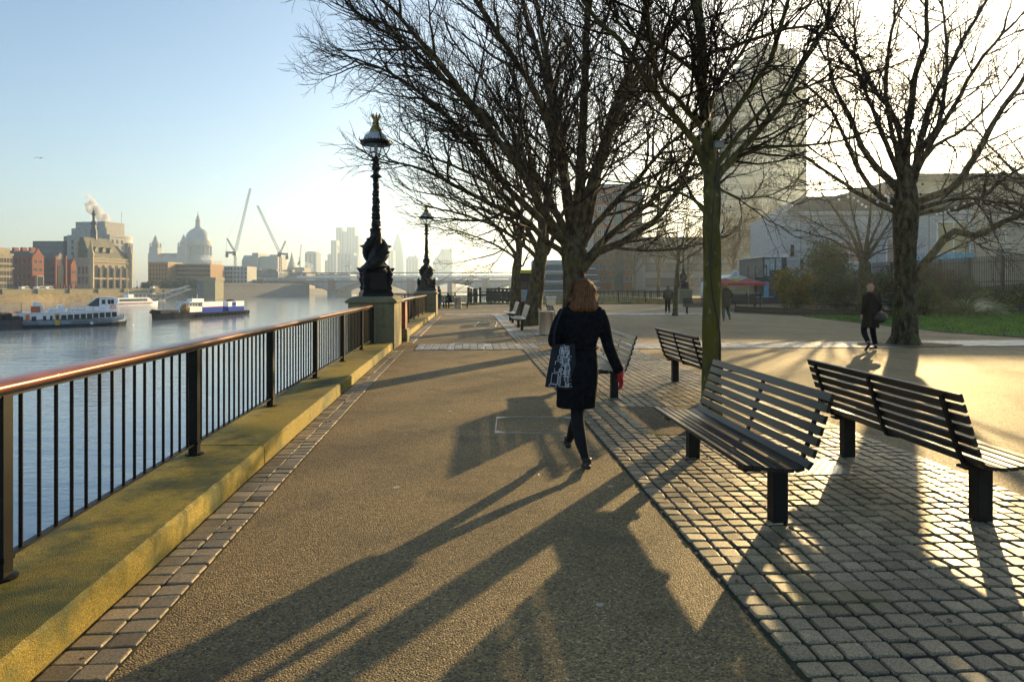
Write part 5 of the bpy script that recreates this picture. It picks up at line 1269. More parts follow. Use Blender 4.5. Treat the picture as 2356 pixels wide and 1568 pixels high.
m_flax = leaf_mat('flax_leaves', (0.08,0.18,0.03), (0.22,0.34,0.09), .3, .35); m_flaxd = leaf_mat('dark_flax_leaves', (0.03,0.045,0.02), (0.10,0.11,0.06), .25, .4)
flax('bright strap-leaved plant on the lawn edge right of the thick tree trunk', (XP(2222,34.5), 34.5, .05), 190, 1.75, 1, m_flax)
flax('darker strap-leaved plant behind the bald man', (XP(1985,37.8), 37.8, .05), 130, 1.7, 2, m_flaxd)
flax('strap-leaved plant with a pale leaf spear left of the bald man', (XP(1950,38.3), 38.3, .05), 110, 1.6, 3, m_flaxd)
flax('small strap-leaved plant at the far right end of the bright one', (XP(2275,34.9), 34.9, .05), 90, 1.2, 4, m_flax)
# planter wall with rail
m_sleeper = M('dark_timber_sleeper', (0.045,0.032,0.022), .8, 0, .35, 3, bump=.4, bscale=12, bdist=.01, stretch=(1,1,8))
PW = [G(1692,718.0), G(1880,727), G(1976,728.5), G(2062,729.5), G(2120,727)]
t = thing('planter_wall', 'low dark timber wall with a thin rail along the front of the shrubs', 'wall', PW[0], 0)
o_ = PW[0]
for k, (a, b) in enumerate(zip(PW, PW[1:])):
    x = MB(); d = (b-a).normalized(); n_ = Vector((-d.y, d.x, 0))*.08; c = (a+b)/2 - o_
    x.obox(c + Vector((0,0,.10)), (b-a)/2, n_, (0,0,.11)); x.obox(c + Vector((0,0,.30)), (b-a)/2*.999, n_*.92, (0,0,.075)); x.build('timber_board', m_sleeper, t)
x = MB(); x.tube([p - o_ + Vector((0,0,.62)) for p in PW], .022, 6); x.build('rail', m_iron, t)
for a, b in zip(PW, PW[1:]):
    n = max(1, int((b-a).length/1.6))
    for i in range(n): MB().box(-.02,.02,-.02,.02,.3,.61).build('rail_post', m_iron, t, loc=a.lerp(b, i/n) - o_)
tag(MB().prism([(p.x, p.y) for p in (PW[0], PW[1], PW[2], PW[3], PW[4], Vector((24,38,0)), Vector((24,52,0)), Vector((15,52,0)))], -.02, .22).build('planting_bed', m_dirt), kind='structure')
# palisade fence and corrugated gate
m_fence = M('dark_green_black_steel', (0.016,0.020,0.022), .5, .2, .2, 10); m_corr = M('grey_corrugated_sheet', (0.10,0.12,0.15), .45, .3, .15, 2)
FA, FB = Vector((31.5,34.5,0)), Vector((30.0,57,0))
t = thing('palisade_fence', 'tall dark steel palisade fence with pointed tops behind the lawn on the right', 'fence', FA, 0)
d = (FB-FA).normalized(); Ln = (FB-FA).length; n_ = Vector((-d.y, d.x, 0)); x = MB(); nb = int(Ln/.15)
H_ = 3.42
for i in range(nb):
    p = d*(i*.15); x.obox(p + Vector((0,0,H_/2)), d*.030, n_*.012, (0,0,H_/2-.0)); 
    for e in (-1,0,1): x.obox(p + d*.026*e + Vector((0,0,H_+.05)) , d*.008, n_*.008, (d.x*.02*e, d.y*.02*e, .06))
tag(x.build('fence_pales', m_fence, t), kind='stuff')
for z in (.35, 1.9, 3.15): MB().obox(d*Ln/2 + n_*.04 + Vector((0,0,z)), d*Ln/2, n_*.02, (0,0,.03)).build('fence_rail', m_fence, t)
for k in range(9): MB().box(-.06,.06,-.06,.06,0,H_+.05).build('fence_post', m_fence, t, loc=d*(k*Ln/8) + n_*.09)
t = thing('corrugated_gate', 'grey corrugated metal gate with a stepped top standing behind the palisade fence', 'gate', FA, 0)
x = MB(); vs = []; m_n = int(Ln*.62/.10)
for i in range(m_n+1):
    p = d*(i*.10) - n_*(.55 + (.04 if i % 2 else 0)); h = 2.35 - 1.0*i/m_n
    vs += [(p.x, p.y, 0), (p.x, p.y, h)]
x.add(vs, [(2*i, 2*i+2, 2*i+3, 2*i+1) for i in range(m_n)]); x.build('sheet', m_corr, t)
MB().obox(d*1.2 - n_*.5 + Vector((0,0,1.2)), d*.05, n_*.05, (0,0,1.25)).build('gate_post', m_fence, t)
# CCTV pole
t = thing('camera_pole', 'thin grey pole with a surveillance camera above the palisade fence', 'camera pole', (XP(2312,46), 46, 0), 0)
MB().tube([(0,0,0),(0,0,3.2),(0,0,5.3)], [.10,.085,.075], 10).build('pole', m_galv, t); MB().tube([(0,0,5.15),(-.35,0,5.35),(-.42,0,5.3)], .035, 6).build('arm', m_galv, t)
MB().box(-.62,-.38,-.07,.07,5.18,5.32).build('camera', M('grey_plastic', (.2,.2,.2)), t)

# ---------------------------------------------------------------- buildings on this bank
def wall_mat(name, col, brick=None, rough=.85, var=.12, scale=.6, mortar=None, size=.02, bw=.5, rh=.25, bumpy=.2):
    if name in MATS: return MATS[name]
    if not brick: return M(name, col, rough, 0, var, scale, bump=bumpy, bscale=4, bdist=.03)
    m, nt, p, out = nodes_of(name); N, L = nt.nodes, nt.links
    tc = N.new('ShaderNodeTexCoord'); sp = N.new('ShaderNodeSeparateXYZ'); L.new(tc.outputs['Object'], sp.inputs[0])
    ad = N.new('ShaderNodeMath'); L.new(sp.outputs[0], ad.inputs[0]); L.new(sp.outputs[1], ad.inputs[1])
    cb = N.new('ShaderNodeCombineXYZ'); L.new(ad.outputs[0], cb.inputs[0]); L.new(sp.outputs[2], cb.inputs[1])
    br = N.new('ShaderNodeTexBrick'); br.inputs['Scale'].default_value = 1; br.inputs['Brick Width'].default_value = bw; br.inputs['Row Height'].default_value = rh; br.inputs['Mortar Size'].default_value = size
    br.inputs['Color1'].default_value = (*col,1); br.inputs['Color2'].default_value = (*[c*(1-var*1.5) for c in col],1); br.inputs['Mortar'].default_value = (*(mortar or [c*.5 for c in col]),1)
    L.new(cb.outputs[0], br.inputs['Vector']); L.new(br.outputs[0], p.inputs['Base Color']); p.inputs['Roughness'].default_value = rough
    MATS[name] = m; return m
m_glassw = M('dark_window_glass', (0.018,0.022,0.026), .25, 0, .2, .5, spec=.25)
m_glassb = M('blue_window_glass', (0.05,0.075,0.09), .2, 0, .2, .5, spec=.4)
_win = {}
def win_mesh(fm, gm):
    k = (fm.name, gm.name)
    if k not in _win:
        x = MB(); x.box(-.5,.5,-.10,.06,-.5,-.44,0); x.box(-.5,.5,-.10,.06,.44,.5,0); x.box(-.5,-.42,-.09,.06,-.44,.44,0); x.box(.42,.5,-.09,.06,-.44,.44,0)
        x.box(-.42,.42,-.03,.03,-.44,.44,1); x.box(-.03,.03,-.07,-.031,-.44,.44,0)
        o = x.build('window', [fm, gm]); _win[k] = o.data; bpy.data.objects.remove(o)
    return _win[k]
def windows(par, face, W_, D_, x0, x1, z0, z1, nx, nz, ww, wh, fm, gm):
    """rows of windows on a face of a block: 'front' y=0, 'left' x=0, 'right' x=W"""
    me = win_mesh(fm, gm)
    for j in range(nz):
        for i in range(nx):
            x = x0 + (x1-x0)*(i+.5)/nx; z = z0 + (z1-z0)*(j+.5)/nz
            c = bpy.data.objects.new('window', me); COL.objects.link(c); c.parent = par; c.scale = (ww, 1, wh)
            if face == 'front': c.location = (x, 0, z)
            elif face == 'left': c.location = (0, x, z); c.rotation_euler = (0,0,-PI/2)
            else: c.location = (W_, x, z); c.rotation_euler = (0,0,PI/2)
def block(name, label, loc, rz, W_, D_, H_, mat, parts=(), cat='building', group=None, cornice=None):
    t = thing(name, label, cat, loc, rz, group)
    MB().box(0,W_,0,D_,0,H_).build('wall', mat, t)
    if cornice: MB().box(-.35,W_+.35,-.35,D_+.35,H_+.003,H_+.9).build('cornice', cornice, t)
    return t
m_towerw = wall_mat('tower_concrete', (0.34,0.33,0.30)); m_band = M('tower_band', (0.20,0.20,0.19), .6)
D = 230; t = thing('office_tower', 'tall pale concrete office tower rising into the haze behind the mossy tree', 'tower', (XP(1677,D), D, 0), 0)
W1 = XP(1865,D)-XP(1677,D); HT = ZP(112,D)
b = MB(); b.box(0,W1*.33,3,22,0,ZP(182,D)); b.build('side_wing', m_towerw, t)
b = MB(); b.box(W1*.33+.01,W1*.84,0,24,0,HT); b.build('wall', m_towerw, t); b = MB(); b.box(W1*.84+.01,W1,3,22,0,ZP(140,D)); b.build('side_wing', m_towerw, t)
b = MB(); b.box(W1*.4,W1*.75,5,18,HT+.005,HT+3.2); b.build('roof_plant', m_towerw, t)
for k in range(20): z = 4 + k*3.85; (MB().box(-.12,W1*.33-.1,2.85,2.98,z,z+1.5).build('window_band', m_glassb, t), MB().box(W1*.33+.3,W1*.84-.3,-.15,-.02,z,z+1.5).build('window_band', m_glassb, t), MB().box(W1*.84+.15,W1-.15,2.85,2.98,z,z+1.5).build('window_band', m_glassb, t) if z < ZP(140,D)-3 else None)
for k in range(9): x = W1*.35 + k*W1*.48/8; MB().box(x-.12,x+.12,-.35,-.151,0,HT).build('mullion', m_towerw, t)
# brick block
m_rbrick = wall_mat('red_brown_brick', (0.30,0.12,0.06), True, mortar=(.2,.14,.1)); m_pale = wall_mat('pale_render', (0.45,0.44,0.41))
D = 185; x0 = XP(1368,D); W1 = XP(1478,D)-x0; H1 = ZP(432,D)
t = thing('apartment_block', 'tall reddish-brown brick apartment block with blue window strips behind the plane trees', 'building', (x0, D, 0), 0)
MB().box(0,W1,0,18,0,H1).build('wall', m_rbrick, t); MB().box(-.3,W1+.3,-.3,18.3,H1+.003,H1+1.0).build('parapet', M('grey_parapet', (.2,.2,.2)), t)
for xa, xb in ((.42,.60),(.86,.98)): MB().box(W1*xa,W1*xb,-.25,-.01,0,H1-1).build('glazed_strip', m_glassb, t)
windows(t, 'front', W1, 18, W1*.04, W1*.40, 2, H1-1, 3, 8, 1.1, 1.6, m_pale, m_glassb); windows(t, 'front', W1, 18, W1*.62, W1*.84, 2, H1-1, 2, 8, 1.0, 1.6, m_pale, m_glassb)
MB().box(-4.5,-.02,2,16,0,H1*.82).build('side_wing', m_pale, t)
D = 175; x0 = XP(1225,D); W1 = XP(1364,D)-x0; H1 = ZP(598,D)
t = thing('balcony_block', 'low glass apartment block with projecting balconies seen between the plane tree trunks', 'building', (x0, D, 0), 0)
MB().box(0,W1,0,14,-1,H1).build('wall', m_pale, t)
for k in range(3):
    z = .6 + k*2.5; MB().box(1,W1-1,-.06,-.01,z,z+1.5).build('window_band', m_glassb, t); MB().box(.5,W1*.55,-1.6,-.07,z-.45,z-.25).build('balcony', M('white_steel', (.6,.6,.6), .5), t)
D = 150; x0 = XP(1330,D); t = thing('glass_pavilion', 'slanted glass roof building between the plane tree and the brick block', 'building', (x0, D, 0), 0)
b = MB(); b.yprism([(0,0),(5,0),(4.2,6.5),(1.5,6.8)], 0, 10); b.build('wall', m_glassb, t)
for k in range(4): MB().box(.2,4.9-k*.3,-.1,-.01,1.2+k*1.4,1.35+k*1.4).build('floor_band', M('white_steel', (.6,.6,.6), .5), t)
# distant low wall of buildings behind the misty trees
m_haze = wall_mat('grey_brown_facade', (0.26,0.23,0.19))
t = block('office_building', 'long low hazy office building behind the misty trees', (XP(1480,165), 165, 0), 0, XP(1800,165)-XP(1480,165), 15, ZP(545,165), m_haze)
W1 = XP(1800,165)-XP(1480,165)
for k in range(3): MB().box(.5,W1-.5,-.2,-.01,1.5+k*3.6,3.6+k*3.6).build('window_band', m_glassb, t)
# white brick building, right
D = 62; rz = -.10; x0 = XP(1802,D); Wd = XP(2212,D)-x0
m_wbrick = wall_mat('white_glazed_brick', (0.46,0.46,0.47), True, mortar=(.30,.31,.34), bw=.45, rh=.22, size=.02)
t = thing('white_building', 'long white brick building with big square windows behind the shrubs', 'building', (x0, D, 0), rz)
HW = ZP(487, D)
b = MB(); b.box(0,Wd,0,12,0,HW); b.build('wall', m_wbrick, t)
b = MB(); b.add([(.3,.1,HW+.003),(Wd,.1,HW+.003),(Wd,11,HW+.003),(.3,11,HW+.003),(2.2,1.2,HW+1.5),(Wd,1.2,HW+1.7),(Wd,9,HW+1.7),(2.2,9,HW+1.5)], [(3,2,1,0),(4,5,6,7),(0,1,5,4),(1,2,6,5),(2,3,7,6),(3,0,4,7)]); b.build('roof', M('dark_slate_roof', (.07,.06,.055), .5), t)
m_pinkw = M('pinkish_window_blind', (0.46,0.30,0.24), .5, 0, .2, .3); m_yelw = M('sunlit_interior', (0.42,0.34,0.18), .5, 0, .25, .4)
for (ua, ub, va, vb, mt) in ((1900,1982,558,602,m_pinkw),(2022,2066,552,606,m_pinkw),(2130,2196,515,590,m_yelw)):
    xa, xb = (XP(ua,D+.5)-x0), (XP(ub,D+.5)-x0); f = MB(); f.box(xa,xb,-.06,-.01,ZP(vb,D),ZP(va,D)); w_ = f.build('window', mt, t)
    g2 = MB(); z0_, z1_ = ZP(vb,D), ZP(va,D); g2.box(xa-.1,xb+.1,-.16,-.061,z0_-.12,z0_); g2.box(xa-.1,xb+.1,-.16,-.061,z1_,z1_+.12); g2.box(xa-.1,xa,-.16,-.061,z0_,z1_); g2.box(xb,xb+.1,-.16,-.061,z0_,z1_); g2.box((xa+xb)/2-.04,(xa+xb)/2+.04,-.14,-.061,z0_,z1_); g2.build('window_frame', M('white_steel', (.6,.6,.6), .5), w_)
for ua, ub, va, vb in ((1818,1826,563,590),(1884,1894,567,590),(1840,1846,596,622)): MB().box(XP(ua,D)-x0,XP(ub,D)-x0,-.08,-.01,ZP(vb,D),ZP(va,D)).build('window', m_glassw, t)
for k in range(7): MB().box(1.5+k*2.2,1.56+k*2.2,-.05,-.004,0,HW-.2).build('panel_joint', m_haze, t)
MB().box(0,Wd,-.12,-.004,HW-.5,HW-.35).build('string_course', m_haze, t)
# beige block, far right
D = 74; x0 = XP(2110,D); t = thing('beige_building', 'plain beige building with a dark roof line at the right edge', 'building', (x0, D, 0), 0)
m_beige = wall_mat('beige_render', (0.44,0.36,0.27)); Wd = 40; HB = ZP(418, D)
MB().box(0,Wd,0,18,0,HB).build('wall', m_beige, t); MB().box(-.4,Wd+.4,-.5,18.4,HB+.003,HB+.85).build('roof', M('dark_slate_roof', (.07,.06,.055), .5), t)
MB().box(4.78,4.98,-.25,-.01,0,HB).build('downpipe', m_galv, t); MB().box(-.2,Wd,-.2,-.01,HB-2.2,HB-2.0).build('string_course', m_haze, t)
# blue tarpaulin covered cabin
t = thing('site_cabin', 'pale blue sheeted site cabin roof showing above the fence', 'cabin', (XP(2150,50), 50, 0), 0)
W1 = XP(2240,50)-XP(2150,50); MB().box(0,W1,0,3,0,ZP(600,50)).build('wall', m_haze, t)
b = MB(); b.yprism([(0,ZP(600,50)+.003),(W1,ZP(600,50)+.003),(W1,ZP(581,50)),(W1*.4,ZP(580,50)),(.1,ZP(588,50))], -.1, 3.1); b.build('tarpaulin', M('blue_tarpaulin', (.12,.30,.40), .4, 0, .35, 4, bump=.5, bscale=6, bdist=.05), t)
# blue timber building with balcony
D = 58; x0 = XP(1755,D); W1 = XP(1802,D)-x0; HH = ZP(592,D)
m_blue = M('dark_blue_boarding', (0.018,0.035,0.055), .6, 0, .2, 2, stretch=(1,1,10), bump=.3, bscale=6); m_lblue = M('light_blue_frame', (0.13,0.33,0.50), .5)
t = thing('timber_building', 'dark blue two-storey boarded building with light blue window frames and a balcony', 'building', (x0, D, 0), 0)
MB().box(0,W1+.3,0,6,0,HH).build('wall', m_blue, t)
b = MB(); b.yprism([(-.25,HH+.003),(W1+.35,HH+.003),(W1+.35,HH+.35),(-.25,HH+.08)], -.3, 6.2); b.build('roof', M('white_roof_sheet', (.6,.6,.58), .5), t)
for (ua, ub, va, vb) in ((1760,1768,597,634),(1772,1780,596,620),(1786,1796,595,620)):
    xa, xb, za, zb = XP(ua,D)-x0, XP(ub,D)-x0, ZP(vb,D), ZP(va,D); w_ = MB().box(xa,xb,-.05,-.01,za,zb).build('window', M('white_interior', (.5,.48,.38), .4, 0, .3, 3), t)
    g2 = MB(); g2.box(xa-.06,xb+.06,-.12,-.051,za-.06,za); g2.box(xa-.06,xb+.06,-.12,-.051,zb,zb+.06); g2.box(xa-.06,xa,-.12,-.051,za,zb); g2.box(xb,xb+.06,-.12,-.051,za,zb); g2.box((xa+xb)/2-.02,(xa+xb)/2+.02,-.11,-.051,za,zb); g2.build('window_frame', m_lblue, w_)
MB().box(.08,.5,-.06,-.01,.65,2.0).build('door', m_lblue, t)
bz = ZP(638,D); b = MB(); b.box(-1.0,-.02,-1.0,.8,bz-.15,bz); b.build('balcony', m_blue, t)
b = MB(); 
for x, y in ((-.98,-.98),(-.05,-.98),(-.98,.75)): b.box(x-.03,x+.03,y-.03,y+.03,bz,bz+1.0)
b.box(-1.0,-.02,-1.0,-.95,bz+.95,bz+1.0); b.obox((-.52,-.975,bz+.5),(.46,0,.45),(0,.012,0),(-.02,0,.02)); b.obox((-.52,-.97,bz+.5),(.46,0,-.45),(0,.012,0),(.02,0,.02)); b.build('balcony_rail', m_leg, t)
b = MB(); b.box(-.95,-.85,-.9,-.8,0,bz-.16); b.build('balcony_post', m_leg, t)
# low hut with sign and pink parasols
D = 60; x0 = XP(1652,D); W1 = XP(1750,D)-x0
t = thing('cafe_hut', 'low wooden cafe hut with a pale gabled roof behind the parasols', 'building', (x0, D, 0), 0)
MB().box(.3,W1-.3,0,4,0,1.9).build('wall', M('brown_boards', (.10,.07,.05), .8), t)
b = MB(); b.add([(0,-.4,1.85),(W1,-.4,1.85),(W1,4.4,1.85),(0,4.4,1.85),(W1*.35,.3,ZP(631,D)),(W1*.8,2,ZP(634,D)),(W1*.35,4,ZP(631,D))], [(3,2,1,0),(0,1,5,4),(1,2,5),(2,3,6,5),(3,0,4,6),(4,5,6)]); b.build('roof', M('pale_roof_felt', (.62,.58,.46), .5), t)
b = MB(); b.box(.5,W1-.6,-.1,-.01,.9,1.7); b.build('window', M('sunlit_interior', (.42,.34,.18)), t)
t = thing('round_sign', 'round white sign with a yellow scroll on the cafe roof', 'sign', (XP(1692,D-.9), D-.9, ZP(637,D)), 0)
b = MB(); b.yprism([(math.cos(2*PI*i/20)*.33, .18+math.sin(2*PI*i/20)*.46) for i in range(20)], -.05, .05); b.build('sign_disc', M('white_sign_paint', (.6,.62,.66), .5), t)
b = MB(); b.yprism([(-.42,-.35),(.42,-.35),(.36,-.12),(-.36,-.12)], -.08, -.051); b.build('sign_scroll', M('signal_yellow', (.6,.45,.02)), t)
b = MB(); 
for z, w_ in ((.34,.16),(.20,.22),(.06,.18)): b.box(-w_,w_,-.062,-.0505,z-.02,z+.02)
b.build('sign_lettering', M('grey_lettering', (.18,.2,.25)), t)
m_par = M('pink_red_parasol', (0.50,0.10,0.10), .7, 0, .1, 5, trans=.45); m_parv = M('red_valance', (0.48,0.02,0.03), .7)
for u, lab in ((1668, 'pinkish red parasol nearest the mossy trunk, in front of the cafe'), (1722, 'pinkish red parasol right of its twin, nearest the blue timber building')):
    D = 55; t = thing('parasol', lab, 'parasol', (XP(u,D), D, 0), 0, 'red parasols outside the cafe')
    b = MB(); b.tube([(0,0,0),(0,0,2.25)], .03, 8); b.build('pole', M('white_steel', (.6,.6,.6)), t)
    b = MB(); n = 8; r = 1.45; b.add([(0,0,2.28)] + [(math.cos(2*PI*i/n)*r, math.sin(2*PI*i/n)*r, 1.84) for i in range(n)] + [(0,0,2.24)], [(0,1+i,1+(i+1)%n) for i in range(n)] + [(n+1,1+(i+1)%n,1+i) for i in range(n)]); b.build('canopy', m_par, t)
    b = MB(); 
    for i in range(n):
        a0, a1 = 2*PI*i/n, 2*PI*(i+1)/n; b.add([(math.cos(a0)*r, math.sin(a0)*r, 1.838),(math.cos(a1)*r, math.sin(a1)*r, 1.838),(math.cos(a1)*r*1.01, math.sin(a1)*r*1.01, 1.64),(math.cos(a0)*r*1.01, math.sin(a0)*r*1.01, 1.64)], [(0,1,2,3)])
    b.build('valance', m_parv, t)
# cafe seating rail and table
t = thing('barrier', 'low metal barrier in front of the parasols', 'barrier', (XP(1655,50), 50, 0), 0)
b = MB(); b.tube([(0,0,1.1),(3.0,0,1.1)], .025, 6); b.tube([(0,0,.2),(3.0,0,.2)], .02, 6); b.build('rail', m_galv, t)
for k in range(4): MB().box(k-.03,k+.03,-.03,.03,0,1.1).build('post', m_iron, t)
t = thing('cafe_table', 'small blue topped table in front of the blue timber building', 'table', (XP(1752,54), 54, 0), 0)
MB().box(-.8,.8,-.4,.4,.72,.77).build('tabletop', m_lblue, t)
for x in (-.7,.7): MB().box(x-.03,x+.03,-.3,.3,0,.719).build('leg', m_leg, t)
t = thing('white_dome_tent', 'small white rounded top showing beside the third lamp pedestal', 'tent', (XP(1618,72), 72, 0), 0)
b = MB(); b.lathe([(.25,0),(.25,1.5),(.24,1.8),(.17,2.0),(.05,2.08)], n=14); b.build('canopy', M('white_roof_sheet', (.6,.6,.58)), t, smooth=True)
# ---------------------------------------------------------------- far bank
_before = set(bpy.data.objects)
NB = [Vector((-290,10,0)), Vector((-269,110,0)), Vector((-209,404,0)), Vector((-197,440,0)), Vector((-194,530,0)), Vector((-165,700,0)), Vector((60,1500,0)), Vector((1100,3290,0)), Vector((-1490,3290,0)), Vector((-1490,10,0))]
tag(MB().prism([(p.x, p.y) for p in NB], -7.9, 0).build('far_bank_ground', wall_mat('far_ground', (0.20,0.18,0.15))), kind='structure')
BE = Vector((.2,.98,0)).normalized(); BN = Vector((BE.y, -BE.x, 0)); BRZ = math.atan2(BE.y, BE.x)     # along the bank; towards the river
B0 = Vector((-229,306,0))
t = thing('embankment_wall', 'long tan stone river wall of the far bank below the old buildings', 'wall', NB[1], 0)
m_emb = wall_mat('embankment_stone', (0.27,0.245,0.14), True, mortar=(.18,.165,.095), bw=1.6, rh=.6, size=.05)
o_ = NB[1]
x = MB()
for a, b in ((NB[1],NB[2]),(NB[2],NB[3])):
    d = (b-a).normalized(); n_ = Vector((d.y,-d.x,0)); c = (a+b)/2-o_
    x.obox(c+n_*.45+Vector((0,0,-3.1)), (b-a)/2, n_*.4, (0,0,4.05)); 
x.build('wall_face', m_emb, t); x = MB()
for a, b in ((NB[1],NB[2]),(NB[2],NB[3])):
    d = (b-a).normalized(); n_ = Vector((d.y,-d.x,0)); c = (a+b)/2-o_; x.obox(c+n_*.45+Vector((0,0,1.06)), (b-a)/2, n_*.6, (0,0,.11))
x.build('coping', m_emb, t)
for k in range(6): 
    p = B0 + BE*(k*18-18) + BN*1.2 - o_; MB().obox(p+Vector((0,0,-2.2)), BE*.9, BN*.5, (0,0,3.4)).build('wall_pier', m_emb, t)
# sloping foreshore
vs = []; n = 30
for k in range(n+1):
    p = NB[1] + BE*(k*10.6); w1 = 4 + 9*max(0, noise.noise(Vector((k*.35,1,2)))+.35)
    for q, z in ((.8,-1.9),(2.2,-2.3),(w1*.6,-4.4),(w1,-6.25)): vs.append((p.x+BN.x*q, p.y+BN.y*q, z))
x = MB().add(vs, [(k*4+i, k*4+4+i, k*4+5+i, k*4+1+i) for k in range(n) for i in range(3)]); o = x.build('foreshore', m_foreshore, smooth=True); tag(o, kind='structure')
def bank(u, off):                                 # point on a facade line set back from the river wall
    r_ = (u-CX)/F; p = B0 - BN*off; s_ = (r_*p.y - p.x)/(BE.x - r_*BE.y); return p + BE*s_
def bankblock(name, label, uc, ur, ul, vt, off, mat, cornice=None, h=None):
    a = bank(uc, off); b = bank(ur, off); L_ = (b-a).length; H_ = h or ZP(vt, a.y)
    # depth from the left edge of the side face
    r_ = (ul-CX)/F; den = (-BN.x) - r_*(-BN.y); dep = (r_*a.y - a.x)/den if ul < uc else 14
    dep = max(6, min(60, dep))
    return block(name, label, a, BRZ, L_, dep, H_, mat, cornice=cornice, group='buildings on the far bank'), L_, dep, H_
m_cream = wall_mat('cream_stone', (0.38,0.31,0.20)); m_portl = wall_mat('portland_stone', (0.37,0.355,0.32)); m_brick2 = wall_mat('orange_red_brick', (0.27,0.075,0.03)); m_dkbrick = wall_mat('dark_brick', (0.085,0.045,0.035))
m_slate = M('grey_green_slate', (0.10,0.10,0.055), .7, 0, .2, .4); m_dslate = M('dark_slate_roof', (.07,.06,.055), .5); m_wht = M('white_steel', (.6,.6,.6), .5); m_green = M('green_glass_wall', (0.02,0.09,0.06), .2, 0, .3, .2); m_dglass = M('dark_glass_wall', (0.035,0.05,0.06), .25, 0, .25, .2)
m_tan = wall_mat('tan_brick', (0.28,0.165,0.08))
# 1 cream ornate
t, L_, dp_, H_ = bankblock('stone_building', 'ornate cream stone building cut off by the left edge', -40, 29, -60, 580, 20, m_cream, m_cream)
windows(t, 'front', L_, dp_, 0, L_, 1, H_-1, 9, 5, 1.7, 2.4, m_cream, m_glassw)
MB().box(.5,L_-.5,1,dp_-1,H_+.95,H_+3.6).build('attic', m_cream, t); MB().box(-.4,L_+.4,-.5,-.01,H_*.62,H_*.62+.6).build('string_course', m_cream, t)
# 2 red brick with gable
t, L_, dp_, H_ = bankblock('brick_house', 'red brick gabled house with white framed windows beside the cream building', 74, 101, 29, 585, 17, m_brick2)
windows(t, 'front', L_, dp_, .5, L_-.5, H_*.5, H_*.97, 2, 2, 1.9, 2.2, m_cream, m_glassw); windows(t, 'left', L_, dp_, .5, dp_-.5, 1.5, H_*.97, 4, 4, 1.7, 2.2, m_brick2, m_glassw)
b = MB(); b.yprism([(0,H_+.003),(L_,H_+.003),(L_*.72,H_+1.8),(L_*.5,H_+4.2),(L_*.28,H_+1.8)], -.2, 1.0); b.build('gable', m_brick2, t)
b = MB(); b.xprism([(1.1,H_+.003),(dp_,H_+.003),(dp_-1.5,H_+2.6),(2.5,H_+2.6)], 0.2, L_-.2); b.build('roof', m_dslate, t)
for k in range(3): MB().box(L_*.3,L_*.7,3+k*5,4.4+k*5,H_+2.61,H_+4.6).build('chimney', m_brick2, t)
b = MB(); b.box(L_*.2,L_*.8,-1.4,-.01,1.5,H_*.45); b.build('bay_window', m_cream, t); MB().box(L_*.28,L_*.72,-1.5,-1.401,2.2,H_*.42).build('bay_glass', m_glassw, t)
# 3 dark hall with narrow gothic fronts
t, L_, dp_, H_ = bankblock('brick_hall', 'dark brick hall between the gabled house and the steep-roofed stone building', 127, 150, 100, 592, 18, m_dkbrick)
b = MB(); b.yprism([(.2,H_+.003),(L_-.2,H_+.003),(L_*.5,H_+3.6)], 0, dp_); b.build('roof', m_dslate, t)
MB().box(L_*.2,L_*.8,-.25,-.01,3,H_*.8).build('tall_window', m_glassw, t)
for x_ in (-.5, L_-.3): b = MB(); b.box(x_,x_+.8,-.7,-.26,0,H_+2); b.build('buttress', m_brick2, t)
windows(t, 'left', L_, dp_, .5, dp_, 2, H_*.8, 4, 3, 1.6, 2.4, m_dkbrick, m_glassw)
t, L_, dp_, H_ = bankblock('brick_hall', 'small orange brick gabled annexe just left of the steep-roofed stone building', 163, 176, 150, 606, 17, m_brick2)
b = MB(); b.yprism([(0,H_+.003),(L_,H_+.003),(L_*.5,H_+3.4)], 0, dp_); b.build('roof', m_brick2, t); windows(t, 'front', L_, dp_, .3, L_-.3, 1.5, H_-1, 2, 2, 1.2, 2.2, m_cream, m_glassw)
t = thing('garden_wall', 'orange brick wall with regular piers below the dark hall', 'wall', bank(92,11), BRZ); a_, b_ = bank(92,11), bank(168,11); L_ = (b_-a_).length
MB().box(0,L_,0,.5,0,3.0).build('wall', m_brick2, t)
for k in range(12): MB().box(k*L_/12+.4,k*L_/12+1.0,-.35,-.01,0,3.2).build('pier', m_dkbrick, t)
# 4 steep-roofed stone school with arcade
t, L_, dp_, H_ = bankblock('stone_school', 'cream stone building with a tall arcade, steep slate roof and black spirelet', 207, 304, 166, 592, 17, m_cream, m_cream)
for k in range(5):
    x0 = L_*(.10+.155*k); w_ = L_*.085; b = MB(); zc = H_*.74
    b.yprism([(x0,1.0),(x0+w_,1.0),(x0+w_,zc)] + [(x0+w_/2+math.cos(a)*w_/2, zc+math.sin(a)*w_/2*1.2) for a in [PI*j/10 for j in range(1,10)]] + [(x0,zc)], -.06, -.01); b.build('arched_window', m_glassw, t)
    b = MB(); b.tube([(x0+w_*1.28,-.45,.3),(x0+w_*1.28,-.45,zc)], .42, 8); b.tube([(x0+w_*1.62,-.45,.3),(x0+w_*1.62,-.45,zc)], .30, 8); b.build('column', m_cream, t)
MB().box(0,L_*.9,-.7,-.01,H_*.36,H_*.42).build('string_course', m_cream, t); MB().box(-.2,L_,-.6,-.01,H_*.9,H_*.93).build('string_course', m_cream, t)
rh = 12.3
b = MB(); b.add([(0,0.2,H_+.9),(L_,0.2,H_+.9),(L_,dp_,H_+.9),(0,dp_,H_+.9),(.3,dp_*.4,H_+rh),(L_*.55,dp_*.4,H_+rh),(L_*.55,dp_*.6,H_+rh),(.3,dp_*.6,H_+rh)], [(3,2,1,0),(4,5,6,7),(0,1,5,4),(1,2,6,5),(2,3,7,6),(3,0,4,7)]); b.build('roof', m_slate, t)
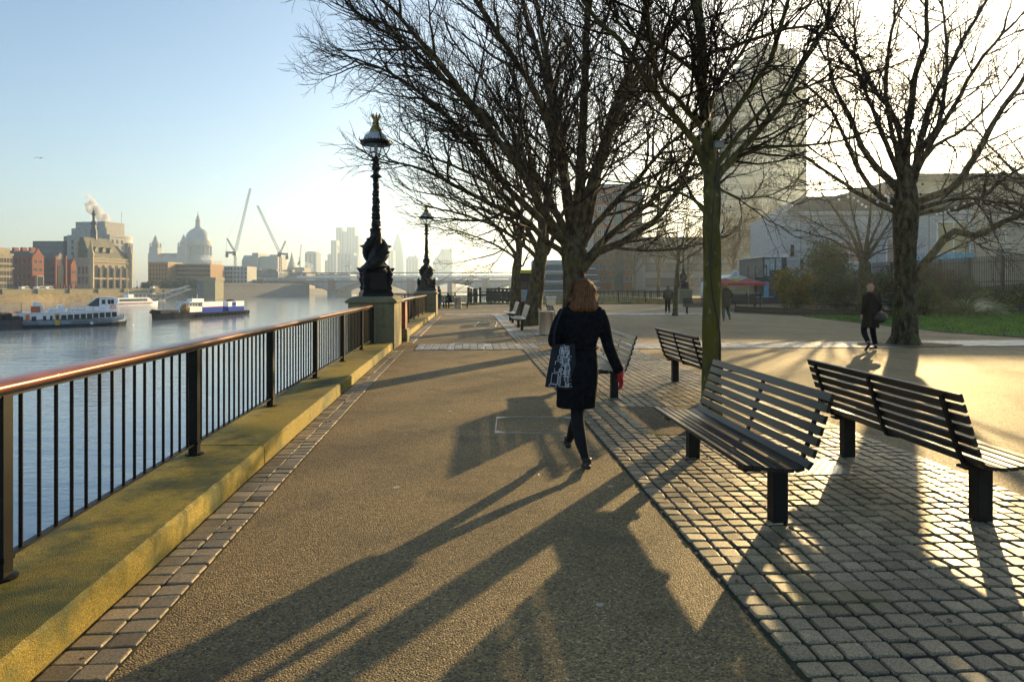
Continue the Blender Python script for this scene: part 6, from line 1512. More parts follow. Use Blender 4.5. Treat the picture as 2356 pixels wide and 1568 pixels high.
for k in range(3): x_ = L_*(.12+.17*k); b = MB(); b.yprism([(x_,H_+4.2),(x_+2.3,H_+4.2),(x_+2.3,H_+5.8),(x_+1.15,H_+7),(x_,H_+5.8)], dp_*.02, dp_*.28); b.build('dormer', m_dslate, t)
b = MB(); b.lathe([(1.7,H_+8),(1.7,H_+rh+3),(1.9,H_+rh+3.2),(1.3,H_+rh+5),(1.2,H_+rh+7.5),(1.8,H_+rh+7.9),(1.3,H_+rh+9),(.7,H_+rh+9.8),(.7,H_+rh+12.6),(1.2,H_+rh+13.2),(.7,H_+rh+14.6),(.15,H_+rh+16),(.05,H_+rh+18)], (L_*.28,dp_*.5,0), 8); b.build('spirelet', m_dslate, t)
for x_ in (.2, L_*.93): b = MB(); b.lathe([(1.5,0),(1.5,H_+2),(1.8,H_+2.2),(1.1,H_+5.5),(.3,H_+9.5),(.05,H_+11)], (x_+.6,.3,0), 8); b.build('corner_turret', m_cream, t)
b = MB(); b.box(-1.0,3.0,dp_*.62,dp_*.80,H_+.9,H_+9.5); b.yprism([(-1.2,H_+9.51),(3.2,H_+9.51),(1,H_+12.5)], dp_*.6, dp_*.82); b.build('chimney', m_cream, t)
windows(t, 'left', L_, dp_, 1, dp_-1, 3, H_*.8, 4, 2, 1.6, 4.6, m_cream, m_glassw)
# 5 big pale office with curved flank
t = thing('stone_office', 'big pale stone office building with a curved colonnaded flank behind the arcade building', 'building', bank(252,34), BRZ, 'buildings on the far bank')
a_ = bank(252,34); L_ = (bank(318,34)-a_).length*1.0; H_ = ZP(545, a_.y+15)
prof = [(0,0)] + [(L_*.55+math.cos(a)*L_*.55, 14+math.sin(a)*14) for a in [-PI/2+PI/2*j/8 for j in range(9)]] + [(L_*1.1,30),(0,30)]
MB().prism(prof, 0, H_).build('wall', m_portl, t); MB().prism([(q[0]*1.01-.2, q[1]*1.02-.4) for q in prof], H_+.003, H_+1.4).build('cornice', m_portl, t)
MB().box(2,L_*.75,5,26,H_+1.41,H_+9.5).build('upper_storey', m_portl, t); MB().box(1,L_*.5,3,28,H_+1.42,H_+5.5).build('upper_storey', m_portl, t)
for k in range(11):
    a = -PI/2 + PI/2*(k+.5)/11; b = MB(); b.tube([(L_*.55+math.cos(a)*(L_*.55+.5), 14+math.sin(a)*14.6, 8),(L_*.55+math.cos(a)*(L_*.55+.5), 14+math.sin(a)*14.6, H_-3)], .75, 8); b.build('column', m_portl, t)
windows(t, 'left', L_, 30, 1, 29, 10, H_-1, 5, 6, 1.8, 2.6, m_portl, m_glassw); windows(t, 'front', L_, 30, .5, L_*.5, 10, H_-1, 3, 6, 1.6, 2.6, m_portl, m_glassw)
MB().tube([(L_*.8,8,H_+1.4),(L_*.8,8,H_+17)], .22, 6).build('flagpole', m_wht, t)
# 6, 7 dark modern blocks behind
D = 430
for nm, lab, u0, u1, vt, mt in (('office_building','dark blue-grey flat-roofed office block behind the gabled house',75,146,551,m_dglass),('office_building','dark green glass office block left of the spirelet',146,207,540,m_green),('office_building','blue-grey office block between the spirelet and the big pale office',207,246,538,m_dglass)):
    t = block(nm, lab, (XP(u0,D), D, 0), 0, XP(u1,D)-XP(u0,D), 30, ZP(vt,D), mt, group='buildings on the far bank')
    for k in range(3): MB().box(.3, XP(u1,D)-XP(u0,D)-.3, -.3, -.01, ZP(vt,D)-3.2-k*4.2, ZP(vt,D)-1.2-k*4.2).build('window_band', m_glassb if mt is not m_green else M('bright_green_glass', (.03,.20,.12), .15), t)
    D += 6
t = block('office_building', 'low grey roofline behind the cream building at the far left', (XP(-60,460), 460, 0), 0, XP(90,460)-XP(-60,460), 20, ZP(573,460), m_dglass, group='buildings on the far bank')
# 8 tan four-storey, 9 long tan, 10 white grid
t = thing('brick_office', 'tan four-storey block with square windows just left of the cathedral', 'building', (XP(341,455), 455, 0), .10, 'buildings on the far bank'); W1 = XP(384,455)-XP(341,455); H_ = ZP(601,455)
MB().box(0,W1,0,25,0,H_).build('wall', m_tan, t); windows(t, 'front', W1, 25, .5, W1-.3, 3, H_-.5, 6, 5, 1.1, 1.7, m_cream, m_glassw); MB().box(-.3,W1+.3,-.3,25.3,H_+.003,H_+.6).build('cornice', m_cream, t)
t = thing('brick_office', 'long tan office block with stepped window bands in front of the cathedral', 'building', (XP(384,470), 470, 0), .05, 'buildings on the far bank'); W1 = XP(482,470)-XP(384,470); H_ = ZP(604,470)
MB().box(0,W1*.2,2,25,0,H_-3).build('side_wing', m_haze, t); MB().box(W1*.2+.01,W1,0,25,0,H_).build('wall', m_tan, t)
for k in range(5): MB().box(W1*.22,W1-.2,-.15,-.01,H_-2.2-k*3,H_-1.0-k*3).build('window_band', m_glassw, t)
t = thing('grid_office', 'white gridded modern office block at the start of the bridge', 'building', (XP(466,505), 505, 0), 0, 'buildings on the far bank'); W1 = XP(536,505)-XP(466,505); W2 = XP(560,505)-XP(536,505); H_ = ZP(609,505)
MB().box(0,W1,0,20,0,H_).build('wall', m_portl, t); windows(t, 'front', W1, 20, .2, W1-.2, 1.5, H_-.5, 11, 5, 1.55, 1.9, m_portl, m_glassw)
b = MB(); b.prism([(W1+.01,0),(W1+W2,7),(W1+W2,26),(W1+.01,20)], 0, H_-.01); b.build('side_wing', m_portl, t)
me = win_mesh(m_portl, m_glassw)
for j in range(5):
    for i in range(4):
        c = bpy.data.objects.new('window', me); COL.objects.link(c); c.parent = t; q = (i+.5)/4; c.location = (W1+W2*q, 7*q-.02, 1.5+(H_-2)*(j+.5)/5); c.scale = (1.5,1,1.9); c.rotation_euler = (0,0,math.atan2(7,W2))
# 11 pale with green roof
D = 790; t = thing('stone_office', 'pale stone building with green copper roofs between the two cranes', 'building', (XP(556,D), D, 0), 0, 'buildings on the far bank'); X = lambda u: XP(u,D)-XP(556,D); Z = lambda v: ZP(v,D)
MB().box(X(556),X(582),0,30,0,Z(596)).build('wall', m_portl, t); MB().box(X(582)+.01,X(596),-3,30,0,Z(580)).build('tower', m_portl, t); MB().box(X(596)+.01,X(622),0,30,0,Z(595)).build('wall', m_portl, t); MB().box(X(622)+.01,X(641),-3,30,0,Z(584)).build('tower', m_portl, t)
m_cop = M('copper_green_roof', (.22,.34,.28), .7)
for a, b_, v0, v1 in ((557,581,595.9,585),(597,621,594.9,587)): b = MB(); b.xprism([(0,Z(v0)),(28,Z(v0)),(20,Z(v1)),(6,Z(v1))], X(a), X(b_)); b.build('roof', m_cop, t)
# 12 low hazy mass behind the bridge
for i, (u0, u1, vt, D, lab) in enumerate(((559,640,621,640,'dark low glass building right behind the right-hand crane base'),(640,705,624,680,'low hazy building under the thin spire'),(700,806,629,760,'low hazy dark building left of the nearest lamp above the bridge'),(806,870,626,900,'low hazy roofline partly behind the nearest lamp'),(545,700,613,900,'long pale hazy roofline behind the right-hand crane'),(720,930,632,1100,'faint long roofline below the cluster of hazy towers'))):
    t = block('distant_building', lab, (XP(u0,D), D, 0), 0, XP(u1,D)-XP(u0,D), 30, ZP(vt,D), m_dglass if i in (0,2) else m_haze, group='hazy buildings behind the bridge'); W1 = XP(u1,D)-XP(u0,D)
    for k in range(3): MB().box(.3, W1-.3, -.4, -.01, ZP(vt,D)-3.4-k*4.2, ZP(vt,D)-1.6-k*4.2).build('window_band', m_glassb, t)
    rq = random.Random(i)
    for k in range(4): a = rq.uniform(.05,.8)*W1; MB().box(a,a+rq.uniform(3,9),4,14,ZP(vt,D)+.003,ZP(vt,D)+rq.uniform(1.2,3)).build('roof_plant', m_haze, t)
# ---------------------------------------------------------------- cathedral
D = 1020; m_dome = M('lead_grey_dome', (0.26,0.30,0.34), .55, 0, .1, .05); q_ = .1364*.94; cz = lambda zy: ZP(414+.211*zy, D)
cx_ = XP(331+.211*589, D); t = thing('cathedral', 'domed cathedral with two west towers rising over the far bank', 'cathedral', (cx_, D, 0), 0)
r = 17.4
MB().lathe([(r, cz(655))] + [(r*math.cos(a), cz(648) + (cz(515)-cz(648))*math.sin(a)) for a in [PI/2*k/12*.93 for k in range(13)]], n=32, wob=lambda a, z: 1+.012*math.sin(16*a)).build('dome', m_dome, t, smooth=False)
MB().lathe([(r*1.05,cz(700)),(r*1.05,cz(655)),(r*.98,cz(650))], n=32).build('attic_drum', m_portl, t)
b = MB(); b.lathe([(r*.86,cz(860)),(r*.86,cz(705))], n=32); b.lathe([(r*1.10,cz(716)),(r*1.13,cz(705)),(r*1.13,cz(698)),(r*1.06,cz(697))], n=32); b.lathe([(r*1.16,cz(880)),(r*1.16,cz(825)),(r*1.10,cz(820))], n=32); b.build('drum', m_portl, t)
for k in range(28):
    a = 2*PI*k/28; 
    if math.sin(a) > .35: continue
    MB().tube([(math.cos(a)*r*1.06, math.sin(a)*r*1.06, cz(822)),(math.cos(a)*r*1.06, math.sin(a)*r*1.06, cz(716))], .85, 6).build('column', m_portl, t)
MB().lathe([(5.0,cz(519)),(5.0,cz(508)),(3.6,cz(500)),(3.4,cz(440)),(4.2,cz(436)),(2.4,cz(420)),(2.2,cz(395)),(.8,cz(375)),(.8,cz(366)),(.3,cz(358)),(.25,cz(338))], n=12).build('lantern', m_portl, t)
MB().box(-1.3,1.3,-.3,.3,cz(350),cz(347)).build('cross_arm', m_gold, t)
for zx in (125, 432):
    y_ = -30 if zx > 200 else -20; x_ = XP(331+.211*zx, D+y_+7) - cx_; b = MB()
    b.box(x_-7.2,x_+7.2,y_,y_+14,0,cz(800)); b.box(x_-6.2,x_+6.2,y_+1,y_+13,cz(800),cz(735))
    b.lathe([(6.6,cz(735)),(6.6,cz(728)),(5.0,cz(722)),(5.0,cz(695)),(5.4,cz(690)),(4.2,cz(672)),(3.0,cz(655)),(2.6,cz(640)),(1.6,cz(620)),(.5,cz(605)),(.15,cz(592))], (x_,y_+7,0), 12); b.build('west_tower', m_portl, t)
    for e in (-1,1):
        for f_ in (-1,1): MB().lathe([(1.2,cz(735)),(1.2,cz(700)),(.2,cz(680))], (x_+e*5,y_+7+f_*5,0), 6).build('pinnacle', m_portl, t)
xa = XP(331+.211*125,D-13)-cx_; xb = XP(331+.211*432,D-23)-cx_
b = MB(); b.box(xa+7.3,xb-7.3,-26,-12,0,cz(860)); b.build('west_front', m_portl, t); b = MB(); b.yprism([(xa+7.3,cz(860)+.01),(xb-7.3,cz(860)+.01),((xa+xb)/2,cz(820))], -26, -12); b.build('pediment', m_portl, t)
b = MB(); b.box(xb+7.4,r*1.6,-18,18,0,cz(872)); b.build('transept', m_portl, t); 
b = MB(); b.box(xa+8,xb-8,-10,10,0,cz(795)); b.build('nave', m_haze, t)
# ---------------------------------------------------------------- skyline towers
m_sky1 = wall_mat('glass_tower_facade', (0.20,0.22,0.24)); Z2 = lambda zy: 414+.211*zy; U2 = lambda zx: 331+.211*zx
def tower(label, D, boxes, cat='tower'):
    u0 = boxes[0][0]; t = thing('skyscraper', label, cat, (XP(u0,D), D, 0), 0, 'hazy towers of the skyline')
    for i, (a, b_, v) in enumerate(boxes): 
        b = MB(); w_ = XP(b_,D)-XP(a,D); x_ = XP(a,D)-XP(u0,D); b.box(x_+.02*i,x_+w_,i*1.3,38+i,0,ZP(v,D)); b.build('wall', m_sky1, t)
        for k in range(int(w_/9)+1): 
            xx = x_ + .6 + k*9
            if xx+5 < x_+w_: MB().box(xx,xx+4.5,i*1.3-.6,i*1.3-.02,4,ZP(v,D)-4).build('glazed_strip', m_glassb, t)
    return t
tower('tall hazy tower with two raised shafts, highest of the skyline', 2080, [(U2(2095),U2(2155),Z2(512)),(U2(2155),U2(2207),Z2(556)),(U2(2207),U2(2300),Z2(507)),(U2(2300),U2(2337),Z2(602))])
tower('hazy stepped tower joined to the left of the highest one', 1850, [(U2(1972),U2(2000),Z2(870)),(U2(2000),U2(2035),Z2(800)),(U2(2035),U2(2096),Z2(650))])
tower('hazy slab in front of the right half of the highest tower', 1700, [(U2(2110),U2(2290),Z2(790)),(U2(2290),U2(2330),Z2(820))])
tower('small square hazy tower left of the highest one', 1500, [(U2(1755),U2(1880),Z2(785)),(U2(1775),U2(1860),Z2(772))])
D = 2350; t = thing('skyscraper', 'bullet-shaped hazy tower right of the nearest lamp', 'tower', (XP(915,D), D, 0), 0, 'hazy towers of the skyline')
MB().lathe([(20,0),(22.5,40),(22.8,75),(21,105),(17,135),(11.5,158),(6,172),(1,ZP(538,D))], n=24).build('wall', m_sky1, t, smooth=True); MB().lathe([(.4,ZP(538,D)),(.3,ZP(535,D))], n=8).build('finial', m_sky1, t)
tower('low hazy block touching the bullet-shaped tower on its left', 2200, [(893,905,575)])
tower('hazy block right of the bullet-shaped tower, under a small crane', 2000, [(934,962,592),(938,950,588)])
D = 1900; t = thing('skyscraper', 'hazy slope-sided tower right of the second lamp', 'tower', (XP(995,D), D, 0), 0, 'hazy towers of the skyline'); X = lambda u: XP(u,D)-XP(995,D)
b = MB(); b.yprism([(0,0),(X(1040),0),(X(1040),ZP(571,D)),(X(1014),ZP(571,D)),(X(1012),ZP(580,D)),(0,ZP(602,D))], 0, 30); b.build('wall', m_sky1, t)
for k in range(5): MB().box(X(1018+k*4),X(1020+k*4),-.6,-.02,4,ZP(574,D)).build('glazed_strip', m_glassb, t)
t = thing('church_spire', 'thin hazy church spire right of the right-hand crane', 'spire', (XP(671,1100), 1100, 0), 0)
MB().box(-4,4,-4,4,0,ZP(602,1100)).build('tower', m_haze, t); MB().lathe([(4.2,ZP(602,1100)+.01),(2.4,ZP(592,1100)),(.1,ZP(577,1100))], n=8).build('spire', m_haze, t)
# ---------------------------------------------------------------- cranes
m_crane = M('grey_white_crane_steel', (0.36,0.37,0.38), .5); m_crd = M('dark_blue_crane_steel', (0.04,0.07,0.12), .5)
def lattice(mb, a, b, w, r=.12):
    a, b = Vector(a), Vector(b); d = (b-a); L_ = d.length; d.normalize(); s1 = d.cross(Vector((0,1,0))).normalized()*w/2; s2 = d.cross(s1).normalized()*w/2
    n = max(2, int(L_/(w*1.1)))
    for e, f_ in ((1,1),(1,-1),(-1,-1),(-1,1)): mb.tube([a+s1*e+s2*f_, b+s1*e*.6+s2*f_*.6], r, 4)
    for k in range(n):
        p, q = a+d*L_*k/n, a+d*L_*(k+1)/n; e = 1 if k % 2 else -1
        mb.tube([p+s1*e+s2, q-s1*e+s2], r*.6, 3); mb.tube([p+s1*e-s2, q-s1*e-s2], r*.6, 3); mb.tube([p+s1-s2*e, q+s1+s2*e], r*.6, 3)
def crane(label, D, base, cab, tip, aframe, counter, s_=1.0):
    t = thing('tower_crane', label, 'crane', (XP(base[0],D), D, 0), 0, 'tower cranes over the far bank'); P = lambda q: PT(q[0],q[1],D) - Vector((XP(base[0],D), D, 0))
    c = P(cab); b = MB(); lattice(b, (0,0,0), (c.x*.5,0,c.z-2*s_), 2.0*s_, .16*s_); b.build('mast', m_crd, t)
    b = MB(); lattice(b, c, P(tip), 1.9*s_, .15*s_); b.build('jib', m_crane, t)
    b = MB(); lattice(b, c, P(aframe), 1.3*s_, .15*s_); b.tube([P(aframe), P(counter)], .10*s_, 3); b.tube([P(aframe), c.lerp(P(tip), .93)], .07*s_, 3); b.build('a_frame', m_crd, t)
    k = P(counter); b = MB(); b.obox((c+k)/2 + Vector((0,0,-.5))*s_, (k-c)/2, (0,1.3*s_,0), (0,0,.9*s_)); b.build('counter_jib', m_crd, t)
    b = MB(); b.box(k.x*.85-1.4*s_+c.x*.15,k.x*.85+1.4*s_+c.x*.15,-1,1,k.z-5*s_,k.z-1.6*s_); b.build('counterweight', m_crd, t)
    b = MB(); b.box(c.x-1.6*s_,c.x+1.6*s_,-2*s_,2*s_,c.z-3.2*s_,c.z+.6*s_); b.build('cab', m_crd, t); return t
crane('taller crane with its jib leaning right, just right of the cathedral', 620, (541,650), (541,578), (576,431), (522,546), (520,577))
crane('crane with its jib leaning left, right of the other tall crane', 620, (646,650), (644,580), (592,470), (657,552), (664,581))
crane('small faint crane standing in front of the hazy stepped towers', 900, (690,640), (690,600), (693,560), (688,590), (686,601), .8)
crane('faint crane with a dark jib tip before the tall skyline towers', 1100, (800,640), (796,610), (776,563), (803,595), (806,610), .9)
crane('tiny faint crane on the hazy block left of the second lamp', 1950, (956,600), (957,588), (965,563), (953,575), (951,588), 1.6)
# ---------------------------------------------------------------- bridges
m_bred = M('dull_red_bridge_paint', (0.17,0.05,0.045), .6); m_bgrey = M('pale_bridge_paint', (0.24,0.25,0.26), .6); m_gran = wall_mat('granite_pier', (0.15,0.145,0.14))
PA, PB = Vector((-196,524,0)), Vector((64,482,0)); bd = (PB-PA).normalized(); bn = Vector((bd.y,-bd.x,0)); LB = (PB-PA).length; BRG = math.atan2(bd.y, bd.x)
t = thing('road_bridge', 'five-arched road bridge with red ironwork across the river', 'bridge', PA, BRG)
def on_bridge(u): r_ = (u-CX)/F; return (r_*PA.y-PA.x)/(bd.x-r_*bd.y)
piers = [-22] + [on_bridge(u) for u in (603,764,946,1118)] ; piers.append(piers[-1]+58)
zt, zs = 4.3, -2.2
b = MB(); b.box(-30,LB,0,30,zt+.5,zt+1.1); b.build('deck', m_gran, t)
b = MB(); b.box(-30,LB,-.4,-.01,zt+.35,zt+1.0); b.build('cornice', m_bred, t); b = MB(); b.box(-30,LB,-.2,.1,zt+1.101,zt+2.2); b.build('parapet', m_bgrey, t)
for k, s_ in enumerate(piers[1:]):
    b = MB(); b.prism([(s_-3,-2),(s_,-5),(s_+3,-2),(s_+3,30),(s_-3,30)], -7, zs+.6); b.prism([(s_-2.6,-1.6),(s_+2.6,-1.6),(s_+2.6,29),(s_-2.6,29)], zs+.6, zt+.34); b.build('pier', m_gran, t)
    b = MB(); b.box(s_-1.8,s_+1.8,-2.4,-.45,zs+.7,zt+1.8); b.build('pier_turret', m_bred, t)
    b = MB(); b.box(s_-3,s_+3,-2.4,.2,zt+1.81,zt+2.6); b.build('refuge', m_gran, t)
for a, c in zip(piers, piers[1:]):
    n = 18; xs = [a+2.62+(c-a-5.24)*i/n for i in range(n+1)]; ar = lambda x: zs + (zt-zs)*(1-((x-(a+c)/2)/((c-a)/2-2.6))**2)*.985
    b = MB(); vs = []
    for x in xs: vs += [(x,.1,ar(x)+.02),(x,.1,zt+.35),(x,29,ar(x)+.02),(x,29,zt+.35)]
    b.add(vs, [q for i in range(n) for q in ((4*i,4*i+4,4*i+5,4*i+1),(4*i+2,4*i+3,4*i+7,4*i+6),(4*i,4*i+2,4*i+6,4*i+4))]); b.build('spandrel', m_bgrey, t)
    b = MB(); vs = []
    for x in xs: vs += [(x,-.25,ar(x)-.35),(x,-.25,ar(x)+.45),(x,.09,ar(x)+.45),(x,.09,ar(x)-.35)]
    b.add(vs, [(4*i+j,4*i+4+j,4*i+4+(j+1)%4,4*i+(j+1)%4) for i in range(n) for j in range(4)]); b.build('arch_rib', m_bred, t)
    for i in range(1, 12): x = a+3+(c-a-6)*i/12; MB().box(x-.15,x+.15,-.05,.09,min(zt,ar(x)+.5),zt+.34).build('spandrel_post', m_bred, t)
# bridge lamps and traffic
rq = random.Random(77)
m_veh = [M('white_vehicle', (.7,.7,.7), .4), M('red_bus_paint', (.40,.03,.02), .3), M('dark_vehicle', (.03,.035,.045), .3), M('silver_vehicle', (.35,.36,.38), .25, .5)]
def vehicle(kind, label, loc, rz, mat, grp):
    t = thing(kind, label, 'bus' if kind == 'bus' else ('van' if kind == 'van' else 'car'), loc, rz, grp)
    L_, W_, H_ = dict(bus=(10.5,2.5,4.2), van=(5.2,2.0,2.4), car=(4.3,1.8,1.45))[kind]
    b = MB()
    if kind == 'car': b.xprism([(0,.35),(W_,.35),(W_,.9),(0,.9)], 0, L_); b.yprism([(.9,.901),(3.9,.901),(3.2,H_),(1.5,H_)], .1, W_-.1)
    elif kind == 'van': b.yprism([(0,.35),(L_,.35),(L_,1.1),(L_-.9,1.25),(L_-1.5,H_),(0,H_)], 0, W_)
    else: b.bbox(0,L_,0,W_,.35,H_,.15)
    b.build('body', mat, t)
    g = MB()
    for z in ((1.1,2.0),(2.5,3.5)) if kind == 'bus' else (((1.4,2.1),) if kind == 'van' else ((.95,1.35),)): g.box(L_*.08 if kind == 'bus' else L_*.32, L_*.92 if kind == 'bus' else L_*.78, -.03,-.005, *z)
    g.build('side_window', m_glassw, t)
    for x in (L_*.18, L_*.8): MB().lathe([(.36,-.12),(.36,.12)], n=12).build('wheel', m_cable, t, loc=(x,.1,.36)).rotation_euler = (PI/2,0,0)
    return t
for k, (q, kd, mi, lab) in enumerate(((.30,'bus',1,'red bus crossing the bridge, nearest the cranes'),(.36,'van',0,'white van on the bridge just right of the red bus'),(.44,'car',2,'dark car on the bridge above the second arch'),(.52,'van',0,'white van on the bridge above the third pier'),(.60,'car',0,'white car on the bridge left of the nearest lamp'),(.80,'bus',0,'pale coach on the bridge between the two lamps'),(.88,'car',3,'silver car on the bridge right of the second lamp'))):
    vehicle(kd, lab, PA + bd*(q*LB) - bn*5 + Vector((0,0,zt+1.1)), BRG, m_veh[mi], 'traffic on the road bridge')
t = thing('railway_bridge', 'long flat-roofed railway bridge behind the arched road bridge', 'bridge', PA + Vector((-10,70,0)), BRG)
b = MB(); b.box(-20,LB+60,0,14,7.6,8.9); b.build('deck', m_bgrey, t); b = MB(); b.box(20,LB+40,-.5,14.5,12.6,13.3); b.build('roof', M('dark_platform_roof', (.08,.09,.11), .5), t)
b = MB(); b.box(20,LB+40,-.1,.1,9.0,10.4); b.build('side_panel', m_wht, t)
for k in range(26): MB().box(24+k*11,24.5+k*11,0,.5,8.9,12.6).build('roof_post', m_bgrey, t)
for k in range(6): b = MB(); b.box(k*52-2,k*52+2,0,14,-7,7.6); b.build('pier', m_gran, t)
# stone abutment tower, pier and gangway
Y_ = 415; t = thing('bridge_abutment', 'square tan stone abutment block at the far end of the road bridge', 'abutment', (XP(468,Y_), Y_, 0), 0)
MB().box(0,XP(495,Y_)-XP(468,Y_),0,12,-7,ZP(645,Y_)).build('wall', m_emb, t); MB().box(-4.5,-.02,1,12,-7,ZP(648,Y_)).build('wall', m_gran, t); MB().box(-5,XP(497,Y_)-XP(468,Y_),-.6,12.5,ZP(645,Y_)+.003,ZP(638,Y_)).build('parapet', m_emb, t)
t = thing('approach_span', 'grey approach wall under the road between the abutment and the first arch', 'wall', (XP(497,430), 430, 0), math.atan2(92,31))
MB().box(0,98,0,8,-7,ZP(652,450)).build('wall', m_gran, t); MB().box(0,98,-.5,8.5,ZP(652,450)+.003,ZP(652,450)+.9).build('parapet', m_emb, t)
Y_ = 350; t = thing('floating_pier', 'floating landing stage with pale gangway on the far bank', 'pier', (XP(331,Y_), Y_, WZ), 0)
X = lambda u: XP(u,Y_)-XP(331,Y_); Z = lambda v: ZP(v,Y_)-WZ
MB().box(X(300),X(372),-3,4,-.3,1.1).build('pontoon', m_gran, t); MB().box(X(305),X(352),-2,3,1.11,1.2).build('pontoon_deck', m_wht, t)
b = MB(); lattice(b, (X(366),0,Z(684)), (X(432),2,Z(661)), 3.0, .16); b.build('gangway', m_wht, t)
b = MB(); b.box(X(303),X(352),-1.8,2.8,3.6,3.9); b.build('canopy', m_wht, t)
for k in range(6): MB().box(X(304+k*9),X(304.8+k*9),-1.5,-1.3,1.2,3.6).build('canopy_post', m_wht, t)
for k, u in enumerate((336, 366)): MB().tube([(X(u),4.5,-2),(X(u),4.5,Z(668))], .5, 8).build('mooring_pile', m_leg, t)
# jetty piles near this bank
t = thing('timber_jetty', 'dark timber jetty piles standing in the river behind the end railing', 'jetty', (XP(1075,88), 88, WZ), 0)
X = lambda u: XP(u,88)-XP(1075,88)
for k, u in enumerate((1078,1083,1089,1096,1104,1122,1130,1139,1148,1157,1166,1176,1186)): MB().tube([(X(u),(k%3)*1.1,-1),(X(u),(k%3)*1.1,7.3 if k % 4 else 7.45)], .17, 7).build('pile', m_sleeper, t)
for z in (6.3, 5.2): MB().box(X(1076),X(1190),-.3,-.1,z,z+.28).build('beam', m_sleeper, t)
MB().box(X(1118),X(1190),0,3,7.1,7.35).build('jetty_deck', m_sleeper, t); MB().box(X(1118),X(1190),-.05,.04,5.6,7.0).build('fender_board', m_sleeper, t)
for k, (u, D_, r_) in enumerate(((392,448,4.2),(412,446,3.6),(432,440,4.6),(452,436,3.8),(343,420,3.0))):
    bush('tree', ('dark evergreen tree below the left end of the long tan office','small dark tree second from the left below the long tan office','largest dark tree below the long tan office','dark tree touching the stone abutment block','small dark tree below the tan four-storey block')[k], (XP(u,D_), D_, 0), r_*1.6, r_, r_*1.3, 500, 1.0, m_dgreen, 60+k, 'small trees on the far embankment', 8, 3)
# lamps and vehicles along the far embankment
for k, s_ in enumerate((-8, 40, 82, 124)):
    labs = ('embankment lamp nearest the moored dark ship','embankment lamp above the party boat\'s funnel side, in front of the arcade','embankment lamp right of the arcade building','embankment lamp by the landing stage')
    dup(L1, B0 + BE*s_ + BN*.5 + Vector((0,0,.95)), .3, labs[k])
for k, (u, kd, mi, lab) in enumerate(((50,'van',0,'white van parked below the red brick house'),(62,'car',2,'dark car parked at the left of the far embankment'),(84,'van',0,'white van on the embankment road left of the garden wall'),(96,'van',3,'silver van right of the white van near the garden wall'),(106,'van',0,'white van in front of the orange garden wall'),(205,'car',2,'dark car at the corner of the arcade building'),(232,'car',0,'white car before the first arches of the arcade'),(262,'car',0,'white car before the middle arches of the arcade'),(272,'car',3,'silver car before the last arches of the arcade'),(318,'car',0,'white car before the big pale office'),(352,'van',0,'white van left of the landing stage gangway'))):
    p = bank(u, 5 + 2*(k % 2)); vehicle(kd, lab, p, BRZ, m_veh[mi], 'vehicles on the far embankment')
# ---------------------------------------------------------------- boats
m_wboat = M('white_boat_paint', (0.80,0.80,0.82), .5, spec=.3); m_gboat = M('pale_grey_blue_boat_paint', (0.30,0.36,0.42), .6, spec=.2); m_dhull = M('black_hull_paint', (0.010,0.013,0.018), .7, spec=.1); m_org = M('orange_boat_paint', (0.72,0.12,0.01), .4); m_yel = M('yellow_door_paint', (0.60,0.33,0.02), .4)
P0 = G(38, 755, WZ); P1 = G(292, 747.5, WZ); bv = P1-P0; BL = bv.length; th = math.atan2(bv.y, bv.x)
t = thing('party_boat', 'white and grey two-deck passenger boat with orange funnel, lettering along its side', 'boat', P0, th)
kx = BL/1355.0; kz_ = .0150
bx = lambda z: (z-200)*kx; bz = lambda y: (1465-y)*kz_
def hull(mb, L_, W_, z0, z1, bow=.14, rake=.06, n=14, stern=.9, sheer=.25):
    vs = []
    for k in range(n+1):
        q = k/n; w_ = W_/2*(stern+(1-stern)*min(1, q*4)) * (1 if q < 1-bow else math.cos((q-(1-bow))/bow*PI/2*.94)); zt_ = z1 + sheer*max(0, (q-.6)/.4)**2
        for e in (-1, 1): vs += [(q*L_*(1-rake*0), e*w_*.86, z0), (q*L_ + (rake*L_ if k == n else 0), e*w_, zt_)]
    fs = []
    for k in range(n): a = 4*k; fs += [(a,a+4,a+5,a+1),(a+2,a+3,a+7,a+6),(a+1,a+5,a+7,a+3),(a,a+2,a+6,a+4)]
    fs += [(0,1,3,2),(4*n,4*n+2,4*n+3,4*n+1)]
    vs2 = [(x, y, z) for x, y, z in vs]; mb.add(vs2, fs); return mb
hull(MB(), BL*.98, 5.2, -.5, bz(1425), .16, .02).build('hull', m_dhull, t)
b = MB(); hull(b, BL*.975, 5.3, bz(1425)+.005, bz(1372), .16, .02); b.build('hull_band', m_gboat, t)
b = MB(); b.box(.1,bx(1395),-2.5,2.5,bz(1372)+.2,bz(1285)); b.build('cabin', m_wboat, t)
b = MB(); b.box(-.1,bx(1400),-2.7,2.7,bz(1285)+.005,bz(1275)); b.build('upper_deck', m_wboat, t)
for (a, c, y0, y1) in [(220,272,1375,1318),(368,422,1378,1322),(500,535,1375,1318),(580,610,1372,1316)] + [(712+78*k, 775+78*k, 1368-2.5*k, 1310-3*k) for k in range(9)]: MB().box(bx(a),bx(c),-2.56,-2.505,bz(y0),bz(y1)).build('window', m_glassw, t)
MB().box(bx(300),bx(345),-2.57,-2.505,bz(1372),bz(1298)).build('orange_panel', m_org, t); d_ = MB().box(bx(638),bx(692),-2.72,-2.505,bz(1432),bz(1296)).build('door', m_yel, t); MB().box(bx(650),bx(682),-2.75,-2.725,bz(1368),bz(1308)).build('door_window', m_glassw, d_)
b = MB(); b.yprism([(bx(375),bz(1284)),(bx(530),bz(1284)),(bx(505),bz(1215)),(bx(470),bz(1160)),(bx(440),bz(1148)),(bx(385),bz(1150))], -1.6, 1.6); b.build('funnel_housing', m_wboat, t)
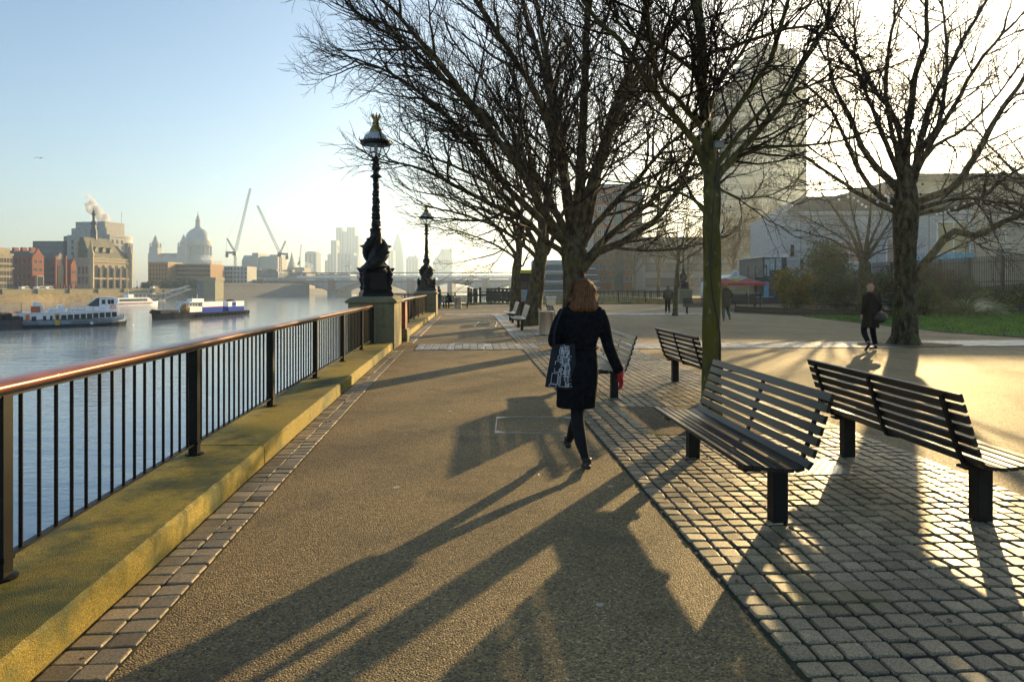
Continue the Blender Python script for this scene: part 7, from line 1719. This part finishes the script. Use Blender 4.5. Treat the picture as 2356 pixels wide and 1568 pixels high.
b = MB(); b.box(bx(360),bx(468),-1.9,-1.61,bz(1284),bz(1203)); b.build('funnel_panel', M('rust_orange_paint', (.45,.10,.02), .5), t)
b = MB(); b.yprism([(bx(660),bz(1284)),(bx(765),bz(1284)),(bx(740),bz(1195)),(bx(680),bz(1195))], -1.8, 1.8); b.build('stair_housing', m_wboat, t)
for x0, x1 in ((545,655),(765,870),(880,985)):
    b = MB()
    for k in range(3): b.box(bx(x0),bx(x1),-2.4,-2.34,bz(1272-k*26),bz(1264-k*26))
    for k in range(5): x = x0+(x1-x0)*k/4; b.box(bx(x)-.03,bx(x)+.03,-2.4,-2.34,bz(1275),bz(1210))
    b.build('deck_rail', m_wboat, t)
    for k in range(3): x = bx(x0+20+k*36); MB().box(x,x+.35,-1.8,1.2,bz(1284),bz(1238)).build('deck_seat', m_wboat, t)
for x in (1005, 1105): MB().bbox(bx(x),bx(x+88),-2.3,-1.0,bz(1268),bz(1212),.12).build('life_raft', m_wboat, t)
b = MB(); b.yprism([(bx(1180),bz(1274)),(bx(1385),bz(1274)),(bx(1378),bz(1110)),(bx(1185),bz(1106))], -1.7, 1.7); b.build('wheelhouse', m_wboat, t)
b = MB(); b.yprism([(bx(1030),bz(1200)),(bx(1178),bz(1225)),(bx(1178),bz(1112)),(bx(1150),bz(1112))], -1.6, 1.6); b.build('wheelhouse_screen', m_glassb, t)
for a, c in ((1215,1258),(1290,1325),(1332,1368)): MB().box(bx(a),bx(c),-1.76,-1.705,bz(1185),bz(1130)).build('window', m_glassw, t)
b = MB(); b.box(bx(1150),bx(1400),-1.9,1.9,bz(1104),bz(1094)); b.build('wheelhouse_roof', m_wboat, t)
MB().tube([(bx(255),-1,bz(1284)),(bx(250),-1,bz(1160))], .05, 5).build('stern_pole', m_leg, t); MB().tube([(bx(1325),0,bz(1094)),(bx(1325),0,bz(1050))], .05, 5).build('mast', m_wboat, t)
b = MB(); b.tube([(bx(1360)+.45*math.cos(a)*1, -1.78, bz(1222)+.3*math.sin(a)) for a in [2*PI*i/14 for i in range(15)]], .07, 6); b.build('lifebuoy', m_org, t)
for k in range(5): MB().box(bx(1400+k*36)-.03,bx(1400+k*36)+.03,-2.1+.12*k,-2.04+.12*k,bz(1372),bz(1310)).build('bow_rail_post', m_wboat, t)
MB().box(bx(1400),bx(1545),-2.05,-2.0,bz(1318),bz(1311)).build('bow_rail', m_wboat, t); MB().box(bx(1425),bx(1500),-1.5,1.5,bz(1380),bz(1320)).build('bow_locker', m_gboat, t)
MB().ball((bx(1080),-2.75,bz(1418)), .3,.15,.28, 10).build('fender', m_wboat, t)
def lettering(txt, parent, loc, size, mat, ex=1.0):
    c = bpy.data.curves.new('hull_lettering', 'FONT'); c.body = txt; c.size = size; c.extrude = .01; c.materials.append(mat); c.space_character = ex
    f = bpy.data.objects.new('tmp', c); COL.objects.link(f); dg = bpy.context.evaluated_depsgraph_get(); me = bpy.data.meshes.new_from_object(f.evaluated_get(dg)); bpy.data.objects.remove(f)
    me.materials.clear(); me.materials.append(mat); o = bpy.data.objects.new('hull_lettering', me); COL.objects.link(o); o.parent = parent; o.location = loc; o.rotation_euler = (PI/2,0,0); return o
o = lettering('WYNDHAM GRAND LONDON', t, (bx(822),-2.72,bz(1412)), .62, M('dark_lettering', (.03,.04,.06), .5)); o.scale = (.80,1,1)
o = lettering('WYNDHAM GRAND LONDON', t, (bx(215),-2.66,bz(1412)), .34, M('dark_lettering', (.03,.04,.06), .5)); o.scale = (.62,1,1)
m_rub = M('matt_rubber', (.010,.010,.011), .95, spec=.05)
# barge with tug wheelhouse
P0 = G(352, 737, WZ); P1 = G(558, 722.5, WZ); bv = P0-P1; BL2 = bv.length; th2 = math.atan2(bv.y, bv.x)
t = thing('work_barge', 'black work barge with white wheelhouse and blue and white containers', 'boat', P1, th2)
xz = lambda z: BL2*(2085-z)/1895; W_ = 4.8
def zz2(y, z): d = 186-(186-151)*(2085-z)/1895; wl = 540+(680-540)*(2085-z)/1895; return (wl-y)*.1094*d/F
hull(MB(), BL2, W_, -.5, 1.15, .30, .01, sheer=1.3).build('hull', m_dhull, t)
YS = 3.5
def side_box(mb, z0, z1, y0, y1, w0, w1): mb.box(xz(z1), xz(z0), w0, w1, zz2(y0, (z0+z1)/2), zz2(y1, (z0+z1)/2))
# on this boat +y local faces the camera
b = MB(); side_box(b, 990, 1440, 505, 398, -1.6, 1.9); b.build('container_lower', M('strong_blue_paint', (.008,.05,.40), .8, spec=.08), t)
b = MB(); side_box(b, 990, 1440, 397, 290, -1.6, 1.9); b.build('container_upper', m_wboat, t); b = MB(); side_box(b, 990, 1440, 399, 388, 1.901, 1.95); b.build('red_stripe', M('red_stripe_paint', (.4,.03,.03)), t)
b = MB(); side_box(b, 1570, 1960, 470, 378, -1.6, 1.9); b.build('container_lower', M('strong_blue_paint', (.008,.05,.40), .8, spec=.08), t); b = MB(); side_box(b, 1570, 1960, 377, 272, -1.6, 1.9); b.build('container_upper', m_wboat, t)
b = MB(); side_box(b, 1665, 1750, 376, 285, 1.901, 1.96); b.build('blue_panel', M('strong_blue_paint', (.008,.05,.40), .8, spec=.08), t)
b = MB(); side_box(b, 735, 985, 505, 395, -1.6, 1.9); b.build('wheelhouse_base', m_wboat, t); b = MB(); side_box(b, 745, 985, 394, 305, -1.3, 1.6); b.build('wheelhouse', m_wboat, t); b = MB(); side_box(b, 725, 1000, 303, 290, -1.7, 2.0); b.build('wheelhouse_roof', m_wboat, t)
for k in range(4): b = MB(); side_box(b, 755+56*k, 797+56*k, 382, 322, 1.601, 1.64); b.build('window', m_glassb, t)
b = MB(); b.box(xz(1100),xz(860),-.6,.9,zz2(288,980),zz2(225,980)); b.build('upper_gear', m_wboat, t); b = MB(); b.tube([(xz(1030),0,zz2(290,1030)),(xz(1030),0,zz2(130,1030))], .09, 5); b.tube([(xz(930),0,zz2(290,930)),(xz(930),0,zz2(190,930))], .07, 5); b.build('mast', m_wboat, t)
b = MB(); b.ball((xz(715),.8,zz2(450,715)), 1.1,1.0,1.3, 12); b.build('ventilator_cowl', M('ochre_paint', (.35,.17,.02), .5), t)
b = MB(); b.ball((xz(1780),0,zz2(268,1780)), 1.3,1.2,.45, 10); b.build('tarpaulin_heap', m_dhull, t)
for k in range(16): MB().tube([(.33*math.cos(a), .33*math.sin(a), 0) for a in [2*PI*i/10 for i in range(11)]], .13, 6).build('tyre_fender', m_rub, t, loc=(1.2+k*BL2*.042, 2.5, .6)).rotation_euler = (PI/2,0,0)
b = MB(); b.box(xz(560),xz(225),-1.4,1.4,1.5,2.1); b.build('foredeck', m_dhull, t)
# white and red catamaran
P0 = G(256, 704, WZ); P1 = G(360, 700.5, WZ); bv = P1-P0; L3 = bv.length; th3 = math.atan2(bv.y, bv.x)
t = thing('river_bus', 'low white river bus with a red stripe behind the two-deck boat', 'boat', P0, th3)
hull(MB(), L3, 6, -.4, 1.3, .3, .03, sheer=.2).build('hull', m_wboat, t); b = MB(); b.box(.6,L3*.78,-3.06,-3.01,.75,1.0); b.build('red_stripe', M('red_stripe_paint', (.4,.03,.03)), t)
b = MB(); b.yprism([(.5,1.31),(L3*.82,1.31),(L3*.70,3.1),(.5,3.1)], -2.6, 2.6); b.build('cabin', m_wboat, t); b = MB(); b.box(1.2,L3*.66,-2.66,-2.61,1.7,2.6); b.build('window_band', m_glassb, t)
b = MB(); b.box(L3*.30,L3*.42,-1.3,1.3,3.11,4.4); b.build('wheelhouse', m_wboat, t); b = MB(); b.tube([(L3*.36,0,4.4),(L3*.36,0,6.4)], .07, 5); b.build('mast', m_wboat, t)
# moored dark ship at the left
P0 = Vector((-262, 268, WZ)); t = thing('moored_ship', 'dark moored ship with portholes and red deck gear at the left edge', 'ship', P0, BRZ)
Ls = (G(76,697,WZ)-P0).length*1.0; hull(MB(), Ls, 9, -.5, 5.2, .30, .04, sheer=1.0).build('hull', m_dhull, t)
for k in range(12): MB().ball((Ls*.12+k*Ls*.055,-4.35,3.2), .30,.12,.30, 8).build('porthole', m_wboat, t)
b = MB(); b.box(Ls*.1,Ls*.42,-2.8,2.8,5.21,8.2); b.build('deckhouse', m_wboat, t); b = MB(); b.box(Ls*.45,Ls*.78,-3.6,-3.0,5.4,7.0); b.build('red_awning', M('faded_red_cloth', (.42,.06,.05), .7), t)
for k in range(4): MB().tube([(Ls*(.48+.09*k),-3,5.2),(Ls*(.48+.09*k),-3,7.6)], .09, 5).build('deck_post', m_wboat, t)
# rusty barge behind the party boat
P0 = G(-35, 757, WZ); t = thing('rusty_barge', 'dark rusty barge with deck clutter cut off by the left edge, touching the party boat', 'barge', P0, .08)
hull(MB(), 6.0, 4.5, -.5, 1.6, .05, 0, sheer=0).build('hull', M('rusty_hull', (.045,.03,.025), .7, 0, .5, 1.5), t)
rq = random.Random(8)
for k in range(6): x = .4+k*.9; MB().bbox(x,x+.75,-1.9,1.2,1.61,2.1+rq.random()*.9,.06).build('deck_cargo', m_dhull if k % 3 else M('rusty_hull', (.1,.03,.02)), t)
b = MB(); b.box(3.6,5.4,-2.0,1.4,2.9,3.05); b.build('red_canopy', m_veh[1], t)
# the far bank lies about a metre below the near promenade
for o in [o for o in bpy.data.objects if o not in _before and o.parent is None]:
    if any(k in o.name for k in ('bridge', 'boat', 'barge', 'river_bus', 'ship', 'foreshore', 'jetty', 'floating_pier', 'van', 'bus', 'car')) and not (o.get('group') == 'vehicles on the far embankment'): continue
    o.location.z -= .9
# steam
def steam(name, label, pts, dens):
    o_ = Vector(pts[0][0]); mb = MB()
    mb.tube([Vector(p)-o_ for p, r in pts], [r for p, r in pts], 12)
    m = bpy.data.materials.new(name); m.use_nodes = True; n_ = m.node_tree; n_.nodes.remove(n_.nodes['Principled BSDF']); L = n_.links
    pv = n_.nodes.new('ShaderNodeVolumePrincipled'); pv.inputs['Color'].default_value = (1,1,1,1); pv.inputs['Anisotropy'].default_value = .0
    tc = n_.nodes.new('ShaderNodeTexCoord'); nz = n_.nodes.new('ShaderNodeTexNoise'); nz.inputs['Scale'].default_value = .22; nz.inputs['Detail'].default_value = 4; L.new(tc.outputs['Object'], nz.inputs['Vector'])
    mr = n_.nodes.new('ShaderNodeMapRange'); mr.inputs['From Min'].default_value = .42; mr.inputs['From Max'].default_value = .66; mr.inputs['To Max'].default_value = dens; L.new(nz.outputs['Fac'], mr.inputs['Value']); L.new(mr.outputs[0], pv.inputs['Density']); L.new(pv.outputs[0], n_.nodes['Material Output'].inputs['Volume'])
    o = mb.build('steam_plume', m, loc=o_); tag(o, label, kind='stuff'); return o
D = 420
steam('steam_a', None, [(PT(258,529,D),1.2),(PT(252,517,D),2.4),(PT(240,503,D),3.6),(PT(226,490,D),4.2),(PT(212,478,D),4.0),(PT(204,460,D),3.0),(PT(196,445,D),1.0)], .8)
steam('steam_b', None, [(PT(486,603,900),2.0),(PT(478,596,900),6.0),(PT(468,592,900),4.5),(PT(458,590,900),1.0)], .12)
steam('steam_c', None, [(PT(722,622,1300),3.0),(PT(714,614,1300),8.0),(PT(705,606,1300),5.0),(PT(700,600,1300),1.5)], .08)
